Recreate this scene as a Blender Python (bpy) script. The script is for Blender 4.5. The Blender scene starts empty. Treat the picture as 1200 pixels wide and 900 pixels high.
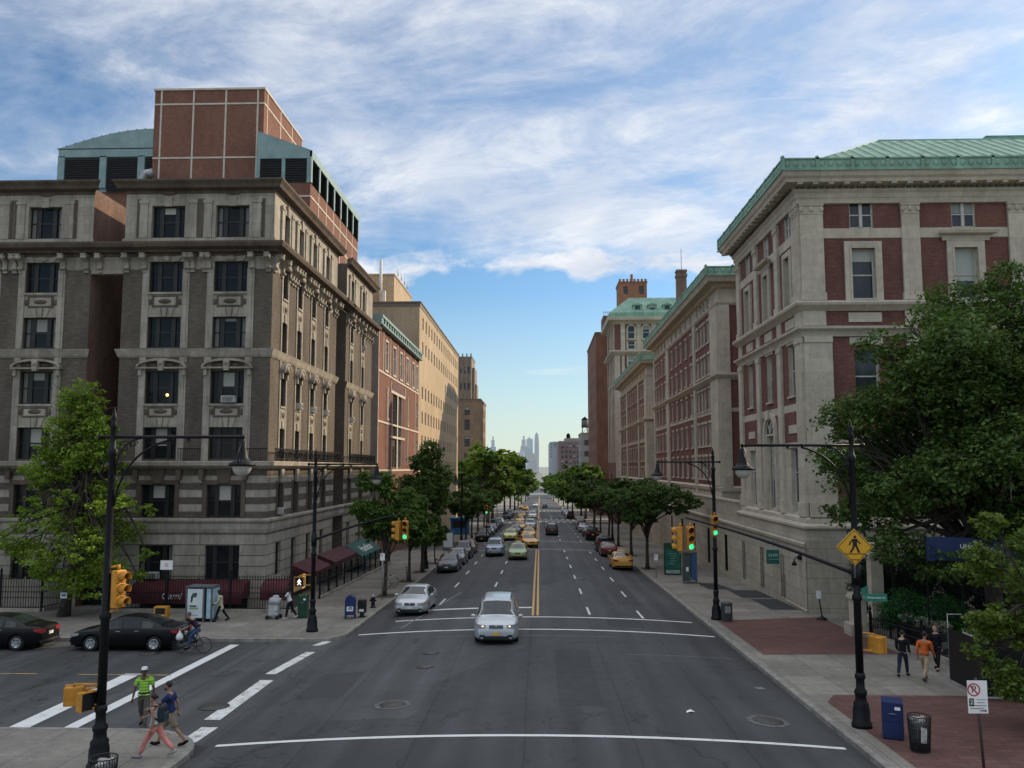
import bpy, bmesh, math, random
import numpy as np
from mathutils import Vector, Matrix
R = math.radians
PI = math.pi
rnd = random.Random(11)
SC = bpy.context.scene
COL = SC.collection
I4 = Matrix.Identity(4)

def T(x, y, z): return Matrix.Translation((x, y, z))
def RZ(a): return Matrix.Rotation(a, 4, 'Z')
def RX(a): return Matrix.Rotation(a, 4, 'X')
def RY(a): return Matrix.Rotation(a, 4, 'Y')

# ---------------------------------------------------------------- materials
class NT:
    def __init__(s, tree): s.t = tree; s.n = tree.nodes; s.l = tree.links
    def node(s, typ, **kw):
        n = s.n.new(typ)
        for k, v in kw.items():
            if k == 'inp':
                for a, b in v.items():
                    if hasattr(b, 'is_output') or isinstance(b, bpy.types.NodeSocket): s.l.new(b, n.inputs[a])
                    else: n.inputs[a].default_value = b
            else: setattr(n, k, v)
        return n
    def math(s, op, a, b=None, c=None, clamp=False):
        n = s.n.new('ShaderNodeMath'); n.operation = op; n.use_clamp = clamp
        for i, v in enumerate((a, b, c)):
            if v is None: continue
            if isinstance(v, bpy.types.NodeSocket): s.l.new(v, n.inputs[i])
            else: n.inputs[i].default_value = v
        return n.outputs[0]
    def mix(s, f, a, b, blend='MIX'):
        n = s.n.new('ShaderNodeMix'); n.data_type = 'RGBA'; n.blend_type = blend
        for i, v in ((0, f), (6, a), (7, b)):
            if isinstance(v, bpy.types.NodeSocket): s.l.new(v, n.inputs[i])
            else: n.inputs[i].default_value = v if i == 0 else c4(v)
        return n.outputs[2]
    def ramp(s, f, pts):
        n = s.n.new('ShaderNodeValToRGB'); s.l.new(f, n.inputs[0]); e = n.color_ramp.elements
        while len(e) < len(pts): e.new(0.5)
        for i, (p, c) in enumerate(pts): e[i].position = p; e[i].color = c4(c)
        return n.outputs[0]
    def noise(s, vec, scale, detail=4, rough=.55, dist=0.):
        n = s.node('ShaderNodeTexNoise', inp={'Vector': vec, 'Scale': scale, 'Detail': detail, 'Roughness': rough, 'Distortion': dist})
        return n.outputs[0]
def c4(c):
    if isinstance(c, (int, float)): c = (c, c, c)
    return tuple(c) if len(c) == 4 else (c[0], c[1], c[2], 1)
def new_mat(name):
    m = bpy.data.materials.new(name); m.use_nodes = True
    nt = NT(m.node_tree); b = nt.n['Principled BSDF']
    return m, nt, b
def scaled(nt, vec, sx, sy, sz):
    return nt.node('ShaderNodeVectorMath', operation='MULTIPLY', inp={0: vec, 1: (sx, sy, sz)}).outputs[0]
def wall_uv(nt):
    """Position unrolled on upright walls: (along the wall, height)."""
    g = nt.node('ShaderNodeNewGeometry')
    p = nt.node('ShaderNodeSeparateXYZ', inp={0: g.outputs['Position']})
    n = nt.node('ShaderNodeSeparateXYZ', inp={0: g.outputs['True Normal']})
    ax = nt.math('GREATER_THAN', nt.math('ABSOLUTE', n.outputs[0]), .7)
    mx = nt.node('ShaderNodeMix', data_type='FLOAT', inp={0: ax, 2: p.outputs[0], 3: p.outputs[1]})
    return nt.node('ShaderNodeCombineXYZ', inp={0: mx.outputs[0], 1: p.outputs[2], 2: 0.}).outputs[0], g.outputs['Position']

def simple(name, rgb, rough=.6, metal=0., var=.12, scale=3., spec=.4, bump=0., coat=0., emit=None, objspace=False):
    m, nt, b = new_mat(name)
    if objspace: v = nt.node('ShaderNodeTexCoord').outputs['Object']
    else: v = nt.node('ShaderNodeNewGeometry').outputs['Position']
    f = nt.noise(v, scale, 5, .6)
    lo = tuple(c * (1 - var * 1.6) for c in rgb); hi = tuple(min(1, c * (1 + var * 1.6)) for c in rgb)
    nt.l.new(nt.ramp(f, [(.3, lo), (.7, hi)]), b.inputs['Base Color'])
    b.inputs['Roughness'].default_value = rough; b.inputs['Metallic'].default_value = metal
    b.inputs['Specular IOR Level'].default_value = spec
    b.inputs['Coat Weight'].default_value = coat
    if coat: b.inputs['Coat Roughness'].default_value = .06
    if bump:
        bp = nt.node('ShaderNodeBump', inp={'Strength': bump, 'Distance': .03, 'Height': nt.noise(v, scale * 6, 4)})
        nt.l.new(bp.outputs[0], b.inputs['Normal'])
    if emit:
        b.inputs['Emission Color'].default_value = c4(emit[0]); b.inputs['Emission Strength'].default_value = emit[1]
    return m

def brick_mat(name, c1, c2, mortar, grime=.35, bw=.22, bh=.075, mort=.012, rough=.85):
    m, nt, b = new_mat(name)
    uv, pos = wall_uv(nt)
    br = nt.node('ShaderNodeTexBrick', inp={'Vector': uv, 'Color1': c4(c1), 'Color2': c4(c2), 'Mortar': c4(mortar), 'Scale': 1.,
         'Mortar Size': mort, 'Brick Width': bw, 'Row Height': bh, 'Bias': 0.})
    n1 = nt.noise(scaled(nt, pos, .35, .35, .18), 1., 5, .65)
    n2 = nt.noise(scaled(nt, pos, 1.6, 1.6, .5), 1., 5, .65)
    n3 = nt.noise(scaled(nt, uv, 2.2, 9., 1.), 1., 2, .6)
    k = nt.ramp(n1, [(.28, 1 - grime), (.72, 1.12)])
    k2 = nt.ramp(n2, [(.25, 1 - grime * .6), (.7, 1.08)])
    k3 = nt.ramp(n3, [(.3, .82), (.7, 1.15)])
    c = nt.mix(1., br.outputs[0], k, 'MULTIPLY'); c = nt.mix(1., c, k2, 'MULTIPLY'); c = nt.mix(1., c, k3, 'MULTIPLY')
    nt.l.new(c, b.inputs['Base Color']); b.inputs['Roughness'].default_value = rough; b.inputs['Specular IOR Level'].default_value = .2
    bp = nt.node('ShaderNodeBump', inp={'Strength': .3, 'Distance': .01, 'Height': br.outputs[1]}); bp.invert = True
    nt.l.new(bp.outputs[0], b.inputs['Normal'])
    return m

def stone_mat(name, rgb, grime=.4, course=.0, bw=1.2, rough=.8, joint=.012, stain=(.5, .47, .42), jc=.42):
    m, nt, b = new_mat(name)
    uv, pos = wall_uv(nt)
    n1 = nt.noise(scaled(nt, pos, .9, .9, .22), 1., 6, .65)      # long vertical stains
    n2 = nt.noise(pos, 2.7, 6, .65)
    n3 = nt.noise(scaled(nt, pos, 3.5, 3.5, .35), 1., 5, .7)
    base = nt.ramp(n2, [(.25, tuple(c * .8 for c in rgb)), (.75, tuple(min(1, c * 1.12) for c in rgb))])
    s1 = nt.ramp(n1, [(.3, tuple(1 - grime * (1 - .35 * q) for q in stain)), (.62, 1.)])
    s3 = nt.ramp(n3, [(.3, tuple(1 - grime * .7 * (1 - .3 * q) for q in stain)), (.6, 1.)])
    c = nt.mix(1., base, s1, 'MULTIPLY'); c = nt.mix(1., c, s3, 'MULTIPLY')
    if course:
        br = nt.node('ShaderNodeTexBrick', inp={'Vector': uv, 'Color1': c4(.86), 'Color2': c4(1.05), 'Mortar': c4(jc), 'Scale': 1.,
             'Mortar Size': joint, 'Brick Width': bw, 'Row Height': course})
        c = nt.mix(1., c, br.outputs[0], 'MULTIPLY')
    nt.l.new(c, b.inputs['Base Color']); b.inputs['Roughness'].default_value = rough; b.inputs['Specular IOR Level'].default_value = .25
    bp = nt.node('ShaderNodeBump', inp={'Strength': .25, 'Distance': .03, 'Height': nt.noise(pos, 9., 5)})
    nt.l.new(bp.outputs[0], b.inputs['Normal'])
    return m

def paving_mat(name, rgb, tile=(1.5, 1.5), joint=.012, offset=0., mottled=.25, rough=.85, gum=True, jc=.45):
    m, nt, b = new_mat(name)
    pos = nt.node('ShaderNodeNewGeometry').outputs['Position']
    flat = scaled(nt, pos, 1, 1, 0)
    br = nt.node('ShaderNodeTexBrick', offset=offset, inp={'Vector': flat, 'Color1': c4(.86), 'Color2': c4(1.08), 'Mortar': c4(jc), 'Scale': 1.,
         'Mortar Size': joint, 'Brick Width': tile[0], 'Row Height': tile[1]})
    n1 = nt.noise(flat, .35, 6, .65); n2 = nt.noise(flat, 3., 6, .7); n3 = nt.noise(flat, 24., 3, .6)
    base = nt.ramp(n1, [(.3, tuple(c * (1 - mottled) for c in rgb)), (.7, tuple(c * (1 + mottled) for c in rgb))])
    c = nt.mix(1., base, br.outputs[0], 'MULTIPLY')
    c = nt.mix(1., c, nt.ramp(n2, [(.3, .78), (.7, 1.14)]), 'MULTIPLY')
    c = nt.mix(1., c, nt.ramp(n3, [(.3, .85), (.7, 1.1)]), 'MULTIPLY')
    if gum:
        vo = nt.node('ShaderNodeTexVoronoi', inp={'Vector': flat, 'Scale': 1.7}).outputs[0]
        c = nt.mix(1., c, nt.ramp(vo, [(.05, .6), (.09, 1.)]), 'MULTIPLY')
    nt.l.new(c, b.inputs['Base Color']); b.inputs['Roughness'].default_value = rough; b.inputs['Specular IOR Level'].default_value = .25
    bp = nt.node('ShaderNodeBump', inp={'Strength': .2, 'Distance': .02, 'Height': n3}); nt.l.new(bp.outputs[0], b.inputs['Normal'])
    return m

def asphalt_mat(name, rgb, lanes=True):
    m, nt, b = new_mat(name)
    pos = nt.node('ShaderNodeNewGeometry').outputs['Position']
    flat = scaled(nt, pos, 1, 1, 0)
    n1 = nt.noise(flat, .16, 6, .6, .4); n2 = nt.noise(scaled(nt, flat, 1.3, .06, 1), 1., 5, .6)
    n3 = nt.noise(flat, 30., 3, .7); n4 = nt.noise(flat, 1.8, 6, .7)
    c = nt.ramp(n1, [(.3, tuple(x * .8 for x in rgb)), (.7, tuple(x * 1.2 for x in rgb))])
    if lanes: c = nt.mix(1., c, nt.ramp(n2, [(.3, .80), (.7, 1.22)]), 'MULTIPLY')
    c = nt.mix(1., c, nt.ramp(n4, [(.3, .86), (.7, 1.12)]), 'MULTIPLY')
    c = nt.mix(1., c, nt.ramp(n3, [(.25, .8), (.75, 1.25)]), 'MULTIPLY')
    # crack lines and square patches
    dv = nt.node('ShaderNodeVectorMath', operation='ADD', inp={0: flat, 1: nt.node('ShaderNodeVectorMath', operation='SCALE', inp={0: nt.node('ShaderNodeTexNoise', inp={'Vector': flat, 'Scale': .8, 'Detail': 4.}).outputs[1], 'Scale': 1.6}).outputs[0]}).outputs[0]
    vo = nt.node('ShaderNodeTexVoronoi', feature='DISTANCE_TO_EDGE', inp={'Vector': scaled(nt, dv, .16, .075, 1), 'Scale': 1.}).outputs[0]
    c = nt.mix(1., c, nt.ramp(vo, [(.002, .5), (.008, 1.)]), 'MULTIPLY')
    wv = nt.node('ShaderNodeTexVoronoi', distance='CHEBYCHEV', inp={'Vector': scaled(nt, flat, .11, .05, 1), 'Scale': 1., 'Randomness': .9})
    pc = nt.node('ShaderNodeSeparateColor', inp={0: wv.outputs[1]}).outputs[0]
    c = nt.mix(1., c, nt.ramp(pc, [(.1, .80), (.5, 1.0), (.9, 1.2)]), 'MULTIPLY')
    if lanes:
        xs = nt.node('ShaderNodeSeparateXYZ', inp={0: nt.node('ShaderNodeVectorMath', operation='ADD', inp={0: flat, 1: nt.node('ShaderNodeVectorMath', operation='SCALE', inp={0: nt.node('ShaderNodeTexNoise', inp={'Vector': scaled(nt, flat, 1, .12, 1), 'Scale': 1.1, 'Detail': 3.}).outputs[1], 'Scale': .28}).outputs[0]}).outputs[0]}).outputs[0]
        ph = nt.math('ABSOLUTE', nt.math('SUBTRACT', nt.math('FRACT', nt.math('DIVIDE', nt.math('ADD', xs, 9.14), 2.95)), .5))
        c = nt.mix(1., c, nt.ramp(ph, [(.03, .84), (.13, 1.0), (.24, 1.10), (.36, 1.0), (.485, .94), (.497, .60)]), 'MULTIPLY')
        c = nt.mix(1., c, nt.ramp(nt.noise(scaled(nt, flat, 2.2, .8, 1), 1., 3, .5), [(.24, .62), (.33, 1.)]), 'MULTIPLY')
    nt.l.new(c, b.inputs['Base Color'])
    nt.l.new(nt.ramp(n4, [(.3, .62), (.7, .85)]), b.inputs['Roughness']); b.inputs['Specular IOR Level'].default_value = .3
    bp = nt.node('ShaderNodeBump', inp={'Strength': .25, 'Distance': .015, 'Height': n3}); nt.l.new(bp.outputs[0], b.inputs['Normal'])
    return m

def paint_mat(name, rgb, wear=.5):
    """Road paint worn through to the asphalt."""
    m, nt, b = new_mat(name)
    pos = nt.node('ShaderNodeNewGeometry').outputs['Position']
    n = nt.noise(pos, 2.2, 6, .75); n2 = nt.noise(pos, 18., 4, .7)
    s = nt.math('ADD', nt.math('MULTIPLY', n, .6), nt.math('MULTIPLY', n2, .4))
    f = nt.ramp(s, [(wear - .13, 0.), (wear + .02, 1.)])
    c = nt.mix(f, (.10, .10, .105), nt.mix(n, tuple(x * .75 for x in rgb), rgb))
    nt.l.new(c, b.inputs['Base Color']); b.inputs['Roughness'].default_value = .7
    return m

def leaf_mat(name, dark, light, trans=.35):
    m, nt, b = new_mat(name)
    rp = nt.node('ShaderNodeNewGeometry')
    pos = rp.outputs['Position']
    n = nt.noise(pos, .9, 3, .6)
    f = nt.math('ADD', nt.math('MULTIPLY', rp.outputs['Random Per Island'], .55), nt.math('MULTIPLY', n, .5))
    c = nt.ramp(f, [(.2, dark), (.8, light)])
    nt.l.new(c, b.inputs['Base Color']); b.inputs['Roughness'].default_value = .6; b.inputs['Specular IOR Level'].default_value = .25
    tr = nt.node('ShaderNodeBsdfTranslucent'); nt.l.new(nt.mix(1., c, (1.25, 1.2, .55), 'MULTIPLY'), tr.inputs[0])
    mx = nt.node('ShaderNodeMixShader', inp={0: trans}); nt.l.new(b.outputs[0], mx.inputs[1]); nt.l.new(tr.outputs[0], mx.inputs[2])
    nt.l.new(mx.outputs[0], nt.n['Material Output'].inputs[0])
    return m

def pane_mat(name, blind=(.55, .52, .45), chance=.45, glass=(.012, .014, .017), curtain=.25, rough=.06, spec=.22, centre=0.):
    """Old window glass with a roller blind pulled down by a random amount behind it (one draw per pane)."""
    m, nt, b = new_mat(name)
    oi = nt.node('ShaderNodeObjectInfo').outputs['Random']
    g = nt.node('ShaderNodeTexCoord').outputs['Generated']
    s = nt.node('ShaderNodeSeparateXYZ', inp={0: g})
    r2 = nt.math('FRACT', nt.math('MULTIPLY', oi, 17.31)); r3 = nt.math('FRACT', nt.math('MULTIPLY', oi, 71.7))
    has = nt.math('LESS_THAN', oi, chance)
    drop = nt.math('SUBTRACT', 1., nt.math('MULTIPLY', nt.math('ADD', nt.math('MULTIPLY', r2, .7), .15), .8))
    below = nt.math('GREATER_THAN', s.outputs[2], drop)
    mid = nt.math('LESS_THAN', nt.math('ABSOLUTE', nt.math('SUBTRACT', s.outputs[0], .5)), .485)
    f = nt.math('MULTIPLY', nt.math('MULTIPLY', has, below), mid)
    if centre: f = nt.math('MULTIPLY', f, nt.math('LESS_THAN', nt.math('ABSOLUTE', nt.math('SUBTRACT', s.outputs[0], .5)), centre))
    side = nt.math('GREATER_THAN', nt.math('ABSOLUTE', nt.math('SUBTRACT', s.outputs[0], .5)), .36)
    cur = nt.math('MULTIPLY', nt.math('MULTIPLY', nt.math('LESS_THAN', r3, curtain), side), .55)
    n = nt.noise(g, 2.3, 3)
    dk = nt.mix(n, glass, tuple(x * 2.6 for x in glass))
    bl = nt.mix(r3, tuple(x * .45 for x in blind), blind)
    c = nt.mix(f, nt.mix(cur, dk, tuple(x * .55 for x in blind)), bl)
    nt.l.new(c, b.inputs['Base Color']); b.inputs['Roughness'].default_value = rough; b.inputs['Specular IOR Level'].default_value = spec
    gp = nt.node('ShaderNodeNewGeometry').outputs['Position']
    bp = nt.node('ShaderNodeBump', inp={'Strength': .06, 'Distance': .05, 'Height': nt.noise(gp, 1.4, 2)}); nt.l.new(bp.outputs[0], b.inputs['Normal'])
    return m

def copper_mat(name, rgb=(.19, .36, .29), ribs=0., axis=0):
    m, nt, b = new_mat(name)
    pos = nt.node('ShaderNodeNewGeometry').outputs['Position']
    n1 = nt.noise(scaled(nt, pos, 1.5, 1.5, .4), 1., 6, .7); n2 = nt.noise(pos, .35, 5, .6)
    c = nt.ramp(n1, [(.25, tuple(x * .55 for x in rgb)), (.55, rgb), (.8, tuple(min(1, x * 1.35) for x in rgb))])
    c = nt.mix(1., c, nt.ramp(n2, [(.3, (.8, .86, .84)), (.7, (1.1, 1.1, 1.05))]), 'MULTIPLY')
    nt.l.new(c, b.inputs['Base Color']); b.inputs['Roughness'].default_value = .7
    return m

# ---------------------------------------------------------------- mesh builder
class MB:
    def __init__(s, M=None): s.v = []; s.f = []; s.m = []; s.M = M or I4; s.sm = []
    def add(s, vs, fs, m=0, M=None, smooth=False):
        MM = s.M @ M if M is not None else s.M
        b = len(s.v); idt = (MM == I4)
        for p in vs:
            if idt: s.v.append((p[0], p[1], p[2]))
            else:
                q = MM @ Vector(p); s.v.append((q.x, q.y, q.z))
        for f in fs: s.f.append(tuple(i + b for i in f)); s.m.append(m); s.sm.append(smooth)
        return s
    def box(s, x0, x1, y0, y1, z0, z1, m=0, M=None):
        if x0 > x1: x0, x1 = x1, x0
        if y0 > y1: y0, y1 = y1, y0
        if z0 > z1: z0, z1 = z1, z0
        v = [(x0, y0, z0), (x1, y0, z0), (x1, y1, z0), (x0, y1, z0), (x0, y0, z1), (x1, y0, z1), (x1, y1, z1), (x0, y1, z1)]
        return s.add(v, [(0, 3, 2, 1), (4, 5, 6, 7), (0, 1, 5, 4), (1, 2, 6, 5), (2, 3, 7, 6), (3, 0, 4, 7)], m, M)
    def cbox(s, c, d, m=0, M=None, bev=0.):
        x, y, z = c; a, b, e = d[0] / 2, d[1] / 2, d[2] / 2
        if not bev: return s.box(x - a, x + a, y - b, y + b, z - e, z + e, m, M)
        bm = bmesh.new(); bmesh.ops.create_cube(bm, size=1.)
        for v in bm.verts: v.co = Vector((v.co.x * d[0], v.co.y * d[1], v.co.z * d[2])) + Vector(c)
        bmesh.ops.bevel(bm, geom=bm.edges[:], offset=bev, segments=2, affect='EDGES', profile=.5)
        return s.bm(bm, m, M)
    def bm(s, bm, m=0, M=None, smooth=False):
        bm.verts.ensure_lookup_table(); bm.verts.index_update()
        s.add([v.co[:] for v in bm.verts], [[v.index for v in f.verts] for f in bm.faces], m, M, smooth); bm.free(); return s
    def prism(s, poly, y0, y1, m=0, M=None, axis='y'):
        """polygon in (x,z) pulled along y (or (x,y) pulled along z, or (y,z) pulled along x)"""
        n = len(poly)
        def P(a, b, t): return (a, t, b) if axis == 'y' else ((a, b, t) if axis == 'z' else (t, a, b))
        v = [P(a, b, y0) for a, b in poly] + [P(a, b, y1) for a, b in poly]
        f = [tuple(range(n))[::-1], tuple(range(n, 2 * n))] + [(i, (i + 1) % n, n + (i + 1) % n, n + i) for i in range(n)]
        return s.add(v, f, m, M)
    def tube(s, pts, r, n=8, m=0, M=None, cap=True, smooth=True):
        pts = [Vector(p) for p in pts]; k = len(pts); rs = r if isinstance(r, (list, tuple)) else [r] * k
        vs = []; up = None
        for i, p in enumerate(pts):
            d = (pts[min(i + 1, k - 1)] - pts[max(i - 1, 0)])
            if d.length < 1e-9: d = Vector((0, 0, 1))
            d.normalize()
            if up is None: up = Vector((0, 0, 1)) if abs(d.z) < .9 else Vector((1, 0, 0))
            a = (up - d * up.dot(d))
            if a.length < 1e-6: a = d.orthogonal()
            a.normalize(); b = d.cross(a); up = a
            for j in range(n):
                t = 2 * PI * j / n; q = p + a * (math.cos(t) * rs[i]) + b * (math.sin(t) * rs[i]); vs.append((q.x, q.y, q.z))
        fs = [(i * n + j, i * n + (j + 1) % n, (i + 1) * n + (j + 1) % n, (i + 1) * n + j) for i in range(k - 1) for j in range(n)]
        if cap: fs += [tuple(range(n))[::-1], tuple(range((k - 1) * n, k * n))]
        return s.add(vs, fs, m, M, smooth)
    def lathe(s, prof, n=16, m=0, M=None, smooth=True, flute=0.):
        vs = []; k = len(prof)
        for r, z in prof:
            for j in range(n):
                t = 2 * PI * j / n; rr = r * (1 - flute * (j % 2)); vs.append((rr * math.cos(t), rr * math.sin(t), z))
        fs = [(i * n + j, i * n + (j + 1) % n, (i + 1) * n + (j + 1) % n, (i + 1) * n + j) for i in range(k - 1) for j in range(n)]
        fs += [tuple(range(n))[::-1], tuple(range((k - 1) * n, k * n))]
        return s.add(vs, fs, m, M, smooth)
    def ball(s, c, r, m=0, M=None, n=12, k=8):
        rr = (r, r, r) if isinstance(r, (int, float)) else r
        vs = [(c[0], c[1], c[2] - rr[2])]
        for i in range(1, k):
            a = -PI / 2 + PI * i / k
            for j in range(n):
                t = 2 * PI * j / n; vs.append((c[0] + rr[0] * math.cos(a) * math.cos(t), c[1] + rr[1] * math.cos(a) * math.sin(t), c[2] + rr[2] * math.sin(a)))
        vs.append((c[0], c[1], c[2] + rr[2])); L = len(vs) - 1
        fs = [(0, 1 + (j + 1) % n, 1 + j) for j in range(n)]
        for i in range(k - 2):
            b = 1 + i * n
            fs += [(b + j, b + (j + 1) % n, b + n + (j + 1) % n, b + n + j) for j in range(n)]
        b = 1 + (k - 2) * n
        fs += [(b + j, b + (j + 1) % n, L) for j in range(n)]
        return s.add(vs, fs, m, M, True)
    def build(s, name, mats, parent=None, bevel=0.):
        me = bpy.data.meshes.new(name); me.from_pydata(s.v, [], s.f)
        mats = mats if isinstance(mats, (list, tuple)) else [mats]
        for q in mats: me.materials.append(q)
        me.polygons.foreach_set('material_index', s.m); me.polygons.foreach_set('use_smooth', s.sm); me.update()
        if bevel:
            bm = bmesh.new(); bm.from_mesh(me)
            bmesh.ops.bevel(bm, geom=[e for e in bm.edges if len(e.link_faces) == 2 and e.calc_face_angle(0) > .6], offset=bevel, segments=2, affect='EDGES')
            bm.to_mesh(me); bm.free()
        return link(me, name, parent)
def link(me, name, parent=None):
    o = bpy.data.objects.new(name, me); COL.objects.link(o)
    if parent is not None:
        o.parent = parent
        if parent.get('world_kids'): o.matrix_parent_inverse = parent.matrix_basis.inverted()
    return o
def tag(o, label=None, cat=None, group=None, kind=None):
    if label: o['label'] = label
    if cat: o['category'] = cat
    if group: o['group'] = group
    if kind: o['kind'] = kind
    return o
def thing(name, label, cat, loc=(0, 0, 0), rz=0., group=None, world_kids=False):
    o = bpy.data.objects.new(name, None); COL.objects.link(o); o.empty_display_size = .2
    o.location = loc; o.rotation_euler = (0, 0, rz)
    tag(o, label, cat, group)
    if world_kids: o['world_kids'] = 1
    return o
KIDS = {}
def kids(o): return [c for c in COL.objects if c.parent == o]
def copy_tree(o, loc=None, rz=None, label=None, group=None, sc=None, parent=None, kmap=None):
    if kmap is None:
        kmap = {}
        for c in COL.objects:
            if c.parent: kmap.setdefault(c.parent.name, []).append(c)
    c = o.copy(); COL.objects.link(c)
    if parent is not None: c.parent = parent
    if loc is not None: c.location = loc
    if rz is not None: c.rotation_euler = (0, 0, rz)
    if sc is not None: c.scale = (sc, sc, sc) if isinstance(sc, (int, float)) else sc
    if label: c['label'] = label
    if group: c['group'] = group
    for k in kmap.get(o.name, []): copy_tree(k, parent=c, kmap=kmap)
    return c
def text_mesh(txt, size, mat, name, M, parent, extrude=.004, shear=0., align='CENTER', spacing=1.):
    cu = bpy.data.curves.new('t', 'FONT'); cu.body = txt; cu.size = size; cu.extrude = extrude; cu.shear = shear
    cu.align_x = align; cu.align_y = 'CENTER'; cu.space_character = spacing; cu.resolution_u = 3
    o = bpy.data.objects.new('t', cu); COL.objects.link(o)
    dg = bpy.context.evaluated_depsgraph_get(); me = bpy.data.meshes.new_from_object(o.evaluated_get(dg))
    bpy.data.objects.remove(o); bpy.data.curves.remove(cu)
    me.transform(M); me.materials.clear(); me.materials.append(mat); me.name = name
    return link(me, name, parent)
UPR = RX(PI / 2)      # text laid in XY turned upright, reading from -y

# facade frame: x along the wall, y into the wall, z up
def FM(ox, oy, ang): return T(ox, oy, 0) @ RZ(ang)
def wall(mb, x0, x1, z0, z1, holes=(), reveal=.3, mat=0, revmat=None, y=0.):
    """wall sheet with real openings and their reveals; mat may be a function of (x, z)"""
    xs = sorted({x0, x1, *[min(max(h[i], x0), x1) for h in holes for i in (0, 1)]})
    zs = {z0, z1, *[min(max(h[i], z0), z1) for h in holes for i in (2, 3)]}
    if hasattr(mat, 'cuts'): zs |= {c for c in mat.cuts if z0 < c < z1}
    zs = sorted(zs)
    for i in range(len(xs) - 1):
        for j in range(len(zs) - 1):
            cx, cz = (xs[i] + xs[i + 1]) / 2, (zs[j] + zs[j + 1]) / 2
            if any(h[0] < cx < h[1] and h[2] < cz < h[3] for h in holes): continue
            m = mat(cx, cz) if callable(mat) else mat
            mb.add([(xs[i], y, zs[j]), (xs[i + 1], y, zs[j]), (xs[i + 1], y, zs[j + 1]), (xs[i], y, zs[j + 1])], [(0, 1, 2, 3)], m)
    for a, b, c, d in holes:
        m = revmat if revmat is not None else (mat((a + b) / 2, (c + d) / 2) if callable(mat) else mat)
        r = y + reveal
        mb.add([(a, y, c), (a, r, c), (a, r, d), (a, y, d)], [(0, 1, 2, 3)], m)
        mb.add([(b, y, c), (b, y, d), (b, r, d), (b, r, c)], [(0, 1, 2, 3)], m)
        mb.add([(a, y, d), (a, r, d), (b, r, d), (b, y, d)], [(0, 1, 2, 3)], m)
        mb.add([(a, y, c), (b, y, c), (b, r, c), (a, r, c)], [(0, 1, 2, 3)], m)
class Bands:
    """material index by height: [(z_from, idx), ...] ascending"""
    def __init__(s, b): s.b = b; s.cuts = [z for z, _ in b]
    def __call__(s, x, z):
        r = s.b[0][1]
        for q, i in s.b:
            if z >= q: r = i
        return r
def ledge(mb, prof, x0, x1, m=0, l=0, r=0, yb=0.):
    """moulding: prof = [(out, z)...] from bottom to top, run along the wall from x0 to x1; l/r = 1 mitres the end outwards, -1 inwards, 0 square."""
    n = len(prof)
    P = [(yb, prof[0][1])] + [(yb - o, z) for o, z in prof] + [(yb, prof[-1][1])]
    v = [(x0 + l * (y - yb), y, z) for y, z in P] + [(x1 - r * (y - yb), y, z) for y, z in P]
    k = len(P)
    f = [(i, i + 1, k + i + 1, k + i) for i in range(k - 1)] + [tuple(range(k)), tuple(range(2 * k - 1, k - 1, -1))]
    mb.add(v, f, m)
def base_z(d): return -.025 * d if d < 800 else -20 + .004 * (d - 800)
def road_z(x, d):
    return base_z(d) + (.34 * max(0., 1 - ((x + .3) / 8.9) ** 2) if abs(x + .3) < 8.9 else 0.) - .03
def walk_z(d): return base_z(d) + .12
# ---------------------------------------------------------------- camera, sun, sky
YAW = math.atan(32 / 1000); PIT = math.atan(98 / math.hypot(1000, 32))
cam = bpy.data.cameras.new('camera'); cam.sensor_width = 36; cam.lens = 30; cam.clip_start = .1; cam.clip_end = 12000
co = bpy.data.objects.new('camera', cam); COL.objects.link(co); co.location = (0, 0, 7)
co.rotation_euler = (PI / 2 + PIT, 0, YAW); SC.camera = co
SC.view_settings.view_transform = 'Standard'; SC.view_settings.look = 'None'; SC.view_settings.exposure = 0
SC.render.engine = 'CYCLES'
SC.cycles.use_denoising = True; SC.cycles.max_bounces = 6; SC.cycles.diffuse_bounces = 3; SC.cycles.transparent_max_bounces = 6
SC.cycles.sample_clamp_indirect = 6
SUN_AZ, SUN_EL = R(54), R(25)
sd = Vector((math.sin(SUN_AZ) * math.cos(SUN_EL), math.cos(SUN_AZ) * math.cos(SUN_EL), math.sin(SUN_EL)))
sl = bpy.data.lights.new('sun', 'SUN'); sl.energy = 4.6; sl.angle = R(.6); sl.color = (1., .81, .56)
so = bpy.data.objects.new('sun', sl); COL.objects.link(so); so.rotation_euler = sd.to_track_quat('Z', 'Y').to_euler(); so.location = (60, 40, 60)

w = bpy.data.worlds.new('World'); SC.world = w; w.use_nodes = True
nt = NT(w.node_tree); bg = nt.n['Background']
sky = nt.node('ShaderNodeTexSky', sky_type='NISHITA'); sky.sun_disc = False; sky.sun_elevation = SUN_EL; sky.sun_rotation = SUN_AZ
sky.altitude = 30; sky.air_density = 1.; sky.dust_density = .6; sky.ozone_density = 1.6
tc = nt.node('ShaderNodeTexCoord').outputs['Generated']
sp = nt.node('ShaderNodeSeparateXYZ', inp={0: tc})
den = nt.math('ADD', nt.math('MAXIMUM', sp.outputs[2], 0.), .14)
px, py = nt.math('DIVIDE', sp.outputs[0], den), nt.math('DIVIDE', sp.outputs[1], den)
pv = nt.node('ShaderNodeCombineXYZ', inp={0: px, 1: py, 2: .37}).outputs[0]
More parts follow.
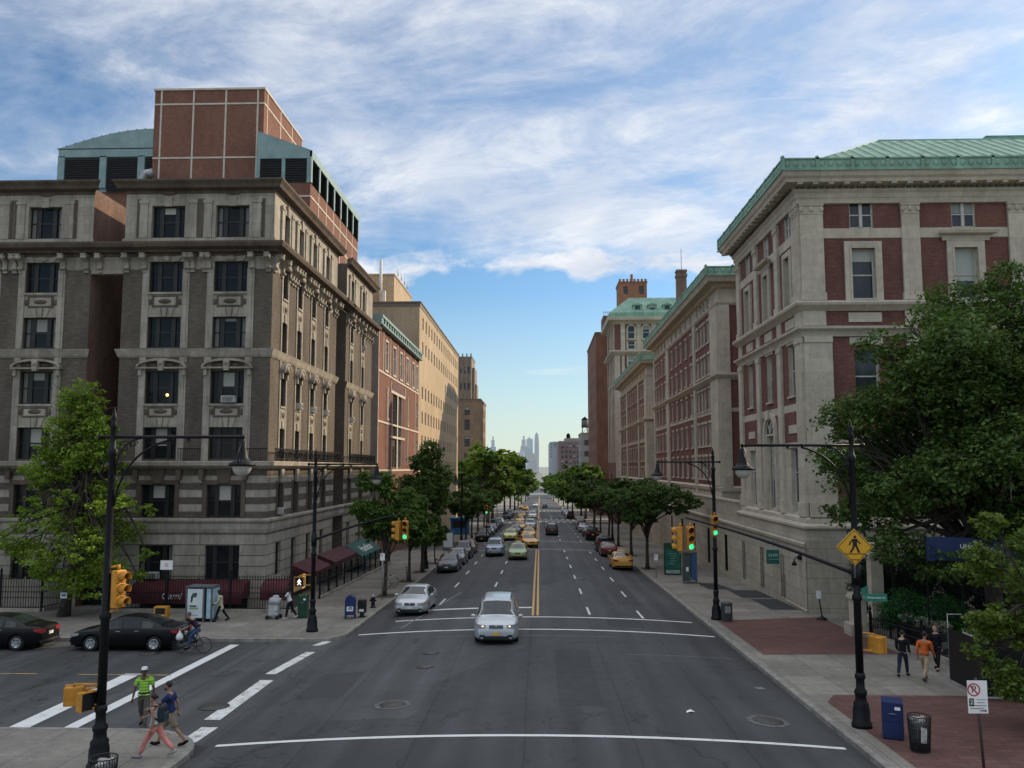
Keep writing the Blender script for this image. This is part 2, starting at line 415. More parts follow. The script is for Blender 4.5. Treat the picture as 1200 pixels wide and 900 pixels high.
# long soft sheets, puffier lumps and fine streaks, all on a flat cloud layer overhead
rot = nt.node('ShaderNodeMapping', inp={0: pv}); rot.inputs['Rotation'].default_value = (0, 0, R(28)); rot.inputs['Scale'].default_value = (.85, 1.05, 1); rot.inputs['Location'].default_value = (3.1, 1.7, 0)
a = nt.noise(rot.outputs[0], .62, 7, .58, .35)
b2 = nt.noise(pv, 2.1, 9, .66, .3)
c2 = nt.noise(scaled(nt, rot.outputs[0], 1., 1.5, 1.), 2.6, 9, .68, .5)
s = nt.math('ADD', nt.math('ADD', nt.math('MULTIPLY', a, .54), nt.math('MULTIPLY', b2, .27)), nt.math('MULTIPLY', c2, .19))
zw = nt.math('ADD', sp.outputs[2], nt.math('MULTIPLY', nt.math('SUBTRACT', nt.noise(scaled(nt, tc, 1., 1., .6), 3.1, 5, .6, .3), .5), .26))
el = nt.ramp(zw, [(.13, 0.), (.20, .50), (.27, .84), (.42, 1.)])          # fewer clouds towards the horizon
lift = nt.math('MULTIPLY', nt.math('SUBTRACT', el, .72), .30)
s2 = nt.math('ADD', s, lift)
mask = nt.ramp(s2, [(.46, 0.), (.53, .28), (.60, .74), (.69, .97)])
# a bank of small cumulus low over the avenue
pb = nt.node('ShaderNodeCombineXYZ', inp={0: nt.math('SUBTRACT', nt.math('MULTIPLY', sp.outputs[0], 7.), 1.6), 1: nt.math('MULTIPLY', sp.outputs[2], 13.), 2: nt.math('MULTIPLY', sp.outputs[1], 2.)}).outputs[0]
puff = nt.noise(pb, 1.35, 9, .62, .25)
zw2 = nt.math('ADD', sp.outputs[2], nt.math('MULTIPLY', nt.math('SUBTRACT', nt.noise(tc, 5.3, 4, .6), .5), .12))
band = nt.ramp(zw2, [(.19, 0.), (.222, .92), (.25, .8), (.32, 0.)])
pm = nt.ramp(nt.math('MULTIPLY', puff, band), [(.35, 0.), (.50, .95)])
wis = nt.ramp(nt.math('MULTIPLY', nt.noise(scaled(nt, pb, .6, 1.6, .6), 1.1, 7, .6, .5), nt.ramp(sp.outputs[2], [(.085, 0.), (.11, 1.), (.15, 0.)])), [(.44, 0.), (.62, .55)])
mask = nt.math('MAXIMUM', nt.math('MAXIMUM', mask, pm), wis)
# unseen bright cloud added overhead, above the frame, to lift the ambient light
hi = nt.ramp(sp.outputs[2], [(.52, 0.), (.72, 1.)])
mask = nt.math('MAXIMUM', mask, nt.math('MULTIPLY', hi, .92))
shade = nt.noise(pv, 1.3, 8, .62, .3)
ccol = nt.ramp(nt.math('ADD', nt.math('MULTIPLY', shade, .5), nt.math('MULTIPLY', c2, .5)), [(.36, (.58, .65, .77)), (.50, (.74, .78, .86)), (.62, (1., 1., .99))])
bg.inputs[1].default_value = .128
tint = nt.mix(1., sky.outputs[0], (.72, .96, 1.13), 'MULTIPLY')
# milky haze low over the street
hz = nt.ramp(sp.outputs[2], [(.0, .88), (.07, .44), (.20, 0.)])
nt.l.new(tint, bg.inputs[0])
bgh = nt.node('ShaderNodeBackground', inp={0: (.76, .82, .74, 1), 1: 1.0})
m0 = nt.node('ShaderNodeMixShader', inp={0: hz, 1: bg.outputs[0], 2: bgh.outputs[0]})
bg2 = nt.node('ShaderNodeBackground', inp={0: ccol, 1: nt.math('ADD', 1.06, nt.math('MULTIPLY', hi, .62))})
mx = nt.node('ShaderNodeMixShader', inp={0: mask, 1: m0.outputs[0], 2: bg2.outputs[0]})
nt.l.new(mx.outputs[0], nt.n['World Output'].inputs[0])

# ---------------------------------------------------------------- shared materials
ASPH = asphalt_mat('asphalt', (.051, .0515, .053)); ASPH2 = asphalt_mat('side_asphalt', (.062, .062, .062))
CONC = paving_mat('concrete_flags', (.222, .204, .174)); REDP = paving_mat('red_paving', (.135, .068, .057), tile=(.6, .3), joint=.012, offset=.5, mottled=.18, jc=.6)
KERB = simple('kerb_granite', (.22, .205, .18), .8, scale=2.5, var=.25)
PW = paint_mat('white_road_paint', (.74, .74, .71), .43); PW2 = paint_mat('worn_white_paint', (.72, .72, .68), .49)
PY = paint_mat('yellow_road_paint', (.58, .34, .09), .43); PYW = paint_mat('worn_yellow_paint', (.42, .30, .10), .53)
IRON = simple('manhole_iron', (.07, .065, .06), .55, .3, .3, 9., bump=.4); GRATE = simple('sidewalk_grate', (.035, .035, .037), .7, .3, .3, 14.)
BLK = simple('black_enamel', (.008, .0085, .010), .5, .0, .2, 6., spec=.2)
BLKM = simple('black_rubber', (.010, .010, .011), .8, spec=.1)
EARTH = simple('earth', (.06, .05, .04), .95, scale=.8, var=.3)

def sheet(name, pts, zoff, mat, z=None, edge=.0):
    mb = MB(); v = [(x, d, (z(x, d) if z else base_z(d)) + zoff) for x, d in pts]
    mb.add(v, [tuple(range(len(v)))])
    if edge:
        n = len(v); lo = [(p[0], p[1], p[2] - edge) for p in v]
        mb.add(v + lo, [(i, n + i, n + (i + 1) % n, (i + 1) % n) for i in range(n)])
    return tag(mb.build(name, mat), kind='structure')
# ground sheet to the horizon; the far half has haze put into its colour
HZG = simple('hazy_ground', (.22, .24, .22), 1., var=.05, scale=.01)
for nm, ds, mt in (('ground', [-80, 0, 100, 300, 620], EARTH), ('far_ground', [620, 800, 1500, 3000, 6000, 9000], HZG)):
    mb = MB(); v = [(x, d, base_z(d) - .32) for d in ds for x in (-6000, -60, 60, 6000)]
    mb.add(v, [(i * 4 + j, i * 4 + j + 1, i * 4 + j + 5, i * 4 + j + 4) for i in range(len(ds) - 1) for j in range(3)])
    tag(mb.build(nm, mt), kind='structure')
XS = [-9.2] + [-9.2 + 17.8 * i / 20 for i in range(1, 20)] + [8.6]
mb = MB(); ds = [-15, 800]
v = [(x, d, road_z(x, d)) for d in ds for x in XS]; k = len(XS)
mb.add(v, [(i * k + j, i * k + j + 1, (i + 1) * k + j + 1, (i + 1) * k + j) for i in range(len(ds) - 1) for j in range(k - 1)], smooth=True)
tag(mb.build('avenue', ASPH), kind='structure')
mb = MB(); mb.add([(x, d, base_z(d) - .05) for d in (800, 1500, 3000) for x in (-9.2, 8.6)], [(0, 1, 3, 2), (2, 3, 5, 4)]); tag(mb.build('far_avenue', simple('hazy_road', (.16, .17, .17), 1., var=.05, scale=.02)), kind='structure')  # distance haze put into the far road colour too
def arc(cx, cy, r, a0, a1, n=8): return [(cx + r * math.cos(R(a0 + (a1 - a0) * i / n)), cy + r * math.sin(R(a0 + (a1 - a0) * i / n))) for i in range(n + 1)]
sheet('cross_street', [(-90, 24.9), (-9.0, 22.6), (-9.0, 42.5), (-90, 40.0)], -.034, ASPH2)
for i, d in enumerate((99, 181, 263, 345)):
    sheet('cross_street', [(-160, d), (-9.0, d - 1.5), (-9.0, d + 13.5), (-160, d + 12)], -.034, ASPH2)
    if i: sheet('cross_street', [(8.4, d - 1.5), (160, d), (160, d + 12), (8.4, d + 13.5)], -.034, ASPH2)
def kerb(name, path, side):
    """granite kerb along a path of (x, d); side = +1 when the pavement lies left of the path"""
    mb = MB(); P = [Vector((x, d, 0)) for x, d in path]; n = len(P)
    secs = []
    for i in range(n):
        t = (P[min(i + 1, n - 1)] - P[max(i - 1, 0)]).normalized(); nn = Vector((-t.y, t.x, 0)) * side
        q = P[i] + nn * .2; z = base_z(P[i].y)
        secs.append([(P[i].x, P[i].y, z - .2), (P[i].x, P[i].y, z + .11), (P[i].x + nn.x * .015, P[i].y + nn.y * .015, z + .125), (q.x, q.y, base_z(q.y) + .125)])
    mb.add([p for s_ in secs for p in s_], [(i * 4 + j, i * 4 + j + 1, i * 4 + j + 5, i * 4 + j + 4) for i in range(n - 1) for j in range(3)])
    return tag(mb.build(name, KERB), kind='structure')
near_c = [(-90, 25.2)] + arc(-11.6, 22.8, 2.4, 90, 0, 8) + [(-9.2, -15)]
sheet('sidewalk', near_c + [(-90, -15)], .12, CONC); kerb('kerb', near_c, -1)
far_c = [(-90, 40.0)] + arc(-10.9, 41.7, 1.7, 270, 360, 8) + [(-9.2, 96)] + arc(-10.7, 96.2, 1.5, 0, 90, 5) + [(-90, 97.7)]
sheet('sidewalk', far_c, .12, CONC); kerb('kerb', far_c, 1)
for d0, d1 in ((112.3, 179.5), (194.3, 261.5), (276.3, 343.5), (358.3, 800)):
    p = [(-120, d0)] + arc(-10.7, d0 + 1.5, 1.5, 270, 360, 5) + [(-9.2, d1 - 1.5)] + arc(-10.7, d1 - 1.5, 1.5, 0, 90, 5)[1:] + [(-120, d1)]
    sheet('sidewalk', p, .12, CONC); kerb('kerb', p, 1)
rt = [(8.6, 179.5), (8.6, 33.)] + [(8.6, 24), (8.6, 15), (8.6, -15)]
sheet('sidewalk', rt + [(70, -15), (70, 179.5)], .12, CONC); kerb('kerb', rt, 1)
for d0, d1 in ((194.3, 261.5), (276.3, 343.5), (358.3, 800)):
    p = [(120, d1)] + arc(10.1, d1 - 1.5, 1.5, 90, 180, 5) + arc(10.1, d0 + 1.5, 1.5, 180, 270, 5) + [(120, d0)]
    sheet('sidewalk', p, .12, CONC); kerb('kerb', p, 1)
sheet('red_paving', [(9.35, 46.3), (15.2, 47.9), (15.2, 37.3), (9.35, 37.0)], .125, REDP)
sheet('red_paving', [(9.9, 30.0), (9.35, 29.0), (9.35, 12), (40, 12), (40, 30.0)], .125, REDP)
for q in ([(11.7, 60.5), (13.4, 60.5), (13.0, 64.5), (11.6, 64.5)], [(12.9, 56.0), (14.9, 56.0), (14.9, 60.2), (12.9, 60.2)], [(13.3, 50.6), (15.0, 50.6), (15.0, 55.5), (13.3, 55.5)]):
    tag(sheet('sidewalk_grating', q, .126, GRATE))
for x, d in ((-9.75, 23.7),): sheet('storm_drain', [(x - .1, d - .55), (x + 1.0, d - .75), (x + 1.05, d + .25), (x - .1, d + .5)], -.02, GRATE)

def line(mb, x0, d0, x1, d1, w_, m=0, n=None):
    a = Vector((x0, d0)); b = Vector((x1, d1)); t = (b - a).normalized(); nn = Vector((-t.y, t.x)) * w_ / 2
    n = n or max(1, int((b - a).length / 1.)); vs = []
    for i in range(n + 1):
        p = a + (b - a) * i / n
        for s_ in (-1, 1):
            q = p + nn * s_; vs.append((q.x, q.y, (road_z(q.x, q.y) if q.x > -9.2 else base_z(q.y) - .03) + .008))
    mb.add(vs, [(i * 2, i * 2 + 1, i * 2 + 3, i * 2 + 2) for i in range(n)], m)
def marks(name, segs, mat):
    mb = MB()
    for s_ in segs: line(mb, *s_)
    return tag(mb.build(name, mat), kind='structure')
marks('crossing_line', [(-8.9, 24.0, 8.3, 24.35, .20)], PW)
marks('crossing_line', [(-8.75, 41.9, 8.35, 42.1, .24), (-7.6, 45.7, 8.0, 46.3, .24)], PW)
marks('stop_line', [(-6.3, 49.4, -.45, 49.6, .42)], PW)
marks('crossing_line', [(-15.45, 25.3, -15.55, 33.1, .62), (-13.9, 25.3, -13.85, 39.3, .42)], PW)
marks('crossing_line', [(-9.85, 24.4, -9.8, 25.9, .5), (-10.05, 26.7, -10.1, 32.2, .5), (-10.3, 33.2, -9.95, 37.7, .42), (-10.1, 39.2, -9.85, 40.3, .4)], PW2)
marks('centre_line', [(-.38, 46.5, -.38, 96.5, .13, 0, 30), (-.12, 46.5, -.12, 96.5, .13, 0, 30), (-.38, 113, -.38, 178, .13), (-.12, 113, -.12, 178, .13), (-.25, 195, -.25, 260, .35), (-.25, 277, -.25, 342, .35), (-.25, 360, -.25, 900, .4)], PY)
marks('centre_line', [(-17.6, 32.9, -14.0, 32.9, .16), (-24.5, 32.9, -19.2, 32.95, .14)], PYW)
segs = []
for x, d_, e in ((2.7, 47.2, 97), (5.5, 46.6, 97), (-3.1, 60.2, 97), (-5.95, 51.5, 97)):
    d = d_
    while d < e: segs.append((x, d, x * .995, d + 2.9, .13)); d += 9.2
    for a_, b_ in ((114, 178), (196, 260)):
        d = a_
        while d < b_: segs.append((x, d, x, d + 2.9, .13)); d += 9.2
marks('lane_line', segs, PW2)
segs = [(-8.8, 97.2, 8.2, 97.4, .25), (-8.8, 112., 8.2, 112.3, .3)]
for d in (178.5, 195.5, 260.5, 277): segs += [(-8.6 + i * 1.25, d - 1.3, -8.6 + i * 1.25, d + 1.3, .5) for i in range(14)]
marks('crossing_line', segs, PW2)
marks('worn_line', [(-6.9, 43.2, -5.2, 57.5, .10), (-5.0, 40.2, 3.5, 40.3, .07), (3.5, 36.2, 8., 36.6, .07), (7.6, 31.2, 7.9, 31.3, .25)], paint_mat('ghost_paint', (.24, .24, .24), .52))
mb = MB(); mc = MB()
for x, d, r, ring in ((-4.67, 27.72, .42, 1), (-4.41, 33.49, .36, 0), (-4.53, 36.23, .34, 0), (6.83, 26.71, .46, 1), (-10.6, 28.3, .5, 0), (-16.8, 37.2, .45, 0), (3.1, 66, .4, 0), (-1.9, 58, .4, 0)):
    z = (road_z(x, d) if x > -9.2 else base_z(d) - .03); tl = T(x, d, z + .006) @ RX(-.025) @ RY(math.atan(.68 * (x + .3) / 79.2) if x > -9.2 else 0)
    if ring: mc.lathe([(.01, 0), (r * 1.42, 0), (r * 1.42, .002), (.01, .002)], 28, 0, tl)
    mb.lathe([(.01, .003), (r, .003), (r, .010), (.01, .010)], 24, 0, tl)
tag(mb.build('manhole_cover', IRON), kind='structure'); tag(mc.build('manhole_collar', simple('patch_concrete', (.13, .125, .12), .85, var=.3, scale=5)), kind='structure')
# fresher asphalt patches laid in the carriageway
mb = MB()
for pts in ([(-9.1, 38.4), (-5.4, 38.6), (-5.5, 40.2), (-9.1, 40.2)], [(-2.2, 62), (-.6, 62), (-.6, 75), (-2.2, 75)], [(3.4, 43.4), (5.2, 43.5), (5.2, 45.8), (3.4, 45.7)], [(-8.2, 29), (-6.6, 29.1), (-6.6, 33), (-8.2, 33)], [(4.6, 52), (6.1, 52), (6.1, 63), (4.6, 63)], [(.6, 27.5), (2., 27.5), (2.0, 37), (.6, 37)]):
    mb.add([(x, d, (road_z(x, d) if x > -9.2 else base_z(d) - .03) + .004) for x, d in pts], [(0, 1, 2, 3)])
tag(mb.build('road_patch', asphalt_mat('patch_asphalt', (.038, .038, .039), False)), kind='structure')
# ---------------------------------------------------------------- the apartment house on the left corner
BRK_D = brick_mat('dark_roman_brick', (.165, .134, .106), (.120, .097, .077), (.105, .088, .072), .36, bw=.3, bh=.055, mort=.009)
BRK_R = brick_mat('common_red_brick', (.25, .13, .09), (.19, .09, .065), (.2, .17, .14), .4)
LIME = stone_mat('sooty_limestone', (.42, .375, .31), .46, course=.56, bw=.9, joint=.006, jc=.6)
LIMEC = stone_mat('coursed_limestone', (.41, .37, .305), .4, course=.62, bw=40., joint=.035)
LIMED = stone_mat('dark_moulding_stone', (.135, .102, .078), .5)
ROOF = simple('tar_roof', (.06, .058, .055), .9, scale=.6, var=.25)
WINF = simple('dark_window_frame', (.016, .014, .012), .5, var=.25)
PANE = pane_mat('old_pane', chance=.42, blind=(.50, .48, .43), glass=(.008, .009, .010), spec=.14, centre=.2, curtain=.2); PANE2 = pane_mat('old_pane_narrow', chance=.3, blind=(.5, .5, .46), spec=.3)
def make_window(name, w_, h_, parent, F, x, z, fm, pm, style='triple', y=.22, fw=.075, n=1):
    """frame mesh with its own glass sheet as a sub-part; origin at the sill centre on the wall face"""
    mb = MB(); b = fw
    mb.box(-w_ / 2, w_ / 2, 0, .1, 0, b); mb.box(-w_ / 2, w_ / 2, 0, .1, h_ - b, h_)
    mb.box(-w_ / 2, -w_ / 2 + b, .001, .099, b, h_ - b); mb.box(w_ / 2 - b, w_ / 2, .001, .099, b, h_ - b)
    if style == 'triple':
        for s_ in (-1, 1):
            mb.box(s_ * w_ * .235 - .125, s_ * w_ * .235 + .125, -.02, .11, b, h_ - b)
            x0, x1 = sorted((s_ * (w_ * .235 + .125), s_ * (w_ / 2 - b))); mb.box(x0, x1, .02, .09, h_ * .5 - .03, h_ * .5 + .03)
        mb.box(-w_ * .235 + .09, w_ * .235 - .09, .01, .09, h_ * .5 - .045, h_ * .5 + .045)
    elif style == 'double':
        mb.box(-w_ / 2 + b, w_ / 2 - b, .01, .09, h_ * .5 - .04, h_ * .5 + .04)
    elif style == 'pair':
        mb.box(-.09, .09, -.03, .1, b, h_ - b)
        for s_ in (-1, 1):
            x0, x1 = sorted((s_ * .09, s_ * (w_ / 2 - b))); mb.box(x0, x1, .01, .09, h_ * .5 - .035, h_ * .5 + .035)
    elif style == 'grid':
        for i in range(1, n): mb.box(-w_ / 2 + w_ * i / n - .03, -w_ / 2 + w_ * i / n + .03, .01, .09, b, h_ - b)
        mb.box(-w_ / 2 + b, w_ / 2 - b, .0, .092, h_ * .62 - .03, h_ * .62 + .03)
    fr = mb.build(name, fm, parent)
    g = MB()
    g.add([(-w_ / 2 + .02, .06, .02), (w_ / 2 - .02, .06, .02), (w_ / 2 - .02, .06, h_ - .02), (-w_ / 2 + .02, .06, h_ - .02)], [(0, 1, 2, 3)])
    if style == 'triple':      # the centre sash sits a little forward of the sidelights
        g = MB()
        for a_, b_, yy in ((-.5, -.235, .06), (-.235, .235, .05), (.235, .5, .06)):
            g.add([(a_ * w_ + .02, yy, .02), (b_ * w_ - .02, yy, .02), (b_ * w_ - .02, yy, h_ - .02), (a_ * w_ + .02, yy, h_ - .02)], [(0, 1, 2, 3)])
    pn = g.build('pane', pm); pn.parent = fr
    fr.matrix_basis = F @ T(x, y, z)
    return fr
def put_window(src, parent, F, x, z, y=.22, name=None):
    c = src.copy(); COL.objects.link(c); c.matrix_basis = F @ T(x, y, z)
    for k in [q for q in PANES.get(src.name, [])]:
        d = k.copy(); COL.objects.link(d); d.parent = c
    return c
PANES = {}
def win_proto(*a, **k):
    f = make_window(*a, **k); PANES[f.name] = [c for c in COL.objects if c.parent == f]; return f
def win_rows(name, parent, F, xs, zs, w_, h_, fm, pm, style, y=.22, fw=.075, n=1):
    p = None
    for z in zs:
        for x in xs:
            if p is None: p = win_proto(name, w_, h_, parent, F, x, z, fm, pm, style, y, fw, n)
            else: put_window(p, parent, F, x, z, y)
    return p

LB = thing('apartment_building', 'seven storey dark brick and limestone apartment house with double cornice on the left corner', 'building', (-20, 56, walk_z(56)), world_kids=True)
bpy.context.view_layer.update()
FA = FM(0, 50.3, 0); FB = FM(-16.1, 0, PI / 2)
FZ = [(.42, 2.45), (4.07, 6.0), (7.5, 9.4), (10.8, 12.77), (14.2, 16.07), (17.58, 19.47), (20.97, 22.95)]
BX = [-38.3, -34.3, -30.3, -22.63, -18.66]; WW = 2.05; AX = [52.8, 56.1, 59.6, 63.3, 72.0, 76.6]; AW = 1.06
mats = [BRK_D, LIME, LIMEC, LIMED, BRK_R, ROOF]
bands = Bands([(-3, 2), (3.2, 1), (4.0, 1), (7.0, 0), (19.0, 1), (20.3, 1)])
def striped(cx, cz):
    if 4.0 < cz < 6.9: return 1 if int((cz - 4.0) / .42) % 2 else 0
    return bands(cx, cz)
striped.cuts = bands.cuts + [4.0 + .42 * i for i in range(1, 7)]
mb = MB(FA)
for x0, x1, bx in ((-25.3, -16.1, BX[3:]), (-46, -27.3, BX[:3])):
    wall(mb, x0, x1, -1.6, 24.1, [(b - WW / 2, b + WW / 2, a, c) for b in bx for a, c in FZ], .3, striped, None)
mb.M = FB
for x0, x1, ax in ((50.3, 66.6, AX[:4]), (70.0, 81.0, AX[4:])):
    wall(mb, x0, x1, -2.1, 24.1, [(b - AW / 2, b + AW / 2, a, c) for b in ax for a, c in FZ], .3, striped, None)
    if x0 < 60:   # brick pilaster panels of the attic
        pass
mb.M = I4
# recess of the avenue front, court between the wings, party walls and roofs
wall(mb, 66.6, 70.0, -2.1, 24.1, [], mat=bands, y=0) if False else None
for (xa, ya, xb, yb, z0, z1, m) in ((-16.1, 66.6, -20.5, 66.6, -2, 24.1, 0), (-20.5, 66.6, -20.5, 70, -2, 24.1, 0), (-20.5, 70, -16.1, 70, -2, 24.1, 0),
        (-16.1, 81, -24, 81, -2.3, 24.1, 4), (-25.3, 50.3, -25.3, 63, -2, 24.1, 4), (-27.3, 63, -27.3, 50.3, -2, 24.1, 4), (-27.3, 63, -25.3, 63, -2, 24.1, 4), (-24, 81, -46, 81, -2.4, 24.1, 4), (-46, 81, -46, 50.3, -2, 24.1, 4)):
    mb.add([(xa, ya, z0), (xb, yb, z0), (xb, yb, z1), (xa, ya, z1)], [(0, 1, 2, 3)], m)
for poly in ([(-16.1, 50.3), (-16.1, 66.6), (-25.3, 66.6), (-25.3, 50.3)], [(-20.5, 66.6), (-20.5, 70), (-16.1, 70), (-16.1, 81), (-46, 81), (-46, 63), (-25.3, 63), (-25.3, 66.6)], [(-27.3, 50.3), (-27.3, 63), (-46, 63), (-46, 50.3)]):
    mb.add([(x, y, 24.08) for x, y in poly], [tuple(range(len(poly)))], 5)
mb.build('wall', mats, LB)
# long mouldings: water table, balcony slab, belt, two big cornices
C2 = [(.06, 19.80), (.06, 19.95), (.35, 20.02), (.38, 20.12), (.74, 20.24), (.82, 20.44), (.82, 20.56), (.02, 20.64)]
C1 = [(.05, 23.72), (.08, 23.88), (.42, 23.98), (.5, 24.16), (.66, 24.36), (.66, 24.46), (.0, 24.52)]
BLT = [(.05, 13.6), (.12, 13.72), (.2, 13.98), (.24, 14.1), (.0, 14.14)]
BAL = [(.06, 6.9), (.3, 6.98), (.52, 7.12), (.55, 7.34), (.5, 7.38), (.0, 7.38)]
WTB = [(.10, 3.2), (.15, 3.4), (.16, 3.72), (.28, 3.86), (.28, 3.98), (.0, 4.03)]
FRZ = [(.03, 19.02), (.07, 19.1), (.0, 19.16)]
S7 = [(.02, 20.66), (.10, 20.72), (.10, 20.92), (.0, 20.95)]
cor = MB()
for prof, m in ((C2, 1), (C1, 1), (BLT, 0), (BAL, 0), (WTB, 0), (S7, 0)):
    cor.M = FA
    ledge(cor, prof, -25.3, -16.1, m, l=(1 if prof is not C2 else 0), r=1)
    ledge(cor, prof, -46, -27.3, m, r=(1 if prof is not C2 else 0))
    if prof is C2: ledge(cor, prof, -27.3, -25.3, m); 
    cor.M = FB
    ledge(cor, prof, 50.3, 66.6, m, l=1, r=1); ledge(cor, prof, 70., 81., m, l=1, r=1)
    if prof in (C2, BLT, BAL, WTB): ledge(cor, [(o - 4.4 + .0, z) for o, z in prof] if False else prof, 66.6, 70, m, yb=3.6 if prof not in (C2, BAL, WTB) else 0.) 
cor.M = FA; cor.box(-27.3, -25.3, .0, .5, 18.75, 20.2, 0)
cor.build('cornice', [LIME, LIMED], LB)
# stone trim round the bays: one carved surround (and one pediment) per bay
def front_surround():
    tr = MB(); b = 0.
    for s_ in (-1, 1):
        for z0, z1 in ((7.4, 13.6), (14.16, 19.0)):
            a_, c_ = sorted((b + s_ * (WW / 2), b + s_ * (WW / 2 + .30))); tr.box(a_, c_, -.09, .0, z0, z1)
            a_, c_ = sorted((b + s_ * (WW / 2 + .30), b + s_ * (WW / 2 + .42))); tr.box(a_, c_, -.045, .0, z0, z1)
        a_, c_ = sorted((b + s_ * (WW / 2), b + s_ * (WW / 2 + .22))); tr.box(a_, c_, -.07, 0, 20.95, 22.95)
        a_, c_ = sorted((b + s_ * (WW / 2 + .24), b + s_ * (WW / 2 + .74))); tr.box(a_, c_, -.11, 0, 20.95, 23.25); tr.box(a_ - .05, c_ + .05, -.15, 0, 23.1, 23.28)
        a_, c_ = sorted((b + s_ * (WW / 2 + .76), b + s_ * (WW / 2 + .96))); tr.box(a_, c_, -.012, 0, 20.95, 23.4, 2)
        a_, c_ = sorted((b + s_ * (WW / 2), b + s_ * (WW / 2 + .26))); tr.box(a_, c_, -.06, 0, 4.03, 6.2, 1)
    tr.box(b - WW / 2 - .26, b + WW / 2 + .26, -.07, 0, 6.0, 6.26, 1)
    tr.box(b - WW / 2 - .22, b + WW / 2 + .22, -.075, 0, 22.95, 23.25); tr.box(b - .22, b + .22, -.13, 0, 22.9, 23.5)
    for z0, z1 in ((9.4, 10.8), (16.07, 17.58)):
        tr.box(b - WW / 2, b + WW / 2, -.03, 0, z0 + .003, z1 - .1); tr.box(b - WW / 2 - .02, b + WW / 2 + .02, -.14, 0, z1 - .12, z1)
        tr.box(b - .8, b + .8, -.07, -.03, z0 + .6, z1 - .2, 1); tr.box(b - .66, b + .66, -.085, -.07, z0 + .7, z1 - .3)
        tr.ball((b, -.08, z0 + .95), (.42, .06, .15), 1)
        for t in (-1, 0, 1): tr.prism([(b + t * .28 - .11, z0), (b + t * .28 + .11, z0), (b + t * .42 + .15, z0 + .55), (b + t * .42 - .15, z0 + .55)], -.09 - (.05 if t == 0 else 0), -.03)
        for s_ in (-1, 1): tr.ball((b + s_ * .9, -.05, z0 + .92), (.1, .06, .2), 1)
    tr.box(b - WW / 2 - .3, b + WW / 2 + .3, -.05, 0, 19.48, 19.79)
    for t in (-1, 0, 1): tr.prism([(b + t * .6 - .14, 19.48), (b + t * .6 + .14, 19.48), (b + t * .8 + .18, 19.8), (b + t * .8 - .18, 19.8)], -.12, -.05)
    tr.ball((b, -.1, 19.62), (.3, .1, .12)); tr.ball((b, -.06, 23.75), (.5, .05, .13), 1)
    tr.prism([(b - .3, 6.1), (b + .3, 6.1), (b + .45, 6.9), (b - .45, 6.9)], -.16, -.06, 1)
    for s_ in (-1, 1): tr.prism([(b + s_ * 1.3 - .12, 6.3), (b + s_ * 1.3 + .12, 6.3), (b + s_ * 1.3 + .16, 6.9), (b + s_ * 1.3 - .16, 6.9)], -.34, 0, 1)
    return tr
def front_pediment():
    tr = MB(); b = 0.; n = 12; hw = WW / 2 + .5
    up = [(b + hw * math.cos(PI - PI * i / n), 13.0 + .52 * math.sin(PI * i / n)) for i in range(n + 1)]
    lo = [(b + (hw - .12) * math.cos(PI - PI * i / n), 13.0 + .38 * math.sin(PI * i / n)) for i in range(n + 1)]
    for i in range(n): tr.prism([lo[i], lo[i + 1], up[i + 1], up[i]], -.34, 0)
    tr.box(b - hw, b + hw, -.30, 0, 12.90, 13.0); tr.box(b - hw + .1, b + hw - .1, -.06, 0, 13.0, 13.3, 1)
    tr.prism([(b - .14, 12.78), (b + .14, 12.78), (b + .2, 13.45), (b - .2, 13.45)], -.38, -.06); tr.ball((b, -.36, 13.25), (.17, .12, .18)); tr.ball((b - .5, -.08, 13.13), (.3, .1, .12), 1); tr.ball((b + .5, -.08, 13.13), (.3, .1, .12), 1)
    for s_ in (-1, 1): tr.box(b + s_ * (hw - .2) - .1, b + s_ * (hw - .2) + .1, -.2, 0, 12.5, 12.90)
    return tr
def side_surround():
    tr = MB(); b = 0.
    for s_ in (-1, 1):
        for z0, z1 in ((7.4, 13.6), (14.16, 19.0)):
            a_, c_ = sorted((b + s_ * (AW / 2), b + s_ * (AW / 2 + .22))); tr.box(a_, c_, -.07, .0, z0, z1)
        a_, c_ = sorted((b + s_ * (AW / 2), b + s_ * (AW / 2 + .2))); tr.box(a_, c_, -.06, 0, 4.03, 6.2, 1); tr.box(a_, c_, -.07, 0, 20.95, 22.95)
        a_, c_ = sorted((b + s_ * (AW / 2 + .3), b + s_ * (AW / 2 + .75))); tr.box(a_, c_, -.13, 0, 20.95, 23.3); tr.box(a_ - .04, c_ + .04, -.18, 0, 23.1, 23.3)
    tr.box(b - AW / 2 - .2, b + AW / 2 + .2, -.08, 0, 22.95, 23.3); tr.box(b - .17, b + .17, -.16, 0, 22.9, 23.6)
    for z0, z1 in ((9.4, 10.8), (16.07, 17.58)):
        tr.box(b - AW / 2 - .02, b + AW / 2 + .02, -.13, 0, z1 - .12, z1); tr.box(b - AW / 2, b + AW / 2, -.05, 0, z0 + .003, z1 - .12)
        tr.prism([(b - .13, z0), (b + .13, z0), (b + .2, z0 + .5), (b - .2, z0 + .5)], -.12, -.05); tr.ball((b, -.07, z0 + .85), (.3, .1, .2), 1); tr.box(b - .36, b + .36, -.09, -.05, z0 + .62, z0 + 1.1, 0)
    tr.ball((b, -.2, 19.55), (.42, .2, .24)); tr.ball((b, -.28, 19.36), (.18, .13, .15), 1)
    tr.prism([(b - .22, 6.1), (b + .22, 6.1), (b + .3, 6.9), (b - .3, 6.9)], -.2, -.06)
    return tr
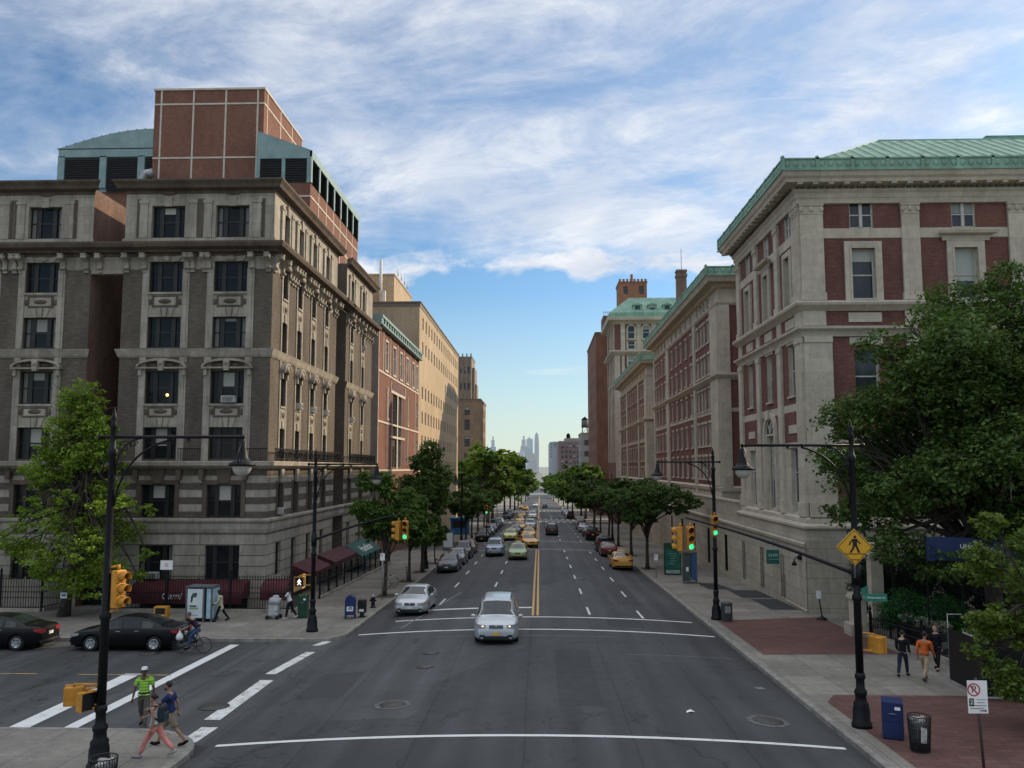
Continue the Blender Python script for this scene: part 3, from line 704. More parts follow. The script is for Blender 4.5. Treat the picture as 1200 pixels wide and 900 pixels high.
def side_pediment():
    tr = MB(); b = 0.
    n = 10
    up = [(.68 * math.cos(PI - PI * i / n), 13.02 + .5 * math.sin(PI * i / n)) for i in range(n + 1)]; lo = [(.54 * math.cos(PI - PI * i / n), 13.02 + .36 * math.sin(PI * i / n)) for i in range(n + 1)]
    for i in range(n): tr.prism([lo[i], lo[i + 1], up[i + 1], up[i]], -.4, 0)
    tr.ball((b, -.26, 13.12), (.3, .2, .26)); tr.ball((b, -.3, 12.95), (.16, .14, .2), 1)
    for s_ in (-1, 1): tr.ball((b + s_ * .5, -.2, 12.98), (.15, .16, .16)); tr.box(b + s_ * .5 - .1, b + s_ * .5 + .1, -.2, 0, 12.5, 12.96)
    return tr
for fn, nm, F, xs in ((front_surround, 'window_surround', FA, BX), (front_pediment, 'pediment', FA, BX), (side_surround, 'window_surround', FB, AX), (side_pediment, 'pediment', FB, AX)):
    src = fn().build(nm, [LIME, LIMED, BRK_D], LB)
    for i, b in enumerate(xs):
        if i: o = src.copy(); COL.objects.link(o)
        else: o = src
        o.matrix_basis = F @ T(b, 0, 0)
# console brackets beneath the lower cornice
def console():
    mb = MB()
    prof = [(0, .0), (-.14, .02), (-.22, .12), (-.16, .3), (-.2, .5), (-.42, .66), (-.58, .78), (-.6, .92), (0, .92)]
    mb.prism([(y, z) for y, z in prof], -.13, .13, 0, None, 'x'); mb.tube([(-.17, -.46, .76), (.17, -.46, .76)], .13, 10); mb.tube([(-.16, -.17, .14), (.16, -.17, .14)], .09, 8)
    mb.box(-.17, .17, -.62, 0, .92, .97); mb.box(-.14, .14, -.12, 0, -.12, .0)
    return mb.build('bracket', LIME, LB)
con = None
spots = [(FA, b + s_ * q) for b in BX for s_ in (-1, 1) for q in (1.32, )] + [(FA, x) for x in (-25.05, -16.35, -20.25, -21.0, -27.55, -26.7, -32.0, -32.6)] + [(FB, x) for b in AX for x in (b - .75, b + .75)] + [(FB, x) for x in (50.55, 54.2, 54.75, 57.6, 58.1, 61.2, 61.8, 65.6, 66.3, 70.3, 74.3, 78.6, 79.6, 80.7)]
seen = set()
for F, x in spots:
    k = (F is FA, round(x, 1))
    if k in seen: continue
    seen.add(k)
    if con is None: con = console(); o = con
    else: o = con.copy(); COL.objects.link(o)
    o.matrix_basis = F @ T(x, 0, 18.93)
# windows
pw = None
for zi, (z0, z1) in enumerate(FZ):
    h = z1 - z0
    win_rows('window', LB, FA, BX, [z0], WW, h, WINF, PANE, 'triple', .2)
    win_rows('window', LB, FB, AX, [z0], AW, h, WINF, PANE2, 'double', .18)
# railing on the balcony
rl = MB(FB)
for a_, b_ in ((50.2, 66.9), (69.8, 81.2)):
    n = int((b_ - a_) / .16)
    for i in range(n + 1): rl.box(a_ + i * .16 - .012, a_ + i * .16 + .012, -.47, -.445, 7.38, 8.12)
    rl.box(a_, b_, -.48, -.43, 8.1, 8.16); rl.box(a_, b_, -.48, -.43, 7.5, 7.54)
    for k in range(int((b_ - a_) / 1.2)):
        for q in range(3): rl.tube([(a_ + .6 + k * 1.2 + .2 * math.cos(t_ * PI / 4), -.46, 7.82 + .2 * math.sin(t_ * PI / 4)) for t_ in range(9)], .03, 5)
rl.M = FA
for a_, b_ in ((-21.3, -20.0), (-17.5, -16.0)):
    for i in range(int((b_ - a_) / .14) + 1): rl.box(a_ + i * .14 - .012, a_ + i * .14 + .012, -.47, -.445, 7.38, 8.1)
    rl.box(a_, b_, -.48, -.43, 8.08, 8.14)
rl.build('balcony_railing', BLK, LB)
# iron bar + awnings fixed to the house
AWR = simple('maroon_canvas', (.068, .011, .015), .75, scale=1.2, var=.22, bump=.1); AWG = simple('green_canvas', (.010, .075, .062), .75, scale=1.2, var=.22, bump=.1)
WHITE = simple('white_sign_paint', (.78, .78, .75), .5, var=.05)
def barrel(mb, x0, x1, y0, y1, z0, z1, m=0, n=10):
    """quarter-barrel awning, from the wall at (y0, z1) to the lip at (y1, z0)"""
    pr = [(y0 + (y1 - y0) * math.sin(PI / 2 * i / n), z0 + (z1 - z0) * math.cos(PI / 2 * i / n)) for i in range(n + 1)]
    v = [(x, y, z) for x in (x0, x1) for y, z in pr]; k = n + 1
    mb.add(v, [(i, i + 1, k + i + 1, k + i) for i in range(n)], m)
    for b_ in (0, k): mb.add([v[b_ + i] for i in range(k)] + [(v[b_][0], y0, z0)], [tuple(range(k + 1))], m)
    mb.box(x0, x1, y1 - .01, y1 + .01, z0 - .28, z0, m)
aw = MB(); barrel(aw, -23.5, -16.95, 50.25, 49.0, -.45, .45); awn = aw.build('awning', AWR, LB)
t_ = text_mesh('Cami', .56, WHITE, 'lettering', T(-21.05, 48.97, -.30) @ UPR, None, .003, .35); t_.parent = awn
t_.matrix_parent_inverse = I4
aw = MB()
for i in range(8):   # dark shop front under the awning
    x0 = -23.4 + i * .8; aw.box(x0, x0 + .76, 50.2, 50.28, -1.25, -.6)
aw.build('shop_window', simple('dark_shop_glass', (.012, .012, .014), .08, spec=.6), LB)
aw = MB()
for x0 in (-15.95,): barrel(aw, x0, x0 + 1.5, 50.25, 49.1, -.25, .55)
aw.build('awning', AWR, LB)
def slope_awning(x0, x1, zt, zb, out, mat, val=.3):
    mb = MB(FB); 
    mb.add([(x0, -.02, zt), (x1, -.02, zt), (x1, -out, zb), (x0, -out, zb)], [(0, 1, 2, 3)])
    mb.add([(x0, -.02, zt), (x0, -out, zb), (x0, -.02, zb)], [(0, 1, 2)]); mb.add([(x1, -.02, zt), (x1, -.02, zb), (x1, -out, zb)], [(0, 1, 2)])
    mb.box(x0, x1, -out - .01, -out + .01, zb - val, zb)
    return mb.build('awning', mat, LB)
slope_awning(55.6, 60.8, .75, .18, 1.35, AWR); slope_awning(62.2, 69.6, .72, .2, 1.35, AWR); g_ = slope_awning(71.2, 79.2, .55, -.35, 1.5, AWG, .45)
t_ = text_mesh('Hamilton', 1.15, WHITE, 'lettering', FB @ T(75.4, -.86, .05) @ RX(R(32)), None, .003, .25); t_.parent = g_; t_.matrix_parent_inverse = I4
sh = MB(FB)
SHOP = simple('shopfront_dark', (.02, .018, .017), .25, spec=.5); 
for x0, x1 in ((55.4, 60.9), (62.2, 69.7), (71.0, 79.3)):
    sh.box(x0, x1, -.10, -.02, -2.0, .18 if x0 < 70 else -.25)
    for k in range(5): sh.box(x0 + (x1 - x0) * k / 4 - .05, x0 + (x1 - x0) * k / 4 + .05, -.14, -.08, -2.0, .15 if x0 < 70 else -.3, 1)
sh.build('shop_front', [SHOP, simple('shopfront_frame', (.10, .085, .07), .6)], LB)
lt = MB(FB); lt.box(56.0, 58.6, -.16, -.12, -1.1, -.15); lt.build('lit_shop_window', simple('lit_glass', (.5, .33, .14), .4, emit=((1., .62, .25), .55)), LB)
# entrance court gate: dark doorway between the wings
dd = MB(); dd.box(-27.3, -25.3, 51.2, 51.4, -1.25, 3.2); dd.box(-27.3, -25.3, 50.6, 51.1, 3.2, 4.1, 1); dd.build('entrance_door', [BLK, LIMED], LB)
# air conditioners in the sashes
AC = simple('ac_casing', (.42, .42, .40), .5, .1)
def ac(F, x, z, w_=.66):
    m = MB(F); m.cbox((x, -.12, z + .2), (w_, .5, .4), 0, None, .02)
    for k in range(7): m.box(x - w_ * .42, x + w_ * .42, -.385, -.37, z + .06 + k * .045, z + .075 + k * .045, 1)
    return m.build('air_conditioner', [AC, BLKM], LB)
ac(FA, -18.5, 10.86, .8); ac(FA, -22.7, .5); 
for d, z in ((56.1, 10.85), (59.6, 10.85), (63.3, 10.85), (72.0, 10.85), (76.6, 17.6), (52.8, 3.98 + .15)): ac(FB, d, z, .6)
lampm = MB(FA); lampm.ball((-22.4, .25, 11.35), .09); lampm.build('lamp_bulb', simple('warm_bulb', (1, .7, .3), emit=((1, .6, .2), 3.)), LB)

# iron fences in front of the house
def picket_fence(name, label, pts, h, root_group=None, spear=True, gap=.15, posts=(), low=0.):
    """pts: list of (x, d) corners; pickets in one railing mesh, square posts as parts"""
    r = thing(name, label, 'fence', (pts[0][0], pts[0][1], walk_z(pts[0][1])), world_kids=True, group=root_group); bpy.context.view_layer.update()
    mb = MB()
    for (xa, da), (xb, db) in zip(pts, pts[1:]):
        L = math.hypot(xb - xa, db - da); n = max(1, int(L / gap)); a = math.atan2(db - da, xb - xa)
        for i in range(n + 1):
            t = i / n; x, d = xa + (xb - xa) * t, da + (db - da) * t; z = walk_z(d)
            m_ = T(x, d, z) @ RZ(a)
            mb.box(-.013, .013, -.013, .013, .1 + low, h, 0, m_)
            if spear: mb.add([(-.03, 0, h), (0, -.02, h), (.03, 0, h), (0, .02, h), (0, 0, h + .15), (0, 0, h - .05)], [(0, 1, 4), (1, 2, 4), (2, 3, 4), (3, 0, 4), (1, 0, 5), (2, 1, 5), (3, 2, 5), (0, 3, 5)], 0, m_)
        for hh in (.22 + low, h * .55, h - .14):
            mb.tube([(xa, da, walk_z(da) + hh), (xb, db, walk_z(db) + hh)], .024, 4, smooth=False)
    mb.build('railing', BLK, r)
    pm = MB().box(-.05, .05, -.05, .05, 0, h + .2); pm.lathe([(.02, h + .2), (.075, h + .26), (.08, h + .32), (.02, h + .45), (.005, h + .52)], 8)
    p0 = None
    for x, d in posts:
        if p0 is None: p0 = pm.build('post', BLK, r); o = p0
        else: o = p0.copy(); COL.objects.link(o)
        o.matrix_basis = T(x, d, walk_z(d))
    kb = MB()
    for (xa, da), (xb, db) in zip(pts, pts[1:]):
        L = math.hypot(xb - xa, db - da); a = math.atan2(db - da, xb - xa)
        kb.add([(0, -.16, 0), (L, -.16, walk_z(db) - walk_z(da)), (L, .16, walk_z(db) - walk_z(da)), (0, .16, 0), (0, -.16, .2), (L, -.16, .2 + walk_z(db) - walk_z(da)), (L, .16, .2 + walk_z(db) - walk_z(da)), (0, .16, .2)],
               [(4, 5, 6, 7), (0, 1, 5, 4), (1, 2, 6, 5), (2, 3, 7, 6), (3, 0, 4, 7)], 0, T(xa, da, walk_z(da) - .01) @ RZ(a))
    kb.build('stone_kerb', LIME, r)
    return r
picket_fence('iron_fence', 'tall black spear topped iron fence in front of the maroon restaurant awning', [(-24.6, 48.4), (-13.9, 48.4), (-13.9, 50.4)], 1.95, posts=[(-24.6, 48.4), (-21, 48.4), (-17.4, 48.4), (-13.9, 48.4)])
picket_fence('iron_fence', 'tall black iron fence behind the parked sedan and left of the entrance', [(-46, 48.4), (-28.2, 48.4), (-28.2, 50.2)], 1.95, posts=[(-40, 48.4), (-34, 48.4), (-30.6, 48.4), (-28.2, 48.4)])
picket_fence('iron_railing', 'black sidewalk railing below the red and green shop awnings', [(-13.9, 54.5), (-13.9, 71), (-13.9, 80)], 1.25, gap=.32, spear=False, posts=[(-13.9, 54.5 + 2.3 * i) for i in range(12)])
# ---------------------------------------------------------------- the brick and limestone halls on the right
BRK_C = brick_mat('campus_red_brick', (.20, .062, .046), (.14, .044, .034), (.17, .12, .10), .28)
IND = stone_mat('indiana_limestone', (.54, .475, .375), .17, course=.78, bw=1.3, joint=.006, jc=.66); INDC = stone_mat('coursed_indiana_stone', (.46, .405, .32), .22, course=.82, bw=1.9, joint=.012)
INDD = stone_mat('dark_indiana_stone', (.15, .13, .11), .5)  # darker stone for the dentil band
COP = copper_mat('verdigris_copper', (.21, .345, .265)); COPD = copper_mat('dark_verdigris', (.13, .26, .21))
WFR = simple('stone_grey_sash', (.46, .44, .39), .5, var=.08); WFD = simple('dark_bars', (.010, .010, .011), .9, spec=.02)
PANC = pane_mat('campus_pane', blind=(.40, .42, .36), chance=.55, glass=(.018, .022, .024), curtain=0., spec=.4)
def ur(d): return -d
def seg_box(mb, xs, *a): 
    for x0, x1 in xs: mb.box(x0, x1, *a)
def pilaster(mb, x0, x1, z0, z1, out=.16, m=0, capital=True):
    mb.box(x0, x1, -out, 0, z0, z1, m); mb.box(x0 - .06, x1 + .06, -out - .07, 0, z0, z0 + .45, m)
    if capital:
        mb.box(x0 - .05, x1 + .05, -out - .06, 0, z1 - .12, z1, m); mb.box(x0 - .02, x1 + .02, -out - .03, 0, z1 - .62, z1 - .55, m)
        for s_ in (x0 + .08, (x0 + x1) / 2, x1 - .08): mb.ball((s_, -out - .03, z1 - .32), (.13, .08, .19), m, n=8, k=6)
def hip_roof(root, x0, x1, y0, y1, z, run, rise, name='roof', mat=None, ribs=True):
    mb = MB(); a, b, c, d = x0 + run, x1 - run, y0 + run, y1 - run
    v = [(x0, y0, z), (x1, y0, z), (x1, y1, z), (x0, y1, z), (a, c, z + rise), (b, c, z + rise), (b, d, z + rise), (a, d, z + rise)]
    mb.add(v, [(0, 1, 5, 4), (1, 2, 6, 5), (2, 3, 7, 6), (3, 0, 4, 7), (4, 5, 6, 7)])
    if ribs:
        n = int((x1 - x0) / .75)
        for i in range(1, n):
            x = x0 + (x1 - x0) * i / n; t = min(1, min(x - x0, x1 - x) / run); mb.tube([(x, y0, z + .02), (x, y0 + run * t, z + rise * t + .02)], .03, 4, smooth=False)
        n = int((y1 - y0) / .75)
        for i in range(1, n):
            y = y0 + (y1 - y0) * i / n; t = min(1, min(y - y0, y1 - y) / run); mb.tube([(x0, y, z + .02), (x0 + run * t, y, z + rise * t + .02)], .03, 4, smooth=False)
        for p, q in ((0, 4), (1, 5), (3, 7)): mb.tube([v[p], v[q]], .06, 5)
        mb.tube([v[4], v[5]], .07, 5); mb.tube([v[4], v[7]], .07, 5)
    return mb.build(name, mat or COP, root)
def cresting(mb, x0, x1, y, z0, z1, m=0, step=2.05):
    """copper gutter parapet with panels, palmette studs and little pinnacles along one side"""
    mb.box(x0, x1, y, y + .12, z0, z1, m); mb.box(x0, x1, y - .08, y + .16, z0 - .06, z0 + .1, m); mb.box(x0, x1, y - .05, y + .15, z1 - .09, z1, m)
    n = max(1, int(round((x1 - x0) / step)))
    for i in range(n + 1):
        x = x0 + (x1 - x0) * i / n; mb.box(x - .1, x + .1, y - .05, y + .1, z0, z1, m)
    n2 = n * 4
    for i in range(n2):
        x = x0 + (x1 - x0) * (i + .5) / n2; mb.ball((x, y - .005, (z0 + z1) / 2 + .0), (.17, .035, (z1 - z0) * .27), m, n=8, k=5)
    for i in range(n + 1):
        x = x0 + (x1 - x0) * (i) / n; mb.ball((x, y + .04, z1 + .05), (.13, .07, .09), m, n=8, k=5); mb.ball((x, y + .04, z1 + .11), (.05, .05, .06), m, n=6, k=4)

HH = thing('campus_hall', 'red brick and limestone corner hall with green copper cornice behind the large tree', 'building', (24, 58, walk_z(58)), world_kids=True); bpy.context.view_layer.update()
FC = FM(15.3, 0, -PI / 2); FD = FM(0, 49.5, 0)
mats = [BRK_C, IND, INDC, INDD]
fb = Bands([(-4, 2), (4.0, 0), (8.45, 1), (8.79, 0), (14.67, 1), (15.17, 0), (16.16, 1), (16.66, 0), (20.35, 1), (20.96, 0), (22.4, 1)])
FXC = [18.9, 24.8, 30.85, 36.9]; NW = 1.36
holes = [(x - NW / 2, x + NW / 2, a, b) for x in FXC for a, b in ((4.4, 7.9), (10.6, 13.9), (16.68, 19.71), (20.97, 22.55))]
mb = MB(FD); wall(mb, 15.3, 60, -1.6, 23.4, holes, .35, fb, 1)
AD = [51.9, 56.85, 61.9]
holes = []
for i, d in enumerate(AD):
    x = ur(d); ww = .62
    holes += [(x - ww, x + ww, 16.68, 19.71), (x - ww, x + ww, 20.97, 22.55), (x - ww, x + ww, 11.3, 14.4)]
    holes += [(x - 1.15, x + 1.15, 4.3, 9.15)] if i == 1 else [(x - .7, x + .7, 4.3, 8.2)]
mb.M = FC; ab = Bands([(-4, 2), (4.0, 1), (8.5, 0), (9.9, 0), (10.35, 1), (10.8, 0), (14.67, 1), (15.17, 0), (16.16, 1), (16.66, 0), (20.35, 1), (20.96, 0), (22.4, 1)])
wall(mb, ur(65.1), ur(49.5), 2.4, 23.4, holes, .35, ab, 1)
mb.M = I4
mb.add([(15.3, 65.1, -2), (60, 65.1, -2), (60, 65.1, 23.4), (15.3, 65.1, 23.4)], [(0, 1, 2, 3)], 0)
mb.add([(60, 49.5, -2), (60, 65.1, -2), (60, 65.1, 23.4), (60, 49.5, 23.4)], [(0, 1, 2, 3)], 0)
mb.build('wall', mats, HH)
# semicircular head of the big window on the avenue
ah = MB(FC); x = ur(56.85); n = 16
for i in range(n):
    t0, t1 = PI * i / n, PI * (i + 1) / n
    p = lambda r, t: (x + r * math.cos(t), 9.15 + r * math.sin(t))
    ah.prism([p(1.15, t0), p(1.15, t1), p(1.5, t1), p(1.5, t0)], -.18, .0); ah.prism([p(1.02, t0), p(1.02, t1), p(1.15, t1), p(1.15, t0)], -.08, .0)
for q in (-1, 1): ah.box(*sorted((x + q * 1.15, x + q * 1.5)), -.18, 0, 4.3, 9.15); ah.box(*sorted((x + q * 1.02, x + q * 1.15)), -.08, .2, 4.3, 9.15)
ah.prism([(x - .17, 10.15), (x + .17, 10.15), (x + .24, 10.75), (x - .24, 10.75)], -.28, -.01)
ah.build('arch_surround', [IND], HH)
gl = MB(FC); gl.prism([(x + 1.02 * math.cos(PI * i / n), 9.152 + 1.02 * math.sin(PI * i / n)) for i in range(n + 1)], -.02, -.012); gl.build('arch_pane', simple('dark_arch_glass', (.02, .022, .022), .1, spec=.25), HH)
ml = MB(FC)
for t in (PI / 4, PI / 2, 3 * PI / 4): ml.tube([(x, -.03, 9.2), (x + math.cos(t), -.03, 9.15 + math.sin(t))], .035, 4)
ml.box(x - 1.02, x + 1.02, -.05, .0, 9.08, 9.2); ml.build('fanlight_bar', WFR, HH)
# trim
cor = MB()
BELT = [(.06, 16.05), (.22, 16.2), (.42, 16.36), (.46, 16.5), (.4, 16.6), (.0, 16.66)]; BAND = [(.1, 14.55), (.14, 14.7), (.22, 14.85), (.38, 14.98), (.4, 15.12), (.0, 15.19)]
BD3 = [(.06, 8.42), (.08, 8.78), (.0, 8.8)]; ARCHI = [(.18, 22.42), (.2, 22.7), (.24, 22.74), (.26, 23.0), (.36, 23.12), (.38, 23.24), (.0, 23.26)]
CORN = [(.3, 23.24), (.36, 23.36), (.5, 23.42), (.95, 23.47), (1.0, 23.65), (1.12, 23.78), (1.2, 24.02), (1.2, 24.07), (.0, 24.1)]
BASE = [(.32, 2.9), (.34, 3.45), (.5, 3.6), (.5, 3.72), (.22, 3.85), (.22, 4.1), (.1, 4.18), (.0, 4.2)]
B20 = [(.05, 20.37), (.06, 20.93), (.0, 20.95)]
for prof, m in ((BELT, 0), (BAND, 0), (ARCHI, 0), (CORN, 0), (BASE, 0), (B20, 0), ([(.32, -2.), (.32, 2.9)], 2)):
    cor.M = FD; ledge(cor, prof, 15.3, 60, m, l=1)
    cor.M = FC; ledge(cor, prof, ur(65.1), ur(49.5), m, r=1, l=1)
cor.M = FD; ledge(cor, BD3, 15.3, 60, 0, l=0)
# dentils in darker stone and pale modillions under the cornice
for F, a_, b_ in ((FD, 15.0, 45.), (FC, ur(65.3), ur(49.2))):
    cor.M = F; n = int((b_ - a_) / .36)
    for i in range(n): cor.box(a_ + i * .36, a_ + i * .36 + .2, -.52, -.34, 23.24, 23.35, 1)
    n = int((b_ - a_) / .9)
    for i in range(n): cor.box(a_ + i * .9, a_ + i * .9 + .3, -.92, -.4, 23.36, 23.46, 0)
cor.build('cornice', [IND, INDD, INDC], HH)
for x0, x1 in ((15.3, 16.64), (21.17, 22.2), (27.3, 28.3), (33.4, 34.4), (39.4, 40.4)):
    pl = MB(FD); pilaster(pl, x0, x1, 16.66, 22.4); pl.box(x0, x1, -.1, 0, 15.19, 16.06)
    pl.box(x0 - .0, x1 + (.28 if x0 < 16 else 0), -.16, 0, 4.2, 14.56); pl.box(x0, x1 + (.34 if x0 < 16 else .06), -.24, 0, 4.2, 5.0); pl.box(x0, x1 + .3, -.22, 0, 14.2, 14.5); pl.build('pilaster', [IND], HH)
for d0, d1 in ((49.5, 50.7), (53.75, 54.6), (59.0, 59.85), (64.1, 65.1)):
    pl = MB(FC); pilaster(pl, ur(d1), ur(d0), 16.66, 22.4); pl.box(ur(d1), ur(d0), -.1, 0, 15.19, 16.06); pl.box(ur(d1), ur(d0), -.16, 0, 4.2, 14.56); pl.box(ur(d1) - .05, ur(d0) + .05, -.24, 0, 4.2, 5.0); pl.box(ur(d1) - .04, ur(d0) + .04, -.21, 0, 14.2, 14.5); pl.build('pilaster', [IND], HH)
def surround(F, x, hw, ped, z0=16.66, z1=20.15, w_=.4):
    s_ = MB()
    s_.box(-hw - w_, -hw, -.14, 0, z0, z1); s_.box(hw, hw + w_, -.14, 0, z0, z1); s_.box(-hw, hw, -.14, 0, z1 - w_, z1)
    for q in (-1, 1): s_.box(*sorted((q * hw, q * (hw + .1))), -.18, -.14, z0, z1 - w_ + .1)
    s_.box(-hw - .02, hw + .02, -.22, 0, z0 - .0, z0 + .1)
    if ped:
        ledge(s_, [(.16, z1), (.2, z1 + .28), (.5, z1 + .36), (.56, z1 + .52), (.0, z1 + .56)], -hw - w_ - .12, hw + w_ + .12, 0, 1, 1)
        for q in (): s_.prism([(-.15, z1 - .6), (-.35, z1 - .1), (-.55, z1 + .1), (-.55, z1 + .28), (0, z1 + .28), (0, z1 - .6)], q * (hw + w_) - .12, q * (hw + w_) + .12, 0, None, 'x')
    o = s_.build('window_surround', IND, HH); o.matrix_basis = F @ T(x, 0, 0)
for i, x in enumerate(FXC): surround(FD, x, NW / 2, i == 1)
for i, d in enumerate(AD): surround(FC, ur(d), .62, i == 1, w_=.32)
def panel(F, x, hw, z0, z1, o): pn = MB(F); pn.box(x - hw, x + hw, -o, 0, z0, z1); pn.build('stone_panel', IND, HH)
for i, d in enumerate(AD):
    panel(FC, ur(d), .9, 15.38, 15.95, .05); panel(FC, ur(d), .9, 14.42, 14.55, .05); panel(FC, ur(d), .75, 11.18, 11.3, .12)
    if i != 1: panel(FC, ur(d), .85, 9.05, 9.55, .05); panel(FC, ur(d), .95, 8.2, 8.5, .08)
for x in FXC: panel(FD, x, .95, 15.4, 15.95, .05); panel(FD, x, .95, 14.05, 14.5, .05); panel(FD, x, .8, 10.48, 10.6, .1)
win_rows('window', HH, FD, FXC, [16.68], NW, 3.03, WFR, PANC, 'double', .22); win_rows('window', HH, FD, FXC, [20.97], NW, 1.58, WFR, PANC, 'pair', .1)
win_rows('window', HH, FD, FXC, [10.6], NW, 3.3, WFR, PANC, 'double', .22); win_rows('window', HH, FD, FXC, [4.4], NW, 3.5, WFR, PANC, 'double', .22)
AX2 = [ur(d) for d in AD]
win_rows('window', HH, FC, AX2, [16.68], 1.24, 3.03, WFR, PANC, 'double', .22); win_rows('window', HH, FC, AX2, [20.97], 1.24, 1.58, WFR, PANC, 'pair', .1)
win_rows('window', HH, FC, AX2, [11.3], 1.24, 3.1, WFR, PANC, 'double', .22); win_rows('window', HH, FC, [AX2[0], AX2[2]], [4.3], 1.4, 3.9, WFR, PANC, 'grid', .22, n=2)
win_rows('window', HH, FC, [AX2[1]], [4.3], 2.04, 4.83, WFR, PANC, 'grid', .25, n=3)
cr = MB(); 
cr.M = FD; cresting(cr, 14.1, 44, -1.2, 24.1, 24.8); cr.M = FC; cresting(cr, ur(66.3), ur(48.3), -1.2, 24.1, 24.8); cr.build('copper_cresting', COP, HH)
hip_roof(HH, 14.2, 60, 48.4, 67.2, 24.1, 9.2, 5.3)
vt = MB(); vt.box(31, 34, 58.2, 59.6, 29.2, 29.9); vt.build('roof_vent', COPD, HH)
# terrace basement running along the avenue under both halls
tb = MB(FC)
bw = [53.8, 58.75, 63.9, 69.9, 77, 84, 91, 98]
holes = [(ur(d) - .55, ur(d) + .55, -.9 - .02 * (d - 54), 1.65) for d in bw]
wall(tb, ur(121), ur(49.15), -4.6, 2.45, holes, .12, 0, 0, y=-.36)
ledge(tb, [(.36, 2.45), (.5, 2.55), (.52, 2.72), (.36, 2.8), (.36, 2.9)], ur(121), ur(49.5), 0, 0, 1)
ledge(tb, [(.40, -1.05), (.42, -.98), (.36, -.95)], ur(53.2), ur(49.5), 0, 0, 1)
tb.M = I4; tb.box(15.0, 22, 65.1, 72.4, 2.6, 2.9); tb.box(14.98, 15.3, 65.1, 120.9, 2.9, 4.35); tb.box(14.9, 15.35, 65.1, 120.9, 4.35, 4.5, 1)
tb.build('basement_wall', [INDC, IND], HH)
lv = None
for d in bw:
    mb = MB(); z0 = -.9 - .02 * (d - 54); h = 1.65 - z0
    for k in range(int(h / .12)): mb.box(-.5, .5, -.02, .03, z0 + k * .12, z0 + k * .12 + .05)
    for s_ in (-1, 0, 1): mb.box(s_ * .5 - .03, s_ * .5 + .03, -.03, .02, z0, 1.65)
    mb.box(-.55, .55, .05, .06, z0, 1.65, 1)
    o = mb.build('basement_grille', [WFD, WFD], HH); o.matrix_basis = FC @ T(ur(d), -.3, 0)
wl = MB(); wl.tube([(14.94, 50.3, 1.75), (14.7, 50.3, 1.85), (14.62, 50.3, 1.7)], .03, 6); wl.lathe([(.02, .25), (.12, .1), (.16, 0), (.1, -.06)], 10, 0, T(14.62, 50.3, 1.45)); wl.ball((14.85, 50.0, 1.9), .16); wl.build('wall_lamp', BLK, HH)

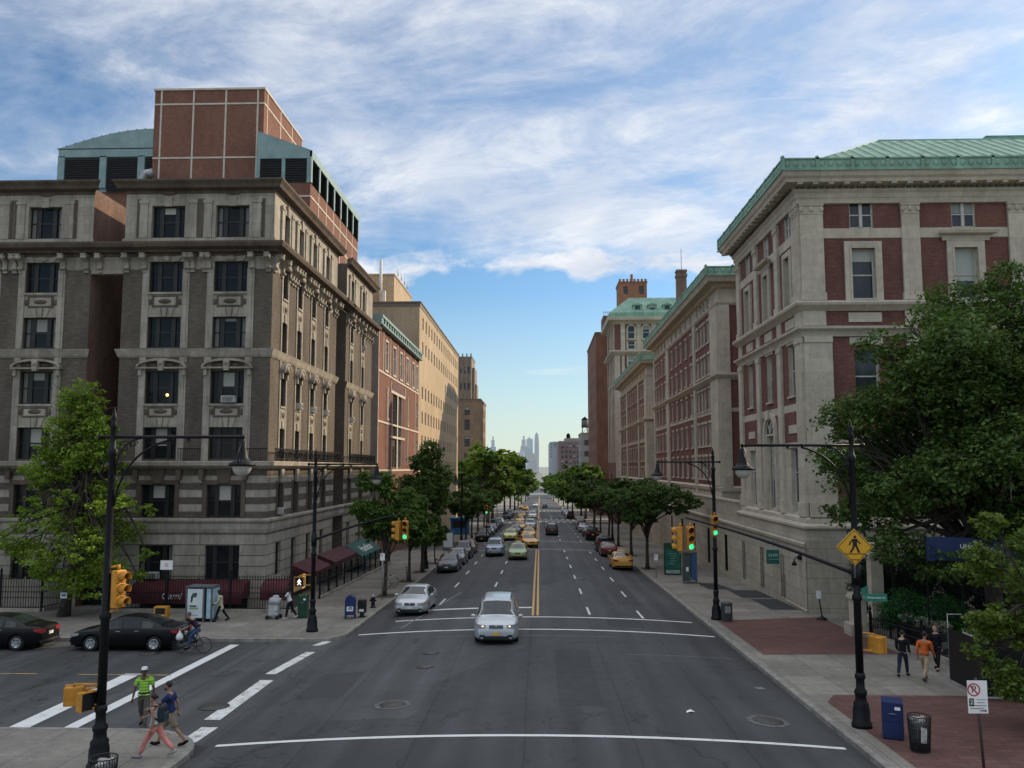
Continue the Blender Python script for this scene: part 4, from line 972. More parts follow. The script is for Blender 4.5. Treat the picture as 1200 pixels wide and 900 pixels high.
# ------------------------------------------------ two longer halls farther down the avenue
def long_hall(root, d0, d1, zs, bays, pil, corner, dz=0., depth=26, front_pil=1.0):
    """zs: window rows (z0, z1); bays: window positions; pil: strips (d0, d1)"""
    F = FC; FF = FM(0, d0, 0)
    b = Bands([(-6, 2), (5.4 + dz * .3, 0), (11.7 + dz, 1), (12.0 + dz, 0), (14.55 + dz, 1), (15.0 + dz, 0), (20.9 + dz, 1)])
    WWd = 1.05
    holes = [(ur(x) - WWd / 2, ur(x) + WWd / 2, a + dz, c + dz) for x in bays for a, c in zs]
    mb = MB(F); wall(mb, ur(d1), ur(d0), -5, 22.6 + dz, holes, .25, b, 1)
    mb.M = FF; wall(mb, 15.3, 15.3 + depth, -4, 22.6 + dz, [], .2, b)
    mb.M = I4; mb.add([(15.3, d1, -5), (15.3 + depth, d1, -5), (15.3 + depth, d1, 22.6 + dz), (15.3, d1, 22.6 + dz)], [(0, 1, 2, 3)], 0)
    mb.add([(15.3 + depth, d0, -5), (15.3 + depth, d1, -5), (15.3 + depth, d1, 22.6 + dz), (15.3 + depth, d0, 22.6 + dz)], [(0, 1, 2, 3)], 0)
    mb.build('wall', [BRK_C, IND, INDC], root)
    co_ = MB()
    for prof, m in (([(.05, 20.8), (.18, 20.95), (.22, 21.1), (.0, 21.16)], 0), ([(.05, 14.4), (.25, 14.6), (.42, 14.8), (.42, 14.95), (.0, 15.04)], 0), ([(.04, 11.7), (.06, 12.0), (.0, 12.03)], 0),
                    ([(.1, 22.3), (.3, 22.4), (.35, 22.55), (1.0, 22.7), (1.1, 22.95), (1.2, 23.12), (1.2, 23.17), (.0, 23.2)], 0), ([(.12, 5.0), (.2, 5.3), (.0, 5.45)], 0)):
        pr = [(o, z + dz) for o, z in prof] if prof[0][1] > 9 else prof
        co_.M = F; ledge(co_, pr, ur(d1), ur(d0), m, 1, 1); co_.M = FF; ledge(co_, pr, 15.3, 15.3 + depth, m, 1, 0)
    for x in bays:      # sills and flat heads
        co_.M = F
        for a, c in zs: co_.box(ur(x) - WWd / 2 - .12, ur(x) + WWd / 2 + .12, -.1, 0, a + dz - .16, a + dz); co_.box(ur(x) - WWd / 2 - .08, ur(x) + WWd / 2 + .08, -.04, 0, c + dz, c + dz + .22)
    co_.build('cornice', [IND, INDD], root)
    for a, c in pil: pl = MB(F); pl.box(ur(c), ur(a), -.18, 0, 5.4, 14.5 + dz); pl.box(ur(c), ur(a), -.18, 0, 15.0 + dz, 20.85 + dz); pl.box(ur(c), ur(a), -.12, 0, -4, 5.1); pl.build('pilaster', [IND], root)
    pl = MB(FF); pl.box(15.3, 15.3 + front_pil, -.18, 0, 5.4, 14.5 + dz); pl.box(15.3, 15.3 + front_pil, -.18, 0, 15.0 + dz, 20.85 + dz)
    pl.build('pilaster', [IND], root)
    for a, c in zs: win_rows('window', root, F, [ur(x) for x in bays], [a + dz], WWd, c - a, WFR, PANC, 'double', .12)
    cr = MB(F); cresting(cr, ur(d1) - 1.2, ur(d0) + 1.2, -1.2, 23.2 + dz, 23.95 + dz, step=2.4); cr.M = FF; cresting(cr, 14.1, 30, -1.2, 23.2 + dz, 23.95 + dz, step=2.4)
    cr.build('copper_cresting', COP, root)
    hip_roof(root, 14.3, 15.3 + depth + 1, d0 - .9, d1 + .9, 23.15 + dz, 7., 3.6, ribs=False)
ROWS = [(6.0, 8.0), (9.0, 11.0), (12.2, 14.1), (15.4, 17.2), (18.3, 20.2), (21.3, 22.2)]
H2 = thing('campus_hall', 'long red brick hall with chimney, second of the green corniced halls from the corner', 'building', (26, 92, walk_z(92)), world_kids=True); bpy.context.view_layer.update()
long_hall(H2, 72.5, 113, ROWS, [77.0, 78.9, 80.4, 82.2, 85.8, 88.9, 92., 95.1, 98.3, 103.6, 106.4, 109.2, 111.4], [(72.5, 75.6), (83.1, 84.1), (100.2, 102), (112.2, 113)], None, 0., front_pil=.9)
ch = MB(); ch.box(19.2, 20.5, 117.2, 118.5, 22, 34.2); ch.box(19.1, 20.6, 117.1, 118.6, 33.4, 33.8); ch.box(19.12, 20.58, 117.12, 118.58, 34.1, 34.4); ch.tube([(19.9, 117.8, 34.2), (19.9, 117.8, 37.5)], .04, 5); ch.build('chimney', BRK_R, H2)
H3 = thing('campus_hall', 'red brick hall, farthest of the green corniced halls and lower than its neighbour', 'building', (26, 140, walk_z(140)), world_kids=True); bpy.context.view_layer.update()
long_hall(H3, 121, 161, ROWS, [124.8, 127, 129.2, 133, 136.2, 139.4, 142.6, 145.8, 150.5, 153.5, 156.5], [(121, 123.4), (130.8, 131.8), (147.6, 149), (159.5, 161)], None, -1.0, front_pil=2.6)
# tall apartment house with a green mansard
GA = thing('mansard_building', 'tall red brick and stone block with green mansard roof and dormers', 'building', (26, 180, walk_z(180)), world_kids=True); bpy.context.view_layer.update()
FG = FM(0, 172, 0); WSH = simple('white_sash', (.62, .6, .55), .5)
gx = [18.7, 21.7, 24.7, 27.7, 30.7]; gz = [(33.0, 35.7), (30.9, 32.6), (27.6, 29.6), (24.4, 26.4), (21.2, 23.2), (18, 20)]
mb = MB(FG); gb = Bands([(-6, 0), (29.9, 1), (30.5, 0), (36.0, 1)])
wall(mb, 15.3, 36, -5, 36.7, [(x - .7, x + .7, a, b) for x in gx for a, b in gz], .25, gb, 1)
sx = [ur(d) for d in (175, 178.5, 182, 185.5)]
mb.M = FC; wall(mb, ur(189), ur(172), -5, 36.7, [(x - .7, x + .7, a, b) for x in sx for a, b in gz], .25, gb, 1)
mb.M = I4; mb.add([(15.3, 189, -5), (36, 189, -5), (36, 189, 36.7), (15.3, 189, 36.7)], [(0, 1, 2, 3)], 0); mb.add([(36, 172, -5), (36, 189, -5), (36, 189, 36.7), (36, 172, 36.7)], [(0, 1, 2, 3)], 0)
mb.build('wall', [BRK_C, IND], GA)
co_ = MB()
for prof in ([(.1, 29.6), (.5, 29.9), (.9, 30.3), (.9, 30.5), (0, 30.7)], [(.1, 36.1), (.5, 36.4), (1.3, 36.7), (1.4, 37.2), (1.4, 37.3), (0, 37.4)], [(.04, 24.0), (.06, 24.3), (0, 24.35)]):
    co_.M = FG; ledge(co_, prof, 15.3, 36, 0, 1, 0); co_.M = FC; ledge(co_, prof, ur(189), ur(172), 0, 1, 1)
co_.M = FG
for x in [17.0] + [x + 1.5 for x in gx]: co_.box(x - .45, x + .45, -.12, 0, 30.7, 36.1); co_.box(x - .3, x + .3, -.1, 0, 10, 29.6) if x < 18 else None
co_.box(15.3, 16.4, -.14, 0, 5, 29.6)
for x in gx:
    n = 8
    for i in range(n): co_.prism([(x + r * math.cos(t), 35.0 + r * math.sin(t)) for r, t in ((.7, PI * i / n), (.7, PI * (i + 1) / n), (.98, PI * (i + 1) / n), (.98, PI * i / n))], -.1, 0)
    for a, b in gz: co_.box(x - .98, x - .7, -.08, 0, a, min(b, 35)); co_.box(x + .7, x + .98, -.08, 0, a, min(b, 35)); co_.box(x - .98, x + .98, -.12, 0, a - .25, a)
co_.M = FC
for d in (172.6, 176.7, 180.2, 183.7, 188.3): co_.box(ur(d) - .45, ur(d) + .45, -.12, 0, 8, 29.6); co_.box(ur(d) - .45, ur(d) + .45, -.12, 0, 30.7, 36.1)
co_.build('stone_trim', IND, GA)
for a, b in gz: win_rows('window', GA, FG, gx, [a], 1.4, b - a, WSH, PANC, 'double', .12); win_rows('window', GA, FC, sx, [a], 1.4, b - a, WSH, PANC, 'double', .12)
mn = MB(); mn.M = I4
o_ = [(14.2, 170.9), (37, 170.9), (37, 190.1), (14.2, 190.1)]
i_ = [(18.6, 175.), (33, 175.), (33, 186), (18.6, 186)]
mn.add([(x, y, 37.35) for x, y in o_] + [(x, y, 38.2) for x, y in o_], [(0, 1, 5, 4), (1, 2, 6, 5), (2, 3, 7, 6), (3, 0, 4, 7)])
mn.add([(x, y, 38.2) for x, y in o_] + [(x, y, 42.0) for x, y in i_], [(0, 1, 5, 4), (1, 2, 6, 5), (2, 3, 7, 6), (3, 0, 4, 7), (4, 5, 6, 7)])
for i in range(24): mn.tube([(14.9 + i * .95, 171.0, 38.25), (18.6 + 14.4 * i / 23, 175., 42.02)], .05, 4, smooth=False)
mn.build('mansard_roof', COP, GA)
dr = MB(); dr.box(-.8, .8, -1.2, 1.4, 0, 1.3); dr.prism([(-1, 1.3), (1, 1.3), (0, 1.75)], -1.35, 1.4); dr.box(-.5, .5, -1.23, -1.2, .2, 1.15, 1)
p0 = None
for x in (20.0, 23.0, 26.0, 29.0):
    if p0 is None: p0 = dr.build('dormer', [COP, PANC], GA); o = p0
    else: o = p0.copy(); COL.objects.link(o)
    o.matrix_basis = T(x, 172.9, 38.6)
# towers behind it
BRK_O = brick_mat('orange_brick', (.38, .16, .085), (.30, .115, .06), (.3, .2, .14), .3); BRK_B = brick_mat('brown_brick', (.27, .118, .080), (.21, .09, .064), (.17, .12, .09), .32)
BUFF = brick_mat('buff_brick', (.49, .375, .245), (.43, .325, .21), (.42, .34, .25), .2, bw=.3, bh=.08); BUFD = brick_mat('tan_brick', (.34, .225, .145), (.28, .18, .115), (.27, .2, .14), .3)
PANF = pane_mat('far_pane', blind=(.5, .48, .42), chance=.4, glass=(.03, .035, .04), spec=.35)
def block(name, label, x0, x1, d0, d1, zt, wallm, rows, fxs, axs, ww=1.2, side=-1, par=.6, zb=None, cat='building', frames=None, style='double', extra=None, parm=None):
    """far building: front wall at d0, avenue wall on x0 (right side) or x1 (left side), real window openings in both"""
    r = thing(name, label, cat, ((x0 + x1) / 2, (d0 + d1) / 2, walk_z((d0 + d1) / 2)), world_kids=True); bpy.context.view_layer.update()
    zb = zb if zb is not None else walk_z(d1) - .5; mb = MB(); F1 = FM(0, d0, 0)
    mb.M = F1; wall(mb, x0, x1, zb, zt, [(x - ww / 2, x + ww / 2, a, b) for x in fxs for a, b in rows], .2)
    if side < 0: F2 = FM(x0, 0, -PI / 2); u = [-d for d in axs]; a_, b_ = -d1, -d0; ox = x1
    else: F2 = FM(x1, 0, PI / 2); u = list(axs); a_, b_ = d0, d1; ox = x0
    mb.M = F2; wall(mb, a_, b_, zb, zt, [(x - ww / 2, x + ww / 2, a, b) for x in u for a, b in rows], .2)
    mb.M = I4; mb.add([(ox, d0, zb), (ox, d1, zb), (ox, d1, zt), (ox, d0, zt)], [(0, 1, 2, 3)]); mb.add([(x0, d1, zb), (x1, d1, zb), (x1, d1, zt), (x0, d1, zt)], [(0, 1, 2, 3)])
    mb.add([(x0, d0, zt - .3), (x1, d0, zt - .3), (x1, d1, zt - .3), (x0, d1, zt - .3)], [(0, 1, 2, 3)])
    mb.build('wall', wallm, r)
    pp = MB(); 
    for M_, p, q, l_, r_ in ((F1, x0, x1, 1, 1), (F2, a_, b_, 1, 1)): pp.M = M_; ledge(pp, [(.06, zt - par), (.1, zt - .15), (.22, zt - .1), (.22, zt + .06), (-.3, zt + .1)], p, q, 0, l_, r_)
    pp.build('parapet', parm or LIME, r)
    for a, b in rows:
        if fxs: win_rows('window', r, F1, fxs, [a], ww, b - a, frames or WINF, PANF, style, .1)
        if u: win_rows('window', r, F2, u, [a], ww, b - a, frames or WINF, PANF, style, .1)
    return r
bt = block('apartment_tower', 'plain dark brown brick apartment tower rising beyond the green mansard', 15.3, 30, 229, 268, 43.4, BRK_B, [(z, z + 1.9) for z in (10, 14, 18, 22, 26, 30, 34)], [], [236, 243, 250, 257, 264], 1.3, parm=BRK_B)
mb = MB(); mb.box(17.6, 22, 232, 240, 43.1, 48.5); mb.box(18.2, 21, 231.4, 232, 43.1, 46); 
for i in range(7): mb.tube([(17.7 + i * .6, 232.2, 48.5), (17.7 + i * .6, 232.2, 49.6)], .05, 4)
mb.box(17.6, 21.6, 232.1, 232.3, 49.5, 49.6); mb.build('rooftop_house', BRK_B, bt)
ot = block('brick_tower', 'square orange brick tower above the green mansard roof', 20.5, 27.5, 215, 223, 54.2, BRK_O, [(45.5, 47.8), (51., 53.)], [22.1, 26.1], [], 1.1, zb=-4, parm=BRK_O)
mb = MB()
for i in range(8): mb.box(20.4 + i * .93, 20.4 + i * .93 + .55, 214.85, 215.2, 54.1, 54.9)
mb.box(23.6, 24.2, 217, 217.6, 54, 56.6); mb.build('battlement', BRK_O, ot)
mb = MB(); mb.box(27.6, 30.5, 215.5, 220, 36, 48.3); mb.tube([(31.2, 217, 42), (31.2, 217, 47.5)], .4, 8); mb.build('stair_house', simple('dark_tar', (.03, .03, .032), .8), ot)
# far block with the rooftop water tank, brick block, then hazier ones
HZ1 = lambda nm, c, t: simple(nm, tuple(c[i] * .62 * (1 - t) + (.34, .38, .42)[i] * t for i in range(3)), .9, var=.08, scale=.2)  # mixes a painted haze tone into the far wall colours
lb = block('apartment_building', 'pale grey apartment house carrying a wooden water tank on its roof', 15.3, 26, 312, 335, 19.6, HZ1('hazed_far_wall', (.34, .29, .25), .25), [(z, z + 2.) for z in (3, 7, 11, 15)], [17.2], [318, 324, 330], 2.0)
bb = block('apartment_building', 'wide brown red brick apartment house far down the avenue on the right', 15.3, 40, 665, 720, 27.5, HZ1('hazed_far_brick', (.22, .09, .07), .22), [(z, z + 2.3) for z in (2, 6, 10, 14, 18, 22)], [18, 21, 24, 27, 30], [], 1.7)
mb = MB(); mb.box(20, 33, 672, 700, 27.2, 30); mb.lathe([(.1, 30), (1.6, 30), (1.6, 33), (.1, 34.4)], 10, 1, T(23, 680, 0)); mb.build('rooftop_house', [HZ1('hazed_far_tan', (.4, .34, .26), .25), BLKM], bb)
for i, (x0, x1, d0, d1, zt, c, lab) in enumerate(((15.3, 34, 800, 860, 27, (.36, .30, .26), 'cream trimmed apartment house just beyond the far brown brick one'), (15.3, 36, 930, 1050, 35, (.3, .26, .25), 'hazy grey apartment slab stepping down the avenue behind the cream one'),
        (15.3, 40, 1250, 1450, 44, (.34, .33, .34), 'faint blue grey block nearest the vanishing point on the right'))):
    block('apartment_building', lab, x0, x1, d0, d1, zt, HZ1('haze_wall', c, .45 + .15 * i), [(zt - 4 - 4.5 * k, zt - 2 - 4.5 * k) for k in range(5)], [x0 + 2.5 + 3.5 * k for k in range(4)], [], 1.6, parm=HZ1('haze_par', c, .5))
wt = thing('water_tank', 'round wooden rooftop water tank on dark legs against the sky', 'water tank', (16.9, 318, 19.4))
mb = MB(); mb.lathe([(.05, 2.6), (1.25, 2.6), (1.2, 5.4), (.05, 5.4)], 14); mb.build('tank', simple('weathered_wood', (.13, .12, .11), .9, scale=4), wt)
mb = MB(); mb.lathe([(1.35, 5.35), (.05, 6.5)], 14); mb.build('conical_lid', BLKM, wt)
mb = MB()
for sx_ in (-1, 1):
    for sy in (-1, 1): mb.tube([(sx_ * 1.0, sy * 1.0, 0), (sx_ * .8, sy * .8, 2.6)], .13, 5)
mb.box(-1.3, 1.3, -1.3, 1.3, 2.4, 2.6); mb.tube([(-1, -1, .2), (1, -1, 2.4)], .07, 4); mb.build('stand', BLKM, wt)
# ---------------------------------------------------------------- buildings farther down the left side
BRK_T = brick_mat('terracotta_brick', (.215, .090, .062), (.17, .070, .049), (.19, .115, .09), .2, bw=.3, bh=.09)
PALE = simple('pale_stone_band', (.52, .45, .37), .75, var=.1, scale=1.5); TEAL = simple('teal_sheet_metal', (.20, .29, .285), .55, var=.12, scale=.8); TEALD = simple('teal_edge', (.09, .15, .145), .5)
LOUV = simple('dark_louvre', (.022, .022, .024), .6)
def bars(mb, F, xs, zs, x0, x1, z0, z1, w_=.16, m=0, out=.035):
    mb.M = F
    for x in xs: mb.box(x - w_ / 2, x + w_ / 2, -out, 0, z0, z1, m)
    for z in zs: mb.box(x0, x1, -out - .012, 0, z - w_ / 2, z + w_ / 2, m)
def louvre(mb, F, x0, x1, z0, z1, m=0):
    mb.M = F; n = int((z1 - z0) / .22)
    mb.box(x0, x1, -.02, .0, z0, z1, m)
    for k in range(n):
        z = z0 + (z1 - z0) * k / n; mb.add([(x0, -.16, z), (x1, -.16, z), (x1, -.02, z + .16), (x0, -.02, z + .16)], [(0, 1, 2, 3)], m)
# tall service tower with teal mechanical floors, behind the corner house
TW = thing('brick_tower', 'windowless terracotta brick tower with pale grid lines and teal louvred floors behind the corner house', 'building', (-33, 92, walk_z(92)), world_kids=True); bpy.context.view_layer.update()
FT = FM(0, 82, 0); FS = FM(-27.6, 0, PI / 2)
mb = MB(); mb.box(-38.8, -27.6, 82, 95.6, 15, 45.1); mb.build('tower_wall', BRK_T, TW)
gb_ = MB(); bars(gb_, FT, [-38.1, -34.8, -31.5, -28.25], [43.55, 37.95], -38.8, -27.6, 24, 45.1, .17); bars(gb_, FS, [83.0, 87.4, 91.6], [43.55, 37.95], 82, 95.6, 24, 45.1, .17)
gb_.M = I4; gb_.box(-38.9, -27.5, 81.9, 95.7, 45.0, 45.2, 0); gb_.build('stone_grid', PALE, TW)
# right-hand wing: brick below, louvres, sloped teal roof
mb = MB(); mb.box(-27.6, -22.3, 80.5, 102.3, 15, 34.75); mb.build('wing_wall', BRK_T, TW)
FW = FM(0, 80.5, 0); FV = FM(-22.3, 0, PI / 2)
gb_ = MB(); bars(gb_, FW, [-24.6], [33.4, 31.4], -27.6, -22.3, 24, 34.75, .17); bars(gb_, FV, [83.6, 86.7, 89.8, 92.9, 96, 99.1], [33.4, 31.2, 28.6], 80.5, 102.3, 24, 34.75, .17); gb_.build('wing_grid', PALE, TW)
mb = MB(); 
mb.box(-27.6, -22.35, 80.6, 102.2, 34.75, 37.3)
for x in (-27.5, -25.0, -22.5): mb.box(x - .17, x + .17, 80.42, 80.6, 34.75, 37.3)
mb.box(-27.6, -22.2, 80.40, 80.62, 37.2, 38.0); 
for i in range(8): mb.box(-22.36, -22.18, 80.5 + i * 3.1 - .22, 80.5 + i * 3.1 + .22, 34.75, 37.3)
mb.box(-22.4, -22.15, 80.4, 102.4, 37.2, 37.95)
mb.add([(-27.6, 80.4, 40.), (-22.15, 80.4, 37.95), (-22.15, 102.4, 37.95), (-27.6, 102.4, 40.)], [(0, 1, 2, 3)]); mb.add([(-27.6, 80.41, 37.9), (-22.15, 80.41, 37.9), (-22.15, 80.41, 37.96), (-27.6, 80.41, 40.)], [(0, 1, 2, 3)])
mb.build('teal_roof', TEAL, TW)
lv = MB(); louvre(lv, FM(0, 80.6, 0), -27.3, -25.2, 34.8, 37.2); louvre(lv, FM(0, 80.6, 0), -24.8, -22.7, 34.8, 37.2)
for i in range(7): louvre(lv, FM(-22.34, 0, PI / 2), 80.75 + i * 3.1, 83.35 + i * 3.1, 34.8, 37.2)
lv.build('louvre', LOUV, TW)
# left-hand wing with the curved teal roof
mb = MB(); mb.box(-48.4, -38.8, 82.4, 95, 15, 34.6); mb.build('wing_wall', BRK_T, TW)
mb = MB(); mb.box(-48.4, -38.8, 82.3, 95, 34.6, 39.0); mb.box(-48.5, -38.8, 82.1, 82.3, 38.2, 39.1)
for x in (-48.2, -43.9, -40.0): mb.box(x - .35, x + .35, 82.1, 82.3, 35, 38.3)
n = 10; pr = [(-48.6 + 9.8 * i / n, 39.1 + 2.0 * math.sin(PI / 2 * i / n)) for i in range(n + 1)] + [(-38.8, 39.0), (-48.6, 39.0)]
mb.prism(pr, 82.1, 95)
for i in range(11):
    x = -48.6 + 9.8 * i / 11; z = 39.12 + 2.0 * math.sin(PI / 2 * i / 11); mb.tube([(x, 82.0, z), (x - 1.5, 95, z)], .05, 4)
mb.build('teal_roof', TEAL, TW)
lv = MB(); 
for x0, x1 in ((-47.8, -44.3), (-43.5, -40.4), (-39.6, -38.85)): louvre(lv, FM(0, 82.25, 0), x0, x1, 34.6, 38.15)
lv.build('louvre', LOUV, TW)
hd = MB(); hd.tube([(-39.3, 81, 34), (-39.3, 81, 35.4), (-38.9, 81, 36), (-38.2, 81, 36.1)], .45, 10); hd.build('duct', simple('galvanised_duct', (.3, .31, .32), .4, .6), TW)

# brick block with an arched bay and teal cornice
AB = thing('arched_brick_building', 'low terracotta brick building with white framed arch and teal cornice next to the corner house', 'building', (-22, 98, walk_z(98)), world_kids=True); bpy.context.view_layer.update()
FR = FM(-16.1, 0, PI / 2); FRF = FM(0, 84.3, 0)
wd = [(88.9, 1.5), (93.7, 1.6), (98.4, 1.6), (103.0, 1.6), (107.8, 1.5), (111.2, 1.1)]
holes = [(d - w_ / 2, d + w_ / 2, 17.2, 20.2) for d, w_ in wd] + [(93.2, 95.9, 7.0, 15.1), (96.5, 99.3, 7.0, 15.1), (111.0, 112.2, 7.4, 10.4), (111.0, 112.2, 12.1, 15.3)]
mb = MB(FR); wall(mb, 84.3, 113, -3, 21.3, holes, .25, 0, 1); mb.M = FRF; wall(mb, -40, -16.1, -3, 21.3, [], .2, 2); mb.M = I4
mb.add([(-40, 84.3, 21.2), (-16.1, 84.3, 21.2), (-16.1, 113, 21.2), (-40, 113, 21.2)], [(0, 1, 2, 3)], 3); mb.add([(-40, 113, -3), (-16.1, 113, -3), (-16.1, 113, 21.3), (-40, 113, 21.3)], [(0, 1, 2, 3)], 0)
mb.build('wall', [BRK_T, PALE, simple('grey_render', (.25, .235, .21), .85, var=.15, scale=.5), ROOF], AB)
gb_ = MB(); bars(gb_, FR, [84.45, 87.0, 91.1, 95.8, 100.6, 105.4, 109.7, 112.8], [16.75, 6.7], 84.3, 113, 16.75, 21.3, .2, 0, .05); bars(gb_, FR, [84.45, 109.7, 112.8], [11.65], 84.3, 113, -3, 16.7, .2, 0, .06)
gb_.M = FR
for d, w_ in wd:
    for q in (-1, 1): gb_.box(*sorted((d + q * w_ / 2, d + q * (w_ / 2 + .18))), -.07, 0, 17.0, 20.4)
    gb_.box(d - w_ / 2, d + w_ / 2, -.07, 0, 20.2, 20.4); gb_.box(d - w_ / 2 - .2, d + w_ / 2 + .2, -.1, 0, 17.0, 17.2)
gb_.box(95.9, 96.5, -.06, .1, 6.7, 15.1); gb_.box(91.6, 101.4, -.09, 0, 15.1, 15.4); gb_.box(91.6, 101.4, -.09, 0, 10.2, 10.45)
for q in (91.6, 101.2): gb_.box(q, q + .25, -.09, 0, 15.4, 16.4)
gb_.box(89.8, 90.1, -.05, 0, 12.2, 15.6); gb_.box(89.6, 90.4, -.08, 0, 12.0, 12.2); gb_.box(103.6, 104.4, -.08, 0, 12.0, 12.2); gb_.box(103.9, 104.1, -.05, 0, 7.6, 15.6)
gb_.build('stone_frame', PALE, AB)
am = MB(FR); n = 12
am.prism([(96.5 + 4.4 * math.cos(PI * i / n), 15.4 + 1.15 * math.sin(PI * i / n)) for i in range(n + 1)], -.06, 0); am.box(89.0, 92.4, -.03, 0, 7, 15.3); am.box(100.4, 103.4, -.03, 0, 7, 15.3)
am.build('recessed_panel', simple('plum_brick', (.12, .062, .055), .85, var=.15, scale=1.2), AB)
for d, w_ in wd: make_window('window', w_, 3.0, AB, FR, d, 0, WSH, PANF, 'grid', .08, n=2).matrix_basis = FR @ T(d, .08, 17.2)
for a, b in ((93.2, 95.9), (96.5, 99.3)):
    for z0, z1 in ((7., 10.2), (10.45, 15.1)): make_window('window', b - a - .3, z1 - z0, AB, FR, (a + b) / 2, z0, WINF, PANF, 'grid', .12, n=2)
for z0, z1 in ((7.4, 10.4), (12.1, 15.3)): make_window('window', 1.2, z1 - z0, AB, FR, 111.6, z0, WSH, PANF, 'double', .1)
tc_ = MB(FR); tc_.box(83.9, 113, -.5, .3, 22.0, 22.3); tc_.box(83.9, 113, -.55, .1, 21.2, 21.36)
for i in range(20): tc_.box(84.2 + i * 1.5, 84.75 + i * 1.5, -.42, .1, 21.36, 22.0)
tc_.box(84.1, 113, .1, .3, 21.3, 22.0, 1); tc_.M = FRF; tc_.box(-40, -15.7, -.5, .3, 21.2, 22.3); tc_.build('teal_cornice', [TEAL, LOUV], AB)
# buff hospital slab
HO = block('hospital_block', 'long sunlit buff brick hospital slab with rows of small windows', -45, -16.1, 113.3, 168.5, 29.3, BUFF, [(26.0, 27.7), (22.6, 24.3), (16.4, 18.1), (13.0, 14.7), (9.7, 11.4), (6.3, 8.0)], [], [116.8 + 3.25 * i for i in range(16)], 1.15, side=1, parm=simple('coping', (.22, .18, .14), .8), style='double', frames=simple('pale_sash', (.30, .28, .25), .5))
mb = MB(FM(-16.1, 0, PI / 2)); 
for k in range(8): mb.box(145.6 + 3 * k - .57, 145.6 + 3 * k + .57, -.012, .0, 19.5, 21.2)
mb.build('window_row', simple('dim_far_glass', (.07, .07, .068), .5, spec=.03), HO)
PH = MB(); PH.box(-40, -21.3, 123, 140, 29, 35.3); PH.box(-40, -25, 120, 123, 29, 34.6); PH.box(-21.3, -20.9, 134, 141, 29, 33.0); PH.box(-28, -21.2, 122.9, 140.1, 35.2, 35.45); PH.build('penthouse', BUFF, HO)
mb = MB(); mb.tube([(-23.0, 121.5, 29.2), (-23.0, 121.5, 37.2)], .22, 8); mb.box(-22.8, -22.3, 121.3, 122, 29.2, 32.6)
for i in range(4): mb.tube([(-20.9, 124 + i * 3, 35.3), (-20.9, 124 + i * 3, 36.4)], .08, 4)
mb.build('flue', simple('pale_flue', (.55, .53, .48), .5), HO)
# brown slab beyond and the setback tower behind it
BL = block('apartment_block', 'brown tan brick block with one dark column of windows beyond the buff hospital', -30, -16.1, 232.5, 256, 25.7, BUFD, [(3.5, 6.3), (8.1, 10.9), (12.7, 15.5), (17.2, 20), (21.3, 23.6)], [-19.7], [236, 240, 244, 248, 252], 1.4, side=1, parm=BUFD)
mb = MB(); mb.box(-20.6, -18.3, 231.6, 232.5, -6, 9.2); mb.box(-20.2, -18.6, 231.5, 231.6, 1.8, 6.8, 1); mb.build('entrance_bay', [BUFD, simple('pale_panel', (.45, .40, .33), .8)], BL)
ST = block('stepped_tower', 'slim grey brown stepped tower top showing above the tan block', -25, -20.9, 262, 275, 41.2, stone_mat('grey_brown_stone', (.30, .25, .20), .35), [(31, 33), (36, 38)], [-24, -22.9, -21.8], [265, 268, 271], .7, side=1, zb=-7, parm=LIME)
mb = MB(); mb.box(-20.9, -20.1, 264, 274, -7, 38); mb.box(-20.1, -19.6, 266, 273, -7, 33)
for i in range(4): mb.box(-25 + i * 1.3 - .2, -25 + i * 1.3 + .2, 261.7, 262, 20, 42.2)
mb.build('setback', bpy.data.materials['grey_brown_stone'], ST)
for i, (x0, x1, z0, z1, lab) in enumerate(((-19.35, -15.6, 1., 4.2, 'white hanging banner with a small grey crest on the tan block'), (-14.5, -12.2, 1.7, 4.7, 'smaller blank white banner above the far kerb to the right of the crest one'))):
    bn = thing('banner', lab, 'banner', ((x0 + x1) / 2, 230.9 - i * 3, z0)); mb = MB(); mb.box(x0 - (x0 + x1) / 2, x1 - (x0 + x1) / 2, -.05, .05, 0, z1 - z0); mb.build('cloth', simple('banner_cloth', (.62, .62, .60), .8), bn)
    if i == 0: mb = MB(); mb.prism([(-.5, 1.1), (.5, 1.1), (.35, 1.8), (0, 2.3), (-.35, 1.8)], -.08, -.055); mb.box(-.9, .9, -.08, -.055, .8, .95); mb.build('crest', simple('banner_grey', (.2, .22, .26), .7), bn)
    mb = MB(); 
    for q in (-1, 1): mb.tube([(q * (x1 - x0) / 2, .12, -7.2 - z0 if i else z1 - z0 - .1), (q * (x1 - x0) / 2, .12, z1 - z0 + .1)], .06, 6)
    if i == 0: mb.box(-1.9, 1.9, .06, .72, z1 - z0 - .1, z1 - z0 + .05)
    mb.build('support', BLK, bn)
